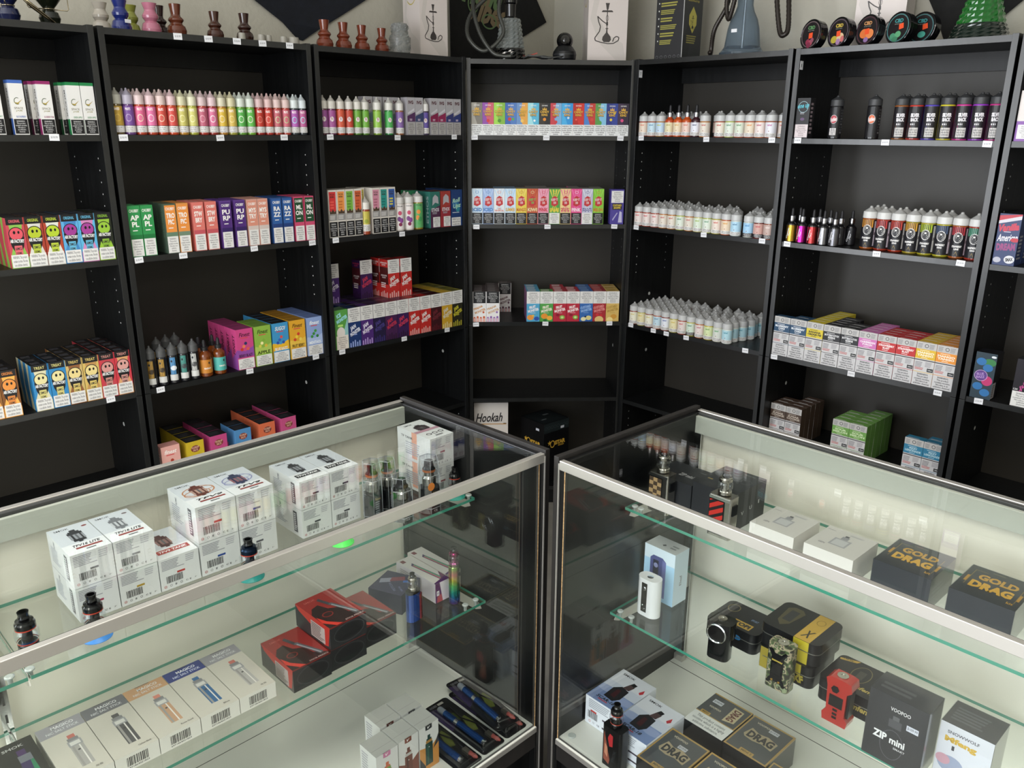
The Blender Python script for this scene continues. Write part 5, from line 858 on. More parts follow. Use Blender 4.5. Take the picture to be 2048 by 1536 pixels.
for i, (c, ds) in enumerate(DR):
    mb = MB(); m = pm('metallic_' + c, c, .22, .9)
    F = [('r', 0, 0, 1, 1, m), ('r', 0, 0, .26, 1, '#141416'), ('t', 'Cosmic\nFog', .36, .5, .7, .3, '#d8d8dc', 80, .03, .3)]
    bottle_meshes('cf%d' % i, 'dropper', '#1a1a1c', '#bcbdbd', F, .003, .056, .0163, .067, .087, .1125)
    bottle(6, .0345 + .0378 * i, .024, 1.208, 'cf%d' % i, '%s dropper bottle, front row, %s' % (ds, where(6, 1.208)), 'dark dropper bottles, sixth bookcase', rot=.1)
bottle_meshes('cfk', 'dropper', '#141416', '#bcbdbd', [('r', 0, 0, 1, 1, '#1a1a1d'), ('t', 'Cosmic\nFog', .4, .5, .7, .3, '#d8d8dc', 80, .03, .3)], .003, .056, .0163, .067, .087, .1125)
for i, (u, v) in enumerate(((.042, .062), (.112, .062), (.149, .063), (.186, .064), (.208, .094))):
    bottle(6, u, v, 1.208, 'cfk', 'black dropper bottle, %s behind the coloured ones, %s' % (ordn(i), where(6, 1.208)), 'dark dropper bottles, sixth bookcase')
for i, (c, b, ds) in enumerate((('#c98a34', '#8a4a1c', 'orange'), ('#b83c3c', '#8a2c1c', 'red'), ('#c0443a', '#8f2f1c', 'coral'), ('#d09a34', '#8a7a24', 'amber'), ('#a8bc34', '#948c24', 'lime'), ('#4a5a78', '#9a9228', 'slate blue'), ('#b83c44', '#8a4a20', 'cherry'), ('#4f9a7c', '#8a2c20', 'mint'))):
    F = [('r', 0, 0, 1, 1, '#17171c'), ('r', .1, .72, .72, 1, c), ('e', .42, .64, .2, .24, '#dcdad8'), ('e', .42, .64, .175, .21, '#15151a'), ('p', [(.25, .62), (.59, .62), (.54, .52), (.42, .47), (.3, .52)], '#dcdad8'), ('e', .42, .7, .05, .04, '#d8d4d0'), ('t', 'RASPBERRY' if i % 2 else 'STRAWBERRY', .42, .34, .42, .07, '#dcdad8', 0, .05), ('t', 'KING' if i % 3 else 'LINE', .42, .25, .2, .06, '#dcdad8', 0, .05), ('p', [(.34, .04), (.5, .04), (.42, .18)], '#8a7440'), ('r', .76, .05, .98, .95, '#c4c4d0'), ('l', .77, .1, .97, .9, 10, '#8a8a98'), ('r', .74, .45, .99, .55, '#2a2024')]
    bottle_meshes('ob%d' % i, 'b', b, '#c8c8c6', F, .006, .092, .0222, .0955, .1165, .134, arc=1.45)
    for k in range((3, 1, 1, 2, 2, 2, 1, 2)[i] + (i in (1, 2))):
        bottle(6, .281 + .0449 * i, .058 + .046 * k, 1.208, 'ob%d' % i, '%s round-badge bottle, %s row, %s' % (ds, 'front' if k == 0 else ordn(k), where(6, 1.208)), 'large clear-capped bottles, sixth bookcase', rot=-.15)

# second bookcase, third shelf: dark slim bottles and amber droppers
for i, (u, c, c2, ds) in enumerate(((.0355, '#b8903c', '#3a2c1c', 'left ochre'), (.0685, '#b8903c', '#33281c', 'right ochre'), (.1015, '#5a9cd0', '#d8dce0', 'sky blue'), (.1345, '#4a9a90', '#3c4044', 'teal'), (.1675, '#cfcfcd', '#4a4a4c', 'white'))):
    F = [('r', 0, 0, 1, 1, '#17181b'), ('r', .28, .28, .66, 1, c), ('e', .4, .84, .06, .09, '#1c2430'), ('e', .52, .55, .22, .18, c2), ('l', .36, .46, .66, .64, 4, '#8a8a8c'), ('r', .2, .02, .78, .27, '#c8c8c6'), ('l', .22, .04, .76, .25, 7, '#77777a')]
    bottle_meshes('sl%d' % i, 'b', '#1c1c20', '#3c3d3e', F, .008, .082, .0152, .087, .108, .127, capm=pm('charcoal_cap', '#4a4b4c', .4))
    bottle(2, u, .025, .815, 'sl%d' % i, ds + ' and black slim bottle, ' + where(2, .815), 'slim dark bottles, second bookcase', rot=-.25)
    if i in (2, 3, 4): bottle(2, u - .006, .10 + .01 * i, .815, 'sl%d' % (i % 2), 'dark slim bottle standing behind the %s one, ' % ds + where(2, .815), 'slim dark bottles, second bookcase', rot=-.25)
for i, (u, v, c, ds) in enumerate(((.2045, .027, '#b8772c', 'orange-labelled'), (.2505, .027, '#4fa8a0', 'turquoise-labelled'), (.208, .075, '#b8772c', 'second-row orange-labelled'), (.2535, .075, '#8a4a1c', 'second-row amber'))):
    F = [('r', 0, 0, 1, 1, c), ('t', 'CARNIVAL' if i == 1 else 'BLACKOUT', .62, .36, .4, .12, '#e4e0d8', 0, .04), ('l', .3, .7, .7, .8, 1, '#2a2a2c'), ('e', .72, .76, .05, .07, '#2a2a2c')]
    bottle_meshes('am%d' % i, 'dropper', '#6a3412', '#1c1c1e', F, .012, .055, .0195, .079, .094, .116)
    bottle(2, u, v, .815, 'am%d' % i, ds + ' amber dropper bottle, ' + where(2, .815), 'amber dropper bottles, second bookcase')

# ============================================================ things on top of the bookcases
TOP = UH - .0028
def on_top(o, un, u, v, label, cat, group=None, rot=0):
    tag(o, label, cat, group); return setin(o, U[un], u, v, TOP, rot)
# round-bellied and brown clay bowls
PB = [(.024, 0), (.0275, .004), (.0285, .014), (.0235, .03), (.0165, .036), (.0225, .045), (.0235, .052), (.0165, .064), (.0155, .068), (.0215, .087), (.0205, .0875), (.0145, .069), (.012, .06)]
PC = [(.022, 0), (.026, .005), (.0275, .016), (.024, .027), (.0175, .0325), (.0165, .036), (.0215, .043), (.0205, .047), (.0135, .054), (.0125, .058), (.0165, .086), (.0155, .0865), (.0115, .06), (.009, .05)]
def bowl(un, u, v, c, prof, label, group, k=1):
    mb = MB(); mb.lathe([(r * k, z * k) for r, z in prof], pm('glazed_' + c, c, .12, coat=.6), 28, caps=False)
    mb.lathe([(.0004, .0006), (prof[0][0] * k, .0006)], pm('glazed_' + c, c, .12, coat=.6), 28, caps=False)
    o = mb.obj('clay_bowl'); on_top(o, un, u, v, label, 'hookah bowl', group); return o
gv = 'clay bowls on top of the second bookcase'
bowl(2, .076, .175, '#aaa398', PB, 'off-white clay bowl behind the blue one', gv, .93)
b = bowl(2, .098, .09, '#1c2766', PB, 'cobalt blue clay bowl with a white price sticker', gv, .93)
mb = MB(); mb.box(-.009, -.0305, .022, .009, -.0295, .031, M_tag); st = mb.obj('price_sticker', b); st.rotation_euler = (.0, 0, .25)
bowl(2, .155, .17, '#84883c', PB, 'olive green clay bowl between the blue and pink ones', gv, .93)
bowl(2, .178, .085, '#a8667a', PB, 'dusty pink clay bowl, rounded', gv, .93)
bowl(2, .237, .17, '#2c1c1a', PC, 'dark maroon clay bowl behind the pink one', gv, 1.02)
bowl(2, .252, .088, '#5a2c1a', PC, 'glossy brown clay bowl right of the pink one', gv)
bowl(2, .369, .09, '#3c1f14', PC, 'dark brown clay bowl, left of two standing apart', gv, .9)
bowl(2, .464, .09, '#301a14', PC, 'dark brown clay bowl beside the small clear cups', gv, .94)
for i, (u, k) in enumerate(((.099, 1.02), (.172, 1.0), (.246, .97), (.329, .94))):
    bowl(3, u, .09, '#6a2f1c', PC, 'reddish brown clay bowl, %s of four in a row' % ordn(i), 'four brown clay bowls on the third bookcase', k)
M_cup = pm('frosted_cup_plastic', '#b0aca2', .35, trans=.35)
for i, (u, r) in enumerate(((.422, .0095), (.485, .0105), (.509, .009), (.560, .0105), (.594, .0165))):
    mb = MB(); mb.lathe([(r * 1.15, 0), (r, .019), (r * .9, .0195)], M_cup, 18)
    o = mb.obj('small_cup'); on_top(o, 2, u, .03, 'small frosted cup upside down, ' + ('alone before the dark bowl', 'left of the middle pair', 'right of the middle pair', 'narrow one left of the widest', 'widest one at the right')[i], 'cup', 'small frosted cups')
# wire-framed glass bowls at the far left
M_wire = pm('gold_steel_wire', '#b5a88c', .2, 1)
for i, (u, c, lb) in enumerate(((.565, '#14180f', 'dark green glass bowl in a bent wire frame'), (.470, '#141a3c', 'dark blue glass bowl in a bent wire frame, left of the green one'))):
    t = empty('glass_bowl'); on_top(t, 1, u, .1, lb, 'hookah bowl', 'wire-framed glass bowls'); g = pm('dark_glass_' + c, c, .08, coat=.6)
    mb = MB(); mb.lathe([(.012, 0), (.022, .006), (.0265, .02), (.022, .034), (.012, .042), (.0405, .078), (.0415, .083), (.039, .083), (.01, .046)], g, 26, caps=False); mb.obj('bowl', t)
    mb = MB(); ring = lambda r, z: [(r * math.cos(2 * PI * k / 24), r * math.sin(2 * PI * k / 24), z) for k in range(24)]
    mb.tube(ring(.0155, .042), .0012, M_wire, 6, closed=True); mb.tube(ring(.0425, .082), .0012, M_wire, 6, closed=True)
    for a in ((0, PI) if i == 0 else (1.2, 1.2 + PI)): mb.tube([(q * math.cos(a), q * math.sin(a), zq) for q, zq in ((.0155, .042), (.046, .042), (.049, .046), (.049, .078), (.043, .082))], .0013, M_wire, 6)
    mb.obj('wire_frame', t)
t = empty('charcoal_tongs'); on_top(t, 1, .525, .05, 'brass and steel tongs leaning between the two glass bowls', 'tongs'); t.rotation_euler = (0, 0, U[1].a + .3)
for s in (-1, 1):
    mb = MB(); mb.tube([(-.04, s * .002, .06), (-.015, s * .006, .04), (.02, s * .005, .018), (.045, s * .001, .003)], [.0035, .003, .0025, .0018], M_wire, 8); mb.obj('arm', t)
# bubble-wrapped glass part
M_bub = pm('bubble_film', '#c4c6c4', .12, trans=.75, ior=1.3)
mb = MB(); rr = random.Random(4)
prof = [(.030, 0), (.036, .01), (.035, .03), (.036, .055), (.028, .075), (.030, .09), (.026, .104), (.012, .108)]
mb.lathe(prof, M_bub, 24, smooth=False)
for i in range(150):
    z = rr.uniform(.004, .1); a = rr.uniform(0, 2 * PI)
    r = next(p0[0] + (p1[0] - p0[0]) * (z - p0[1]) / (p1[1] - p0[1]) for p0, p1 in zip(prof, prof[1:]) if p0[1] <= z <= p1[1])
    M = Matrix.Translation((r * math.cos(a), r * math.sin(a), z)) @ Matrix.Rotation(a, 4, 'Z') @ Matrix.Rotation(PI / 2, 4, 'Y')
    mb.lathe([(.0046, 0), (.0038, .0018), (.0015, .0028)], M_bub, 8, M)
o = mb.obj('wrapped_glass_part'); on_top(o, 3, .415, .1, 'clear bubble-wrapped bundle beside the white hookah box', 'wrapped bundle')
# hookah boxes
def hookah_art(c='#3a3432'):
    o = [('p', [(.4, .02), (.6, .02), (.66, .06), (.64, .11), (.53, .18), (.52, .24), (.48, .24), (.47, .18), (.36, .11), (.34, .06)], c), ('r', .485, .24, .515, .62, c), ('r', .45, .24, .55, .255, c), ('p', [(.46, .3), (.54, .3), (.53, .36), (.47, .36)], c), ('o', .5, .42, .05, .1, .012, c), ('r', .3, .52, .7, .53, c), ('p', [(.3, .53), (.34, .55), (.66, .55), (.7, .53)], c), ('p', [(.47, .56), (.53, .56), (.56, .65), (.44, .65)], c), ('p', [(.43, .65), (.57, .65), (.57, .67), (.43, .67)], c)]
    pts = [(.47, .33), (.34, .37), (.22, .42), (.16, .45), (.2, .36), (.27, .28), (.24, .2), (.14, .13), (.08, .09), (.1, .045), (.3, .015), (.55, -.005), (.75, .0), (.92, .05), (.94, .1), (.85, .12), (.76, .09), (.72, .03)]
    for a, b in zip(pts, pts[1:]):
        dx, dy = b[0] - a[0], (b[1] - a[1]) * 2.3; L = math.hypot(dx, dy); nx, ny = -dy / L * .018, dx / L * .018 / 2.3
        o.append(('p', [(a[0] + nx, a[1] + ny), (a[0] - nx, a[1] - ny), (b[0] - nx, b[1] - ny), (b[0] + nx, b[1] + ny)], c))
    return o
def shift(ops, sx, sy, dx, dy):
    r = []
    for o in ops:
        if o[0] == 'p': r.append(('p', [(x * sx + dx, y * sy + dy) for x, y in o[1]], o[2]))
        elif o[0] == 'r': r.append(('r', o[1] * sx + dx, o[2] * sy + dy, o[3] * sx + dx, o[4] * sy + dy, o[5]))
        elif o[0] == 'o': r.append(('o', o[1] * sx + dx, o[2] * sy + dy, o[3] * sx, o[4] * sx, o[5] * sx, o[6]))
    return r
SM = [('p', [(0, .9), (.3, .7), (.2, .5), (.5, .3), (.9, .2), (1, 0), (.8, 0), (.3, .2), (.05, .45), (.15, .7), (0, .8)], '#c4bcb6')]
HB = SM + shift(hookah_art(), .72, .62, .12, .2)
LOGO = [('o', .5, .78, .34, .42, .03, '#b5a54a'), ('t', 'Hookah', .5, .78, .6, .1, '#3c3a30', 18, .02, .4)] + SM
def hbox(un, u, v, w, d, h, rot, label):
    mb = MB(); mb.box(0, 0, 0, w, d, h, '#cfc5c0'); mb.face(w, d, h, 'F', HB); mb.face(w, d, h, 'L', LOGO); mb.face(w, d, h, 'R', LOGO)
    o = mb.obj('hookah_box'); return on_top(o, un, u, v, label, 'box', 'white hookah boxes on the bookcases', rot)
hbox(3, .527, .125, .118, .12, .30, -8, 'white box picturing a hookah, left of the black banner')
hbox(4, .464, .105, .150, .15, .34, 0, 'white box picturing a hookah, right of the small camera')
o = hbox(6, .1, .165, .15, .11, .3, 10, 'white box picturing a hookah, behind the round tins')
# black and gold box with printed instructions
def gstar(cx, cy, s, c='#c9a03c'):
    P = []
    for k in range(10):
        a = PI / 2 + k * PI / 5; r = .09 * s * (1 if k % 2 == 0 else .45); P.append((cx - .28 * s + r * math.cos(a), cy + r * math.sin(a) * .5))
    return [('p', P, c), ('o', cx - .16 * s, cy - .03 * s, .1 * s, .12 * s, .03 * s, c), ('t', 'STAR', cx + .16 * s, cy - .02 * s, .44 * s, .075 * s, c, 0, .06), ('t', 'HOOKAH', cx + .2 * s, cy - .08 * s, .24 * s, .03 * s, c, 0, .02)]
TX = [('r', 0, 0, 1, 1, '#2c2c2e')]
for i in range(9):
    y = .9 - i * .085; TX += [('e', .1, y, .018, .022, '#d8d8d0'), ('l', .17, y - .045, .92 - .1 * (i % 3), y + .012, 2 if i % 2 else 3, '#9a9548')]
TX += [('o', .1 + .16 * (i % 6), .035 + .0 * i, .05, .045, .012, '#6a6a6c') for i in range(6)]
GS = [('r', 0, 0, 1, 1, '#303234'), ('p', [(0, 0), (.3, 0), (.6, .5), (.4, .5), (0, .2)], '#26282a')] + gstar(.52, .8, .8) + [('t', 'Natural Modal High', .5, .66, .6, .03, '#a89a4a'), ('p', [(.3, .5), (.5, .6), (.7, .5), (.7, .4), (.5, .3), (.3, .4)], '#b5ab52')] + shift(hookah_art('#2a2a2c'), .34, .22, .33, .35) + [('l', .2, .18, .85, .28, 4, '#8a8448')]
mb = MB(); w, d, h = .122, .115, .30; mb.box(0, 0, 0, w, d, h, '#2a2b2d'); mb.face(w, d, h, 'F', TX); mb.face(w, d, h, 'R', GS); mb.face(w, d, h, 'L', GS)
mb.box(w - .0006, -.0016, 0, w + .0016, .0006, h, '#b5b5b5'); o = mb.obj('hookah_box'); on_top(o, 5, .034, .065, 'black box printed with yellow text and a hookah in a hexagon', 'box')
# bottom shelf of the corner bookcase
mb = MB(); w, d, h = .145, .14, .368; mb.box(0, 0, 0, w, d, h, '#c9c4c0')
mb.face(w, d, h, 'F', [('r', 0, 0, 1, .72, '#cfc8c2'), ('t', 'Hookah', .44, .82, .8, .11, '#1c1c1e', 2, .02, .4), ('r', .1, .735, .95, .745, '#b0803c'), ('r', .86, .745, .95, .752, '#1c1c1e'), ('p', [(0, 0), (.6, 0), (.5, .3), (.6, .6), (.3, .7), (0, .7)], '#2a2a2c')]); mb.face(w, d, h, 'R', SM)
o = mb.obj('hookah_box'); tag(o, 'white box with black Hookah script on the bottom shelf of the corner bookcase', 'box'); setin(o, U[4], .02, .05, .0855)
mb = MB(); w, d, h = .15, .15, .275; mb.box(0, 0, 0, w, d, h, '#0c0c0e')
M_pat = pm('patterned_lid', '#1c2224', .25)
star = gstar(.5, .66, .95) + [('r', .66, .86, .8, .9, '#c9ccd6')]; st2 = gstar(.5, .7, .8, '#8a7434') + shift(hookah_art('#b5b5b5'), .5, .5, .25, .05)
z1 = h; mb.face(w, d, h, 'F', [('r', 0, .84, 1, 1, '#1f2628')] + [('o', .08 + .12 * k, .92, .05, .05, .012, '#3a4446') for k in range(8)] + star); mb.face(w, d, h, 'R', [('r', 0, .84, 1, 1, '#1f2628')] + [('o', .08 + .12 * k, .92, .05, .05, .012, '#343c3e') for k in range(8)] + st2)
mb.face(w, d, h, 'T', [('r', .04, .04, .96, .96, '#1a2022'), ('r', .2, .3, .4, .36, '#5a6062'), ('r', .55, .6, .75, .68, '#6a7072')]); mb.face(w, d, h, 'L', star)
o = mb.obj('hookah_box'); tag(o, 'black box with gold star lettering, turned corner-on behind the counter gap', 'box'); setin(o, U[4], .318, .025, .0855, 38)

# cut-glass hookahs
def cutglass(profile, body, seg, rows, m):
    """faceted pineapple-cut wall"""
    mb = MB(); z0, z1 = profile[0][1], profile[-1][1]
    def rad_(z):
        for p0, p1 in zip(profile, profile[1:]):
            if p0[1] <= z <= p1[1]: return p0[0] + (p1[0] - p0[0]) * (z - p0[1]) / (p1[1] - p0[1])
        return profile[-1][0]
    vs = []; fs = []
    for j in range(rows * 2 + 1):
        z = z0 + (z1 - z0) * j / (rows * 2); r = rad_(z) * (1 if j % 2 == 0 else 1.0)
        for i in range(seg * 2):
            bump = .0035 if (i % 2 and j % 2) else 0
            a = PI * i / seg; vs.append(((r + bump) * math.cos(a), (r + bump) * math.sin(a), z))
    n = seg * 2
    for j in range(rows * 2):
        for i in range(n): fs.append((j * n + i, j * n + (i + 1) % n, (j + 1) * n + (i + 1) % n, (j + 1) * n + i))
    mb.add(vs, fs, m); return mb
M_smoke = pm('smoky_cut_glass', '#9aa09e', .06, trans=.6, coat=.5); M_ink = pm('black_cut_glass', '#08090a', .06, coat=.6)
M_green = pm('green_cut_glass', '#1f7a2c', .06, trans=.5, coat=.5); M_dkg = pm('dark_green_cut_glass', '#14201a', .06, coat=.5)
def hose(name_parent, pts, r, m, n=140):
    """ribbed hose through the points (Catmull-Rom)"""
    P = [Vector(p) for p in pts]; P = [P[0] * 2 - P[1]] + P + [P[-1] * 2 - P[-2]]; out = []
    m_ = (len(P) - 3)
    for i in range(n):
        t = i / (n - 1) * m_; k = min(int(t), m_ - 1); t -= k; a, b, c, d = P[k:k + 4]
        out.append(.5 * ((2 * b) + (c - a) * t + (2 * a - 5 * b + 4 * c - d) * t * t + (3 * b - a - 3 * c + d) * t ** 3))
    mb = MB(); mb.tube(out, r, m, 10, ridges=.16); return mb.obj('hose', name_parent)
M_hose = pm('grey_ribbed_hose', '#3f403c', .35, .3); M_hose2 = pm('brown_ribbed_hose', '#2c2622', .3, .3)
t = empty('hookah'); on_top(t, 4, .168, .115, 'hookah with a black and clear cut-glass base and coiled grey hose', 'hookah', 'hookahs on the bookcases'); tt = t
PR = [(.056, .004), (.055, .03), (.048, .08), (.040, .13), (.036, .155), (.033, .165)]
cutglass(PR[:2] + [(.053, .045)], None, 16, 3, M_ink).obj('base_ring', t); cutglass([(.053, .045), (.048, .08), (.040, .13), (.037, .15)], None, 16, 7, M_smoke).obj('glass_base', t)
mb = MB(); mb.lathe([(.058, 0), (.058, .004), (.05, .005)], M_ink, 28); mb.obj('foot', t)
mb = MB(); mb.lathe([(.037, .150), (.02, .158), (.021, .2), (.025, .205), (.025, .225), (.014, .235), (.012, .33), (.02, .335), (.02, .35), (.011, .36), (.011, .46), (.03, .475), (.03, .478), (.012, .48), (.012, .52)], M_gloss, 24); mb.obj('stem', t)
hose(t, [(.02, -.02, .23), (-.03, -.035, .24), (-.045, -.05, .17), (-.03, -.07, .09), (-.10, -.075, .03), (-.16, -.06, .08), (-.15, -.02, .16), (-.07, .0, .24), (-.02, .03, .30)], .0068, M_hose, 150)
hose(t, [(-.135, .03, .27), (-.14, -.03, .18), (-.115, -.065, .09), (-.07, -.085, .025), (-.03, -.09, .012), (.0, -.095, .012)], .0068, M_hose, 90)
# small pan camera
t = empty('security_camera'); on_top(t, 4, .374, .085, 'small black ball-shaped security camera on a domed base', 'camera')
mb = MB(); mb.lathe([(.036, 0), (.043, .008), (.045, .024), (.043, .034), (.03, .052), (.022, .056)], pm('satin_black_plastic', '#17181a', .3), 30); mb.obj('base', t)
mb = MB(); mb.lathe([(.0455, .0225), (.0455, .0245)], pm('grey_ring', '#3a3b3c', .3), 30, caps=False); mb.obj('seam_ring', t)
mb = MB(); pr = [(.031 * math.cos(a), .072 + .031 * math.sin(a)) for a in [rad(k) for k in range(-75, 91, 11)]]; mb.lathe(pr + [(.0004, .1035)], M_gloss, 28); hd = mb.obj('head', t)
Mx = Matrix.Translation((-.003, -.024, .076)) @ Matrix.Rotation(PI / 2 + .15, 4, 'X')
mb = MB(); mb.lathe([(.017, 0), (.018, .006), (.016, .0085), (.009, .009), (.008, .005), (.0004, .0055)], M_gloss, 24, Mx); mb.obj('lens', hd)
# bag of cables
mb = MB(); rr = random.Random(9)
pts = [(.0 + .075 * math.sin(k * .9) + .01 * rr.random(), .03 * math.cos(k * 1.7), .006 + .012 * abs(math.sin(k * 1.3))) for k in range(26)]
mb.tube(pts, .0028, pm('grey_cable', '#4a4b4a', .4), 6); cb = mb.obj('cable')
on_top(cb, 4, .285, .07, 'loose dark cable lying left of the small camera', 'cable')
t = empty('plastic_bag'); mb = MB()
vs = [(x * .02 - .06, y * .02 - .03, .006 + .022 * rr.random() * (1 if 0 < x < 6 and 0 < y < 3 else .2)) for y in range(4) for x in range(7)]
mb.add(vs, [(y * 7 + x, y * 7 + x + 1, y * 7 + x + 8, y * 7 + x + 7) for y in range(3) for x in range(6)], M_clearpl, True); mb.obj('film', t)
mb = MB(); mb.add([(-.055, -.032, .012), (.0, -.035, .028), (.0, -.031, .033), (-.055, -.028, .017)], [(0, 1, 2, 3)], pm('red_seal', '#a8544c', .4)); mb.obj('red_seal', t)
on_top(t, 4, .272, .14, 'crumpled clear plastic bag with a red seal behind the cable', 'plastic bag')
# clear grey hookah
M_cg = pm('clear_grey_glass', '#8fa0b0', .04, trans=.82, ior=1.2)
t = empty('hookah'); on_top(t, 5, .365, .13, 'hookah with a clear blue-grey glass base and brown hose', 'hookah', 'hookahs on the bookcases')
mb = MB(); mb.lathe([(.075, 0), (.078, .004), (.078, .012), (.07, .02), (.062, .032), (.058, .06), (.054, .09), (.046, .12), (.033, .145), (.027, .165), (.027, .21), (.029, .215)], M_cg, 36); gb = mb.obj('glass_base', t)
mb = MB(); mb.lathe([(.004, .02), (.004, .2)], M_alu, 10); mb.lathe([(.03, .21), (.018, .22), (.016, .35), (.024, .36), (.013, .37), (.012, .5)], M_chrome, 20); mb.obj('stem', t)
mb = MB(); mb.box(-.011, -.0585, .075, .011, -.0575, .086, M_tag); mb.obj('price_sticker', gb)
hose(t, [(.02, .0, .26), (-.03, -.03, .24), (-.05, -.04, .16), (-.085, -.05, .09), (-.10, -.04, .02), (-.07, -.09, .012)], .0072, M_hose2, 110)
hose(t, [(-.01, -.03, .27), (-.045, -.045, .19), (-.03, -.05, .12), (.0, -.06, .2)], .0072, M_hose2, 70)
hose(t, [(.10, .02, .32), (.115, .0, .2), (.145, -.01, .075), (.165, -.01, .06), (.17, .0, .09), (.145, .02, .22), (.13, .02, .3), (.02, .0, .33)], .0078, M_hose2, 140)
# green hookah
t = empty('hookah'); on_top(t, 6, .492, .125, 'hookah with a green cut-glass base at the right', 'hookah', 'hookahs on the bookcases')
cutglass([(.078, .004), (.07, .03), (.062, .045)], None, 18, 4, M_dkg).obj('base_ring', t); cutglass([(.062, .045), (.052, .08), (.043, .11), (.036, .15), (.03, .19)], None, 18, 9, M_green).obj('glass_base', t)
mb = MB(); mb.lathe([(.08, 0), (.08, .004), (.07, .005)], M_dkg, 28); mb.obj('foot', t)
mb = MB(); mb.lathe([(.031, .188), (.02, .2), (.018, .33), (.026, .34), (.013, .35), (.012, .5)], M_chrome, 20); mb.obj('stem', t)
# round tins
M_tin = pm('glossy_black_tin', '#101012', .15, .3, coat=.4)
TN = [((.018, 0), '#6a5a5c', [('e', .42, .25, .1, .1, '#8a3048'), ('e', .55, .22, .1, .1, '#a04858'), ('e', .48, .15, .1, .1, '#7a2c44'), ('e', .62, .3, .08, .08, '#8a4a5c')], '#5a8a5a', 'purple berries'), ((.107, .006), '#5c5058', [('e', .35, .28, .14, .12, '#b0a03c'), ('e', .62, .34, .16, .14, '#d0b48c'), ('e', .55, .2, .1, .1, '#a07aa0'), ('e', .72, .28, .08, .1, '#c06a6a')], '#c0a84a', 'pale fruit'),
      ((.196, .008), '#4a3038', [('e', .4, .4, .18, .15, '#d0703a'), ('e', .65, .38, .16, .15, '#d8804a'), ('e', .52, .2, .1, .08, '#8a6a9a')], '#c08a5a', 'peaches'), ((.288, .01), '#4a7a7a', [('e', .35, .25, .12, .1, '#4a8a6a'), ('e', .55, .3, .12, .1, '#5a9a70'), ('e', .45, .16, .12, .08, '#3f7a5c')], '#3f8a8a', 'mint leaves'), ((.335, .062), '#3f6a6c', [('e', .55, .3, .14, .1, '#4a9a8a')], '#3f8a8a', 'mint, half hidden')]
for i, ((u, v), rim, fr_, tc, ds) in enumerate(TN):
    r, th = .0455, .030; Mt = Matrix.Translation((0, 0, r)) @ Matrix.Rotation(rad(-6), 4, 'X') @ Matrix.Rotation(PI / 2, 4, 'X')
    t = empty('round_tin'); mb = MB(); mb.lathe([(r * .97, -th), (r * .97, -.012)], M_tin, 36, Mt); mb.obj('can', t)
    mb = MB(); mb.lathe([(r * .99, -.0125), (r, -.011), (r, -.001), (r * .96, 0), (r * .93, -.0012)], M_tin, 36, Mt)
    D = 2 * r; ops = [('e', .5, .5, .455, .455, '#1a1618'), ('o', .5, .5, .43, .43, .03, rim), ('t', 'CBD', .5, .72, .34, .12, tc, 0, .04), ('t', 'INFUSED GUMMIES', .5, .62, .3, .03, '#8a8a80')] + fr_ + [('p', [(.44, .36), (.62, .38), (.6, .56), (.42, .54)] if i < 3 else [(.56, .44), (.74, .48), (.7, .64), (.53, .6)], '#e0522c')]
    mb.k = 0; mb.paint(lambda a, b, o: tuple(Mt @ Vector((a - r, b - r, -.001 + o * 1.5 + .0003))), D, D, ops); mb.obj('lid', t)
    on_top(t, 6, u, v + .045, 'round black tin standing on edge, its lid picturing ' + ds, 'tin', 'round gummy tins', rot=-20 if i < 4 else -14)
# cloths on the walls
M_navy = noisy(pm('navy_fabric', '#11141c', .9), '#0f1219', '#161a24', (40, 40, 40), .2); M_blk = noisy(pm('black_fabric', '#131313', .9), '#101010', '#191918', (40, 40, 40), .2)
def cloth(un, poly, m, name, label, ops=None, V=.318):
    mb = MB(); z = 0; n = len(poly)
    vs = [(x, V + .002 + .004 * math.sin(x * 23 + zz * 9), zz) for x, zz in poly] + [(x, V + .006 + .004 * math.sin(x * 23 + zz * 9), zz) for x, zz in poly]
    mb.add(vs, [tuple(range(n)), tuple(range(n, 2 * n))[::-1]] + [(i, n + i, n + (i + 1) % n, (i + 1) % n) for i in range(n)], m)
    if ops: mb.k = 0; mb.paint(lambda a, b, o: (ops[0] + a, V - .0028 - o, ops[1] + b), ops[2], ops[3], ops[4])
    o = mb.obj(name); tag(o, label, 'wall cloth'); return setin(o, U[un], 0, 0, 0)
cloth(3, [(-.16, 2.05), (-.02, 1.972), (.084, 1.911), (.14, 1.862), (.16, 1.858), (.23, 1.902), (.33, 1.957), (.44, 2.02), (.6, 2.14), (.6, 2.3), (-.2, 2.3)], M_navy, 'navy_cloth', 'dark navy cloth hanging to a point on the left wall')
cloth(6, [(.2, 2.12), (.255, 1.975), (.296, 1.904), (.33, 1.83), (.415, 1.842), (.47, 1.885), (.53, 1.935), (.66, 2.05), (.6, 2.3), (.2, 2.3)], M_blk, 'black_cloth', 'black cloth hanging on the right wall behind the green hookah', V=.318)
GR = [('t', 'Hood', .42, .5, .8, .5, '#5f7a50', -8, .05, .4), ('t', 'Vibes', .5, .22, .7, .34, '#7a6a50', -8, .04, .4), ('o', .2, .3, .1, .12, .02, '#5f7a50'), ('o', .75, .6, .12, .14, .02, '#6a5a44'), ('o', .5, .1, .14, .1, .02, '#5f7a50')]
cloth(3, [(.84, 1.80), (1.08, 1.80), (1.258, 1.951), (1.407, 2.024), (1.334, 2.115), (1.30, 2.35), (.84, 2.35)], M_blk, 'black_banner', 'black banner with green graffiti lettering on the wall left of the corner', (.90, 1.965, .30, .30, GR))

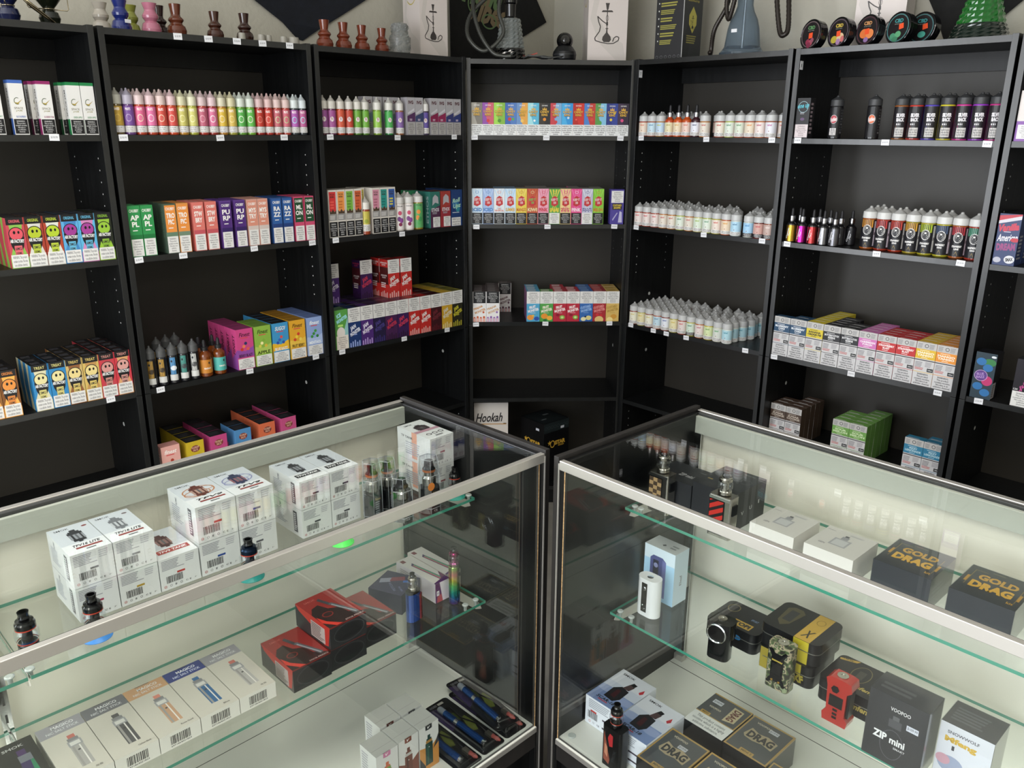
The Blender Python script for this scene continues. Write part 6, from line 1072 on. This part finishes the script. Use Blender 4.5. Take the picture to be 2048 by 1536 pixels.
# ============================================================ devices and small things in the cases
def incase(o, fr, a, b, z, label, cat, group=None, rot=0):
    tag(o, label, cat, group); return setin(o, fr, a * (-1 if fr is CL else 1), b, z + .0003, rot)
M_steel = pm('satin_steel', '#b8b4ac', .22, 1); M_gm = pm('gunmetal', '#2a2c30', .18, .8); M_tglass = pane('tank_glass', (.9, .92, .93), .08)
M_red = pm('red_silicone', '#b8402c', .4); M_bluem = pm('dark_blue_metal', '#16263c', .15, .8)
def tank(t, z, r, h, m, band, M=None, bubble=1.18, tip=M_gloss):
    """an atomiser built from its parts on top of whatever t is"""
    T = Matrix.Translation((0, 0, z)) if M is None else M @ Matrix.Translation((0, 0, z))
    q = MB(); q.lathe([(r * .8, 0), (r, h * .03), (r, h * .16), (r * .9, h * .2)], m, 24, T); q.obj('tank_base', t)
    if band: q = MB(); q.lathe([(r * 1.01, h * .2), (r * 1.01, h * .23)], band, 24, T, False); q.lathe([(r * 1.01, h * .56), (r * 1.01, h * .59)], band, 24, T, False); q.obj('seal_ring', t)
    q = MB(); q.lathe([(r * .55, h * .2), (r * .55, h * .56)], m, 18, T); q.obj('coil', t)
    q = MB(); q.lathe([(r, h * .22), (r * bubble, h * .3), (r * bubble, h * .48), (r, h * .56)], M_tglass, 26, T, False); q.obj('glass_tube', t)
    q = MB(); q.lathe([(r * .98, h * .58), (r * 1.0, h * .62), (r * 1.0, h * .7), (r * .86, h * .74), (r * .86, h * .78), (r * .5, h * .8)], m, 24, T); q.obj('top_cap', t)
    q = MB(); q.lathe([(r * .46, h * .8), (r * .6, h * .84), (r * .5, h * .9), (r * .56, h), (r * .4, h), (r * .34, h * .86)], tip, 20, T, False); q.obj('drip_tip', t)
for i, (a, b, c, cl, m) in enumerate(((.871, .239, '#2f78c0', 'bright blue', M_gloss), (.784, .219, '#2f7cc8', 'sky blue', M_gloss), (.529, .216, '#1f7f78', 'teal', M_bluem), (.0585, .2175, '#2a8f80', 'green-teal', M_gloss))):
    t = empty('display_tank'); incase(t, CL, a, b, .815, ('black glass tank on a %s suction stand at the left end', 'black glass tank on a %s suction stand, second from left', 'dark blue glass tank on a %s suction stand', 'black tank on a %s suction stand near the case end')[i] % cl, 'tank', 'tanks on suction stands')
    mb = MB(); mb.lathe([(.0225, 0), (.0225, .001), (.017, .0045), (.011, .0075), (.0085, .010), (.0075, .012)], pm('suction_rubber_' + c, c, .35), 28); mb.obj('suction_stand', t)
    tank(t, .0118, .0142 if i < 3 else .0118, .0615 if i < 3 else .056, m, M_red)
t = empty('suction_stand'); mb = MB(); mb.lathe([(.0225, 0), (.0225, .001), (.017, .006), (.011, .010), (.0085, .014), (.0075, .018), (.0085, .02)], pm('neon_green_rubber', '#3fd84a', .4), 28); mb.obj('cup', t)
incase(t, CL, .345, .212, .815, 'empty neon green suction stand in front of the banded tank boxes', 'suction stand')
# clear tubes with disposable tanks
M_tubepl = pane('clear_tube_plastic', (.9, .92, .94), .13, .03); M_edgeglint = pm('painted_edge_glint', '#c4c8cc', .15, trans=.3); M_or = pm('orange_ring', '#c8703a', .3, .3); M_dlab = pm('dark_printed_label', '#17181c', .35)
def tubepack(a, b, r, h, label, inner):
    t = empty('tube_pack'); incase(t, CL, a, b, .815, label, 'tube pack', 'clear tubes of tanks')
    mb = MB(); mb.lathe([(r, 0), (r, .003), (r, h * .45)], M_dlab, 6); c = lambda x, y, o: (x - r, -r * .88 - o, y)
    mb.k = 0; mb.paint(c, 2 * r, h * .45, [('l', .34, .3, .66, .8, 6, '#8a8c90'), ('t', 'Falcon', .5, .88, .3, .09, '#b09a50'), ('t', 'CE', .5, .12, .2, .08, '#b8b8b8')]); mb.obj('label_sleeve', t)
    mb = MB(); mb.lathe([(r * 1.03, 0), (r * 1.03, h * .7), (r * .9, h * .98), (r * .8, h)], M_tubepl, 6, caps=True, smooth=False); sh = mb.obj('clear_shell', t)
    hx = lambda q, z: [(q * math.cos(PI * k / 3), q * math.sin(PI * k / 3), z) for k in range(6)]; mb = MB()  # thin pale wires added as painted glints along the clear shell's edges
    for q in (hx(r * .9, h * .98), hx(r * 1.03, h * .7), hx(r * 1.05, h * .1)): mb.tube(q, .0005, M_edgeglint, 5, closed=True)
    for a_, b_ in zip(hx(r * 1.035, .0), hx(r * 1.035, h * .7)): mb.tube([a_, b_], .0004, M_edgeglint, 5)
    for a_, b_ in zip(hx(r * 1.03, h * .7), hx(r * .9, h * .98)): mb.tube([a_, b_], .0004, M_edgeglint, 5)
    mb.obj('shell_glint_lines', sh)
    mb = MB(); mb.lathe([(r * .5, h * .45), (r * .62, h * .5), (r * .62, h * .62), (r * .45, h * .66), (r * .45, h * .72), (r * .6, h * .74, inner), (r * .6, h * .78, M_gm), (r * .45, h * .82), (r * .4, h * .93)], M_steel, 20); mb.obj('tank', t)
tubepack(.244, .252, .0205, .126, 'clear hexagonal tube with a dark label, left in front of the grey boxes', M_or)
tubepack(.202, .2115, .0215, .094, 'clear hexagonal tube with a grey tank, in the middle', M_gm)
tubepack(.1375, .205, .0225, .118, 'clear tube with a copper-ringed tank and orange sticker', M_or)
tubepack(.20, .262, .0195, .115, 'clear tube half hidden behind the middle one', M_or)
t = [o for o in bpy.data.objects if o.get('label') == 'clear tube with a copper-ringed tank and orange sticker'][0]
mb = MB(); mb.lathe([(.0085, 0), (.0085, .0006)], pm('orange_sticker', '#d8823c', .4), 20, Matrix.Translation((-.012, -.0215, .062)) @ Matrix.Rotation(PI / 2, 4, 'X')); mb.obj('round_sticker', t)

# ---- box mods
def body(t, w, d, h, r, m, name='body', bevel=.0015):
    mb = MB(); mb.prism(rrect(w, d, r, 5, -w / 2, -d / 2), 0, h, m, smooth=r > .008); return mb.obj(name, t, bevel=bevel)
def panel(t, w, h, x, z, y, ops, name):
    mb = MB(); mb.paint(lambda a, b, o: (x + a, y - o - .0003, z + b), w, h, ops); return mb.obj(name, t)
def mod(fr, a, b, z, w, d, h, r, m, label, rot=0, group=None):
    t = empty('box_mod'); incase(t, fr, a, b, z, label, 'vape mod', group, rot); body(t, w, d, h, r, m); return t
# checkered and red striped mods with steel tanks
for a, ops, lb, z_ in ((.0915, [('r', 0, 0, 1, 1, '#a88c64')] + [('r', i / 3, j / 8, (i + 1) / 3, (j + 1) / 8, '#4a3c30') for i in range(3) for j in range(8) if (i + j) % 2], 'steel box mod with a brown checkered panel and steel tank', 0),
                       (.2365, [('r', 0, 0, 1, 1, '#b82c24')] + [('p', [(0, y), (0, y + .1), (1, y + .36), (1, y + .26)], '#17181a') for y in (-.12, .12, .36, .6)] + [('p', [(0, .84), (0, .94), (.23, 1), (.6, 1)], '#17181a')] + [('e', .5, y, .03, .03, '#5a1410') for y in (.15, .45, .8)], 'steel box mod with red and black diagonal stripes', 1)):
    t = mod(CR, a - .001, .2265, .815, .048, .028, .086, .004, M_steel, lb, 0, 'steel box mods with tanks')
    mb = MB(); mb.box(-.022, -.0157, .006, .010, -.0138, .078, M_gm); fp = mb.obj('face_plate', t)
    panel(fp, .030, .068, -.021, .008, -.0157, ops, 'printed_panel')
    mb = MB(); mb.box(-.0225, -.0163, .0785, .0215, -.013, .084, M_chrome); mb.obj('top_bar', t)
    mb = MB(); mb.box(.0235, -.008, .05, .0257, .008, .07, M_gm); mb.obj('fire_button', t)
    tank(t, .0865, .0128, .047, M_steel, None, bubble=1.12)
# white oval mod
t = mod(CR, .090, .208, .58, .053, .033, .087, .0164, pm('white_lacquer', '#d8dadb', .25, coat=.4), 'white rounded box mod with a black control strip')
mb = MB(); mb.box(-.009, -.0176, .01, .005, -.0158, .078, M_gloss); cs = mb.obj('control_strip', t, bevel=.0006)
for z, r in ((.066, .005), (.026, .0022), (.019, .0022), (.019, .0022)):
    mb = MB(); mb.lathe([(r, 0), (r, .0012), (r * .7, .0018)], M_chrome, 16, Matrix.Translation((-.002 if r > .003 else (-.004 if z > .02 else .001), -.0176, z)) @ Matrix.Rotation(PI / 2, 4, 'X')); mb.obj('button', cs)
mb = MB(); mb.lathe([(.007, 0), (.007, .0012), (.003, .0014)], M_chrome, 20, Matrix.Translation((0, 0, .086))); mb.obj('connector', t)
# black mod with a chrome ring
M_gr = pm('wet_black_metal', '#0e0f12', .12, .5, coat=.5)
t = mod(CR, .276, .192, .58, .044, .034, .074, .012, M_gr, 'glossy black mod with a large chrome ring on its face', 8)
mb = MB(); mb.prism(rrect(.054, .038, .014, 6, -.027, -.019), 0, .032, M_gr, Matrix.Translation((0, 0, .05)), smooth=True); mb.obj('head', t, bevel=.003)
Mr = Matrix.Translation((-.001, -.0187, .060)) @ Matrix.Rotation(PI / 2, 4, 'X')
mb = MB(); mb.lathe([(.0205, 0), (.0205, .003), (.0185, .004), (.0172, .003), (.0172, 0)], M_chrome, 32, Mr, False); mb.lathe([(.0172, .001), (.0004, .0016)], M_gloss, 32, Mr, False, False); mb.obj('ring', t)
mb = MB(); mb.lathe([(.009, 0), (.009, .0015), (.004, .0018), (.0036, .0006), (.0004, .0006)], M_steel, 24, Matrix.Translation((0, .002, .082))); mb.obj('connector', t)
mb = MB(); mb.box(-.004, -.0168, .012, .004, -.0158, .034, M_gloss); mb.obj('plus_minus_button', t, bevel=.0005)
mb = MB(); mb.box(.0185, -.01, .01, .0212, .01, .036, M_gm); mb.obj('side_grip', t, bevel=.0005)
# camouflage mod
M_camo = pm('camouflage_print', '#6a6a52', .35); n_, l_ = nodes(M_camo); b_ = n_['Principled BSDF']; tc = n_.new('ShaderNodeTexCoord'); vz = n_.new('ShaderNodeTexNoise'); vz.inputs['Scale'].default_value = 75; vz.inputs['Detail'].default_value = 1
cr_ = n_.new('ShaderNodeValToRGB'); cr_.color_ramp.interpolation = 'CONSTANT'; e = cr_.color_ramp.elements; e[0].position = 0; e[0].color = lin('#2c2c24'); e[1].position = .42; e[1].color = lin('#4a5a38'); q = e.new(.5); q.color = lin('#9a8f76'); q = e.new(.58); q.color = lin('#3a3a30'); q = e.new(.64); q.color = lin('#7f8a6a')
l_.new(tc.outputs['Object'], vz.inputs[0]); l_.new(vz.outputs[0], cr_.inputs[0]); l_.new(cr_.outputs[0], b_.inputs['Base Color'])
t = mod(CR, .403, .196, .58, .046, .03, .092, .007, M_camo, 'camouflage box mod with a black plate and two brass studs')
mb = MB(); mb.prism([(-.015, -.036), (-.019, -.034), (-.012, -.022), (-.012, .022), (-.019, .034), (-.013, .036), (-.006, .028), (.006, .028), (.013, .036), (.019, .034), (.012, .022), (.012, -.022), (.019, -.034), (.015, -.036), (.006, -.03), (-.006, -.03)][::-1], 0, .0018, M_gm, Matrix.Translation((0, -.0152, .047)) @ Matrix.Rotation(PI / 2, 4, 'X')); pl = mb.obj('face_plate', t)
panel(pl, .024, .044, -.012, .025, -.0171, [('t', 'SNOWWOLF', .5, .82, .86, .08, '#c9b050', 0, .05), ('r', .12, .2, .88, .68, '#0a0b0d')], 'screen')
for x in (-.007, .007):
    mb = MB(); mb.lathe([(.0028, 0), (.0024, .0012), (.0004, .0016)], pm('brass', '#c9a050', .2, 1), 12, Matrix.Translation((x, -.0172, .019)) @ Matrix.Rotation(PI / 2, 4, 'X')); mb.obj('brass_stud', pl)
mb = MB(); mb.lathe([(.010, 0), (.010, .0015), (.004, .0018), (.0036, .0006), (.0004, .0006)], M_steel, 24, Matrix.Translation((0, 0, .092))); mb.obj('connector', t)
# red mod
M_rd = pm('red_lacquered_metal', '#a82c24', .25, .2, coat=.4)
t = empty('box_mod'); incase(t, CR, .520, .187, .58, 'red box mod with a black screen and hexagonal button', 'vape mod')
mb = MB(); mb.prism([(-.021, 0), (.021, 0), (.023, .012), (.0165, .02), (.0165, .066), (.025, .074), (.022, .088), (.012, .09), (-.014, .09), (-.022, .084), (-.0185, .07), (-.0165, .024), (-.023, .014)], -.014, .014, M_rd, Matrix.Rotation(PI / 2, 4, 'X')); mb.obj('body', t, bevel=.0018)
mb = MB(); mb.box(.0168, -.01, .018, .0215, .01, .068, M_black); mb.obj('side_grip', t, bevel=.001); mb = MB(); mb.box(-.0125, -.0152, .034, .0115, -.0138, .056, M_gloss); mb.obj('screen', t)
mb = MB(); mb.lathe([(.0072, 0), (.0072, .0012)], M_gloss, 6, Matrix.Translation((-.004, -.0141, .068)) @ Matrix.Rotation(PI / 2, 4, 'X')); mb.obj('fire_button', t)
for z in (.028, .020, .013): mb = MB(); mb.box(-.004, -.0152, z - .002, .004, -.0138, z + .002, M_gloss); mb.obj('button', t)
mb = MB(); mb.lathe([(.0095, 0), (.0095, .0015), (.004, .0018), (.0036, .0006), (.0004, .0006)], M_steel, 24, Matrix.Translation((0, 0, .09))); mb.obj('connector', t)
# tall red and black mod with a tank, on the deck
t = mod(CR, .1565, .034, DK, .048, .028, .094, .006, M_black, 'black box mod with a red panel and glass tank, on the deck')
panel(t, .039, .08, -.0195, .006, -.0141, [('p', [(.04, .1), (.4, .02), (.5, .25), (.2, .9), (.04, .95)], '#8a4a3a'), ('p', [(.1, .3), (.3, .2), (.3, .5), (.12, .6)], '#c08468'), ('p', [(.34, .55), (.62, .6), (.62, .92), (.42, .95), (.3, .8)], '#b02c30'), ('p', [(.04, .95), (.2, .95), (.62, .2), (.5, .1)], '#101113'), ('t', 'SMOK', .72, .35, .4, .2, '#2a2b2e', 80, .03)], 'face_panel')
tank(t, .0945, .0125, .052, M_gloss, M_red, bubble=1.15)
# blue and red mod, rainbow pen
t = mod(CL, .188, .205, .58, .033, .022, .064, .0108, pm('blue_metal', '#1f4fa8', .2, .7, coat=.3), 'small blue and red rounded mod with a clear pod tank')
mb = MB(); mb.prism(rrect(.011, .0226, .005, 5, .007, -.0113), .002, .06, pm('red_metal', '#8a2c34', .2, .7)); mb.obj('red_side', t)
mb = MB(); mb.prism(rrect(.0325, .0215, .0105, 5, -.01625, -.01075), .064, .069, M_gloss); mb.obj('black_collar', t); tank(t, .069, .0095, .04, M_steel, None, bubble=1.15)
M_rb = pm('rainbow_anodised', '#888888', .15, .9); n_, l_ = nodes(M_rb); b_ = n_['Principled BSDF']; tc = n_.new('ShaderNodeTexCoord'); sp = n_.new('ShaderNodeSeparateXYZ'); ml = n_.new('ShaderNodeMath'); ml.operation = 'MULTIPLY'; ml.inputs[1].default_value = 9.5
cr_ = n_.new('ShaderNodeValToRGB'); e = cr_.color_ramp.elements; e[0].color = lin('#5a2a6a'); e[1].color = lin('#8a2a5a')
for pz, c in ((.12, '#2f5a9a'), (.28, '#2f9a8a'), (.42, '#5ab86a'), (.56, '#c8c050'), (.68, '#c8707a'), (.82, '#8ab85a'), (.92, '#b86a9a')): q = e.new(pz); q.color = lin(c)
l_.new(tc.outputs['Object'], sp.inputs[0]); l_.new(sp.outputs[2], ml.inputs[0]); l_.new(ml.outputs[0], cr_.inputs[0]); l_.new(cr_.outputs[0], b_.inputs['Base Color'])
t = empty('vape_pen'); incase(t, CL, .083, .195, .58, 'upright rainbow metal vape pen with a tank, by the bracket', 'vape pen')
mb = MB(); mb.lathe([(.0115, 0), (.0122, .001), (.0122, .088), (.0115, .09)], M_rb, 28); mb.obj('body', t); mb = MB(); mb.lathe([(.0045, 0), (.0045, .0015), (.003, .002)], M_black, 16, Matrix.Translation((.004, -.0115, .072)) @ Matrix.Rotation(PI / 2, 4, 'X')); mb.obj('fire_button', t)
tank(t, .09, .0105, .042, M_rb, None, bubble=1.1)
# tins in the right case
M_tb = pm('satin_black_tin', '#1e1f21', .3, .5, coat=.2)
def flat_tin(a0, a1, b0, b1, z, h, r, T, F, label, rot=0, group='black flat tins'):
    w, d = a1 - a0 - .003, b1 - b0 - .003; t = empty('flat_tin'); incase(t, CR, (a0 + a1) / 2, (b0 + b1) / 2, z, label, 'tin', group, rot)
    mb = MB(); mb.prism(rrect(w - .001, d - .001, r, 6, -w / 2 + .0005, -d / 2 + .0005), 0, h * .55, M_tb, smooth=True); q = mb.obj('tin_base', t)
    if F: mb = MB(); mb.paint(lambda x, y, o: (x - w / 2, -d / 2 - o, y), w, h, F); mb.obj('printed_band', t)
    mb = MB(); mb.prism(rrect(w + .0006, d + .0006, r, 6, -w / 2 - .0003, -d / 2 - .0003), h * .55, h * .585, pm('rolled_rim', '#8a8a84', .3, .8), smooth=True); mb.obj('rim', t)
    mb = MB(); mb.prism(rrect(w, d, r, 6, -w / 2, -d / 2), h * .585, h, M_tb, smooth=True); mb.paint(lambda x, y, o: (x - w / 2, y - d / 2, h + o), w, d, T); mb.obj('lid', t, bevel=0); return t
GY = '#b5923c'
flat_tin(.216, .326, .237, .325, .58, .044, .014, [('r', .42, .1, .8, .34, GY), ('t', 'TOPI', .61, .22, .32, .16, '#2a2a28', 0, .06), ('o', .2, .7, .12, .14, .02, '#6a5f3a'), ('t', 'SPORT', .72, .55, .14, .08, '#6f86a8')], [('e', .62, .55, .08, .05, '#2f7ab0')], 'black flat tin with a gold label, behind the chrome ring mod')
flat_tin(.337, .452, .222, .322, .58, .044, .014, [], [('r', .06, 0, .2, 1, '#8f8030'), ('r', .66, .5, .8, 1, '#b0a030'), ('t', 'XF', .76, .3, .2, .36, '#9a8c34', 10, .06)], 'black flat tin underneath the larger one, behind the camouflage mod')
flat_tin(.333, .455, .228, .335, .6248, .046, .016, [('r', .58, .01, .84, .99, GY), ('t', 'X', .71, .25, .16, .26, '#33302a', 0, .02, .3), ('o', .71, .74, .07, .09, .012, '#8a6f2c'), ('p', [(.16, .3), (.26, .16), (.36, .3), (.42, .78), (.34, .88), (.2, .88), (.12, .78)], '#4a442c'), ('p', [(.2, .36), (.34, .36), (.34, .76), (.2, .76)], '#26272a')], [('r', .58, .0, .84, 1, '#b5a62c'), ('t', 'SNOWWOLF', .3, .25, .2, .1, '#5a5a50')], 'large black flat tin with a wide gold band, on top of another tin')
flat_tin(.462, .572, .216, .315, .58, .045, .012, [('p', [(.02, .86), (.3, .98), (.34, .98), (.3, .9), (.04, .8)], GY), ('t', 'NEW', .16, .9, .16, .06, '#3a3626'), ('o', .5, .6, .16, .26, .014, '#6a6038'), ('r', .44, .44, .56, .72, '#33322a'), ('t', 'mfeng', .7, .2, .34, .14, '#b5a050', 0, .03, .2)], [('t', 'mfeng', .78, .4, .34, .34, '#b5a050', 0, .03, .2)], 'black flat tin with a gold corner and script, behind the red mod')
# blister packs
M_card = pm('black_card', '#0e0f11', .4); M_penb = pm('blue_pen_metal', '#1f5094', .22, .7, coat=.3); M_leaf = pm('olive_leaf_print', '#5f6628', .5); M_usb = pm('usb_steel', '#9a9488', .3, .9); M_pk = pm('coral_plug', '#a8544c', .35, trans=.2)
BL_ = []
def blister(a, b, z, rot, label, tilt=0):
    t = empty('pen_blister_pack'); incase(t, CL, a, b, z, label, 'blister pack', 'blister packs of blue pens', rot); w, d = .062, .196
    mb = MB(); mb.prism(rrect(w, d, .008, 4, -w / 2, -d / 2), 0, .0012, M_card); mb.k = 0
    mb.paint(lambda x, y, o: (x - w / 2, y - d / 2, .0012 + o), w, d, [('p', [(.0, .5), (.25, .55), (.3, .9), (.0, .93)], '#33284a'), ('p', [(.56, .36), (.72, .34), (.88, .48), (.84, .62), (.68, .6), (.56, .46)], M_leaf), ('p', [(.5, .6), (.6, .58), (.74, .72), (.56, .74)], '#3f4a20'), ('t', 'OOZE', .3, .95, .3, .03, '#8a8a90'), ('r', .5, .93, .74, .965, '#a8a49c')]); mb.obj('card', t)
    MX = Matrix.Translation((-.012, .068, .0095)) @ Matrix.Rotation(PI / 2, 4, 'X')
    mb = MB(); mb.lathe([(.006, 0), (.007, .003), (.007, .020)], pm('pale_mouthpiece', '#8a9098', .3, trans=.2), 18, MX); mb.obj('mouthpiece', t)
    mb = MB(); mb.lathe([(.0072, .020), (.0072, .055), (.0075, .055, M_chrome), (.0075, .065), (.0072, .065, M_penb), (.0072, .140), (.007, .142, M_chrome), (.0065, .148), (.004, .149)], M_penb, 20, MX); mb.obj('pen', t)
    mb = MB(); mb.box(.0115, -.072, .0013, .0225, -.053, .008, M_usb); mb.obj('usb_plug', t, bevel=.0005)
    mb = MB(); mb.tube([(.017, -.072, .0068), (.0175, -.079, .0068), (.018, -.086, .0064), (.0195, -.093, .006)], [.0052, .0038, .0048, .002], M_pk, 10); mb.obj('plug_cap', t)
    mb = MB(); mb.tube([(.017, -.055, .004), (.022, -.02, .004), (.008, .02, .004), (.012, .06, .004), (.0, .075, .004)], .0016, M_black, 6); mb.obj('cord', t)
    mb = MB(); mb.prism(rrect(.05, .17, .006, 3, -.027, -.09), .0013, .0175, M_clearpl); mb.obj('clear_bubble', t); return t
blister(.0645, .114, DK, -1, 'pen blister pack underneath, against the case end')
blister(.070, .124, DK + .0185, -6, 'blister pack lying on top, its blue pen brightest')
blister(.1330, .1125, DK, 0, 'blister pack in the middle, blue pen pointing at the front edge')
blister(.2005, .1095, DK, 0, 'blister pack nearest the tall white boxes')
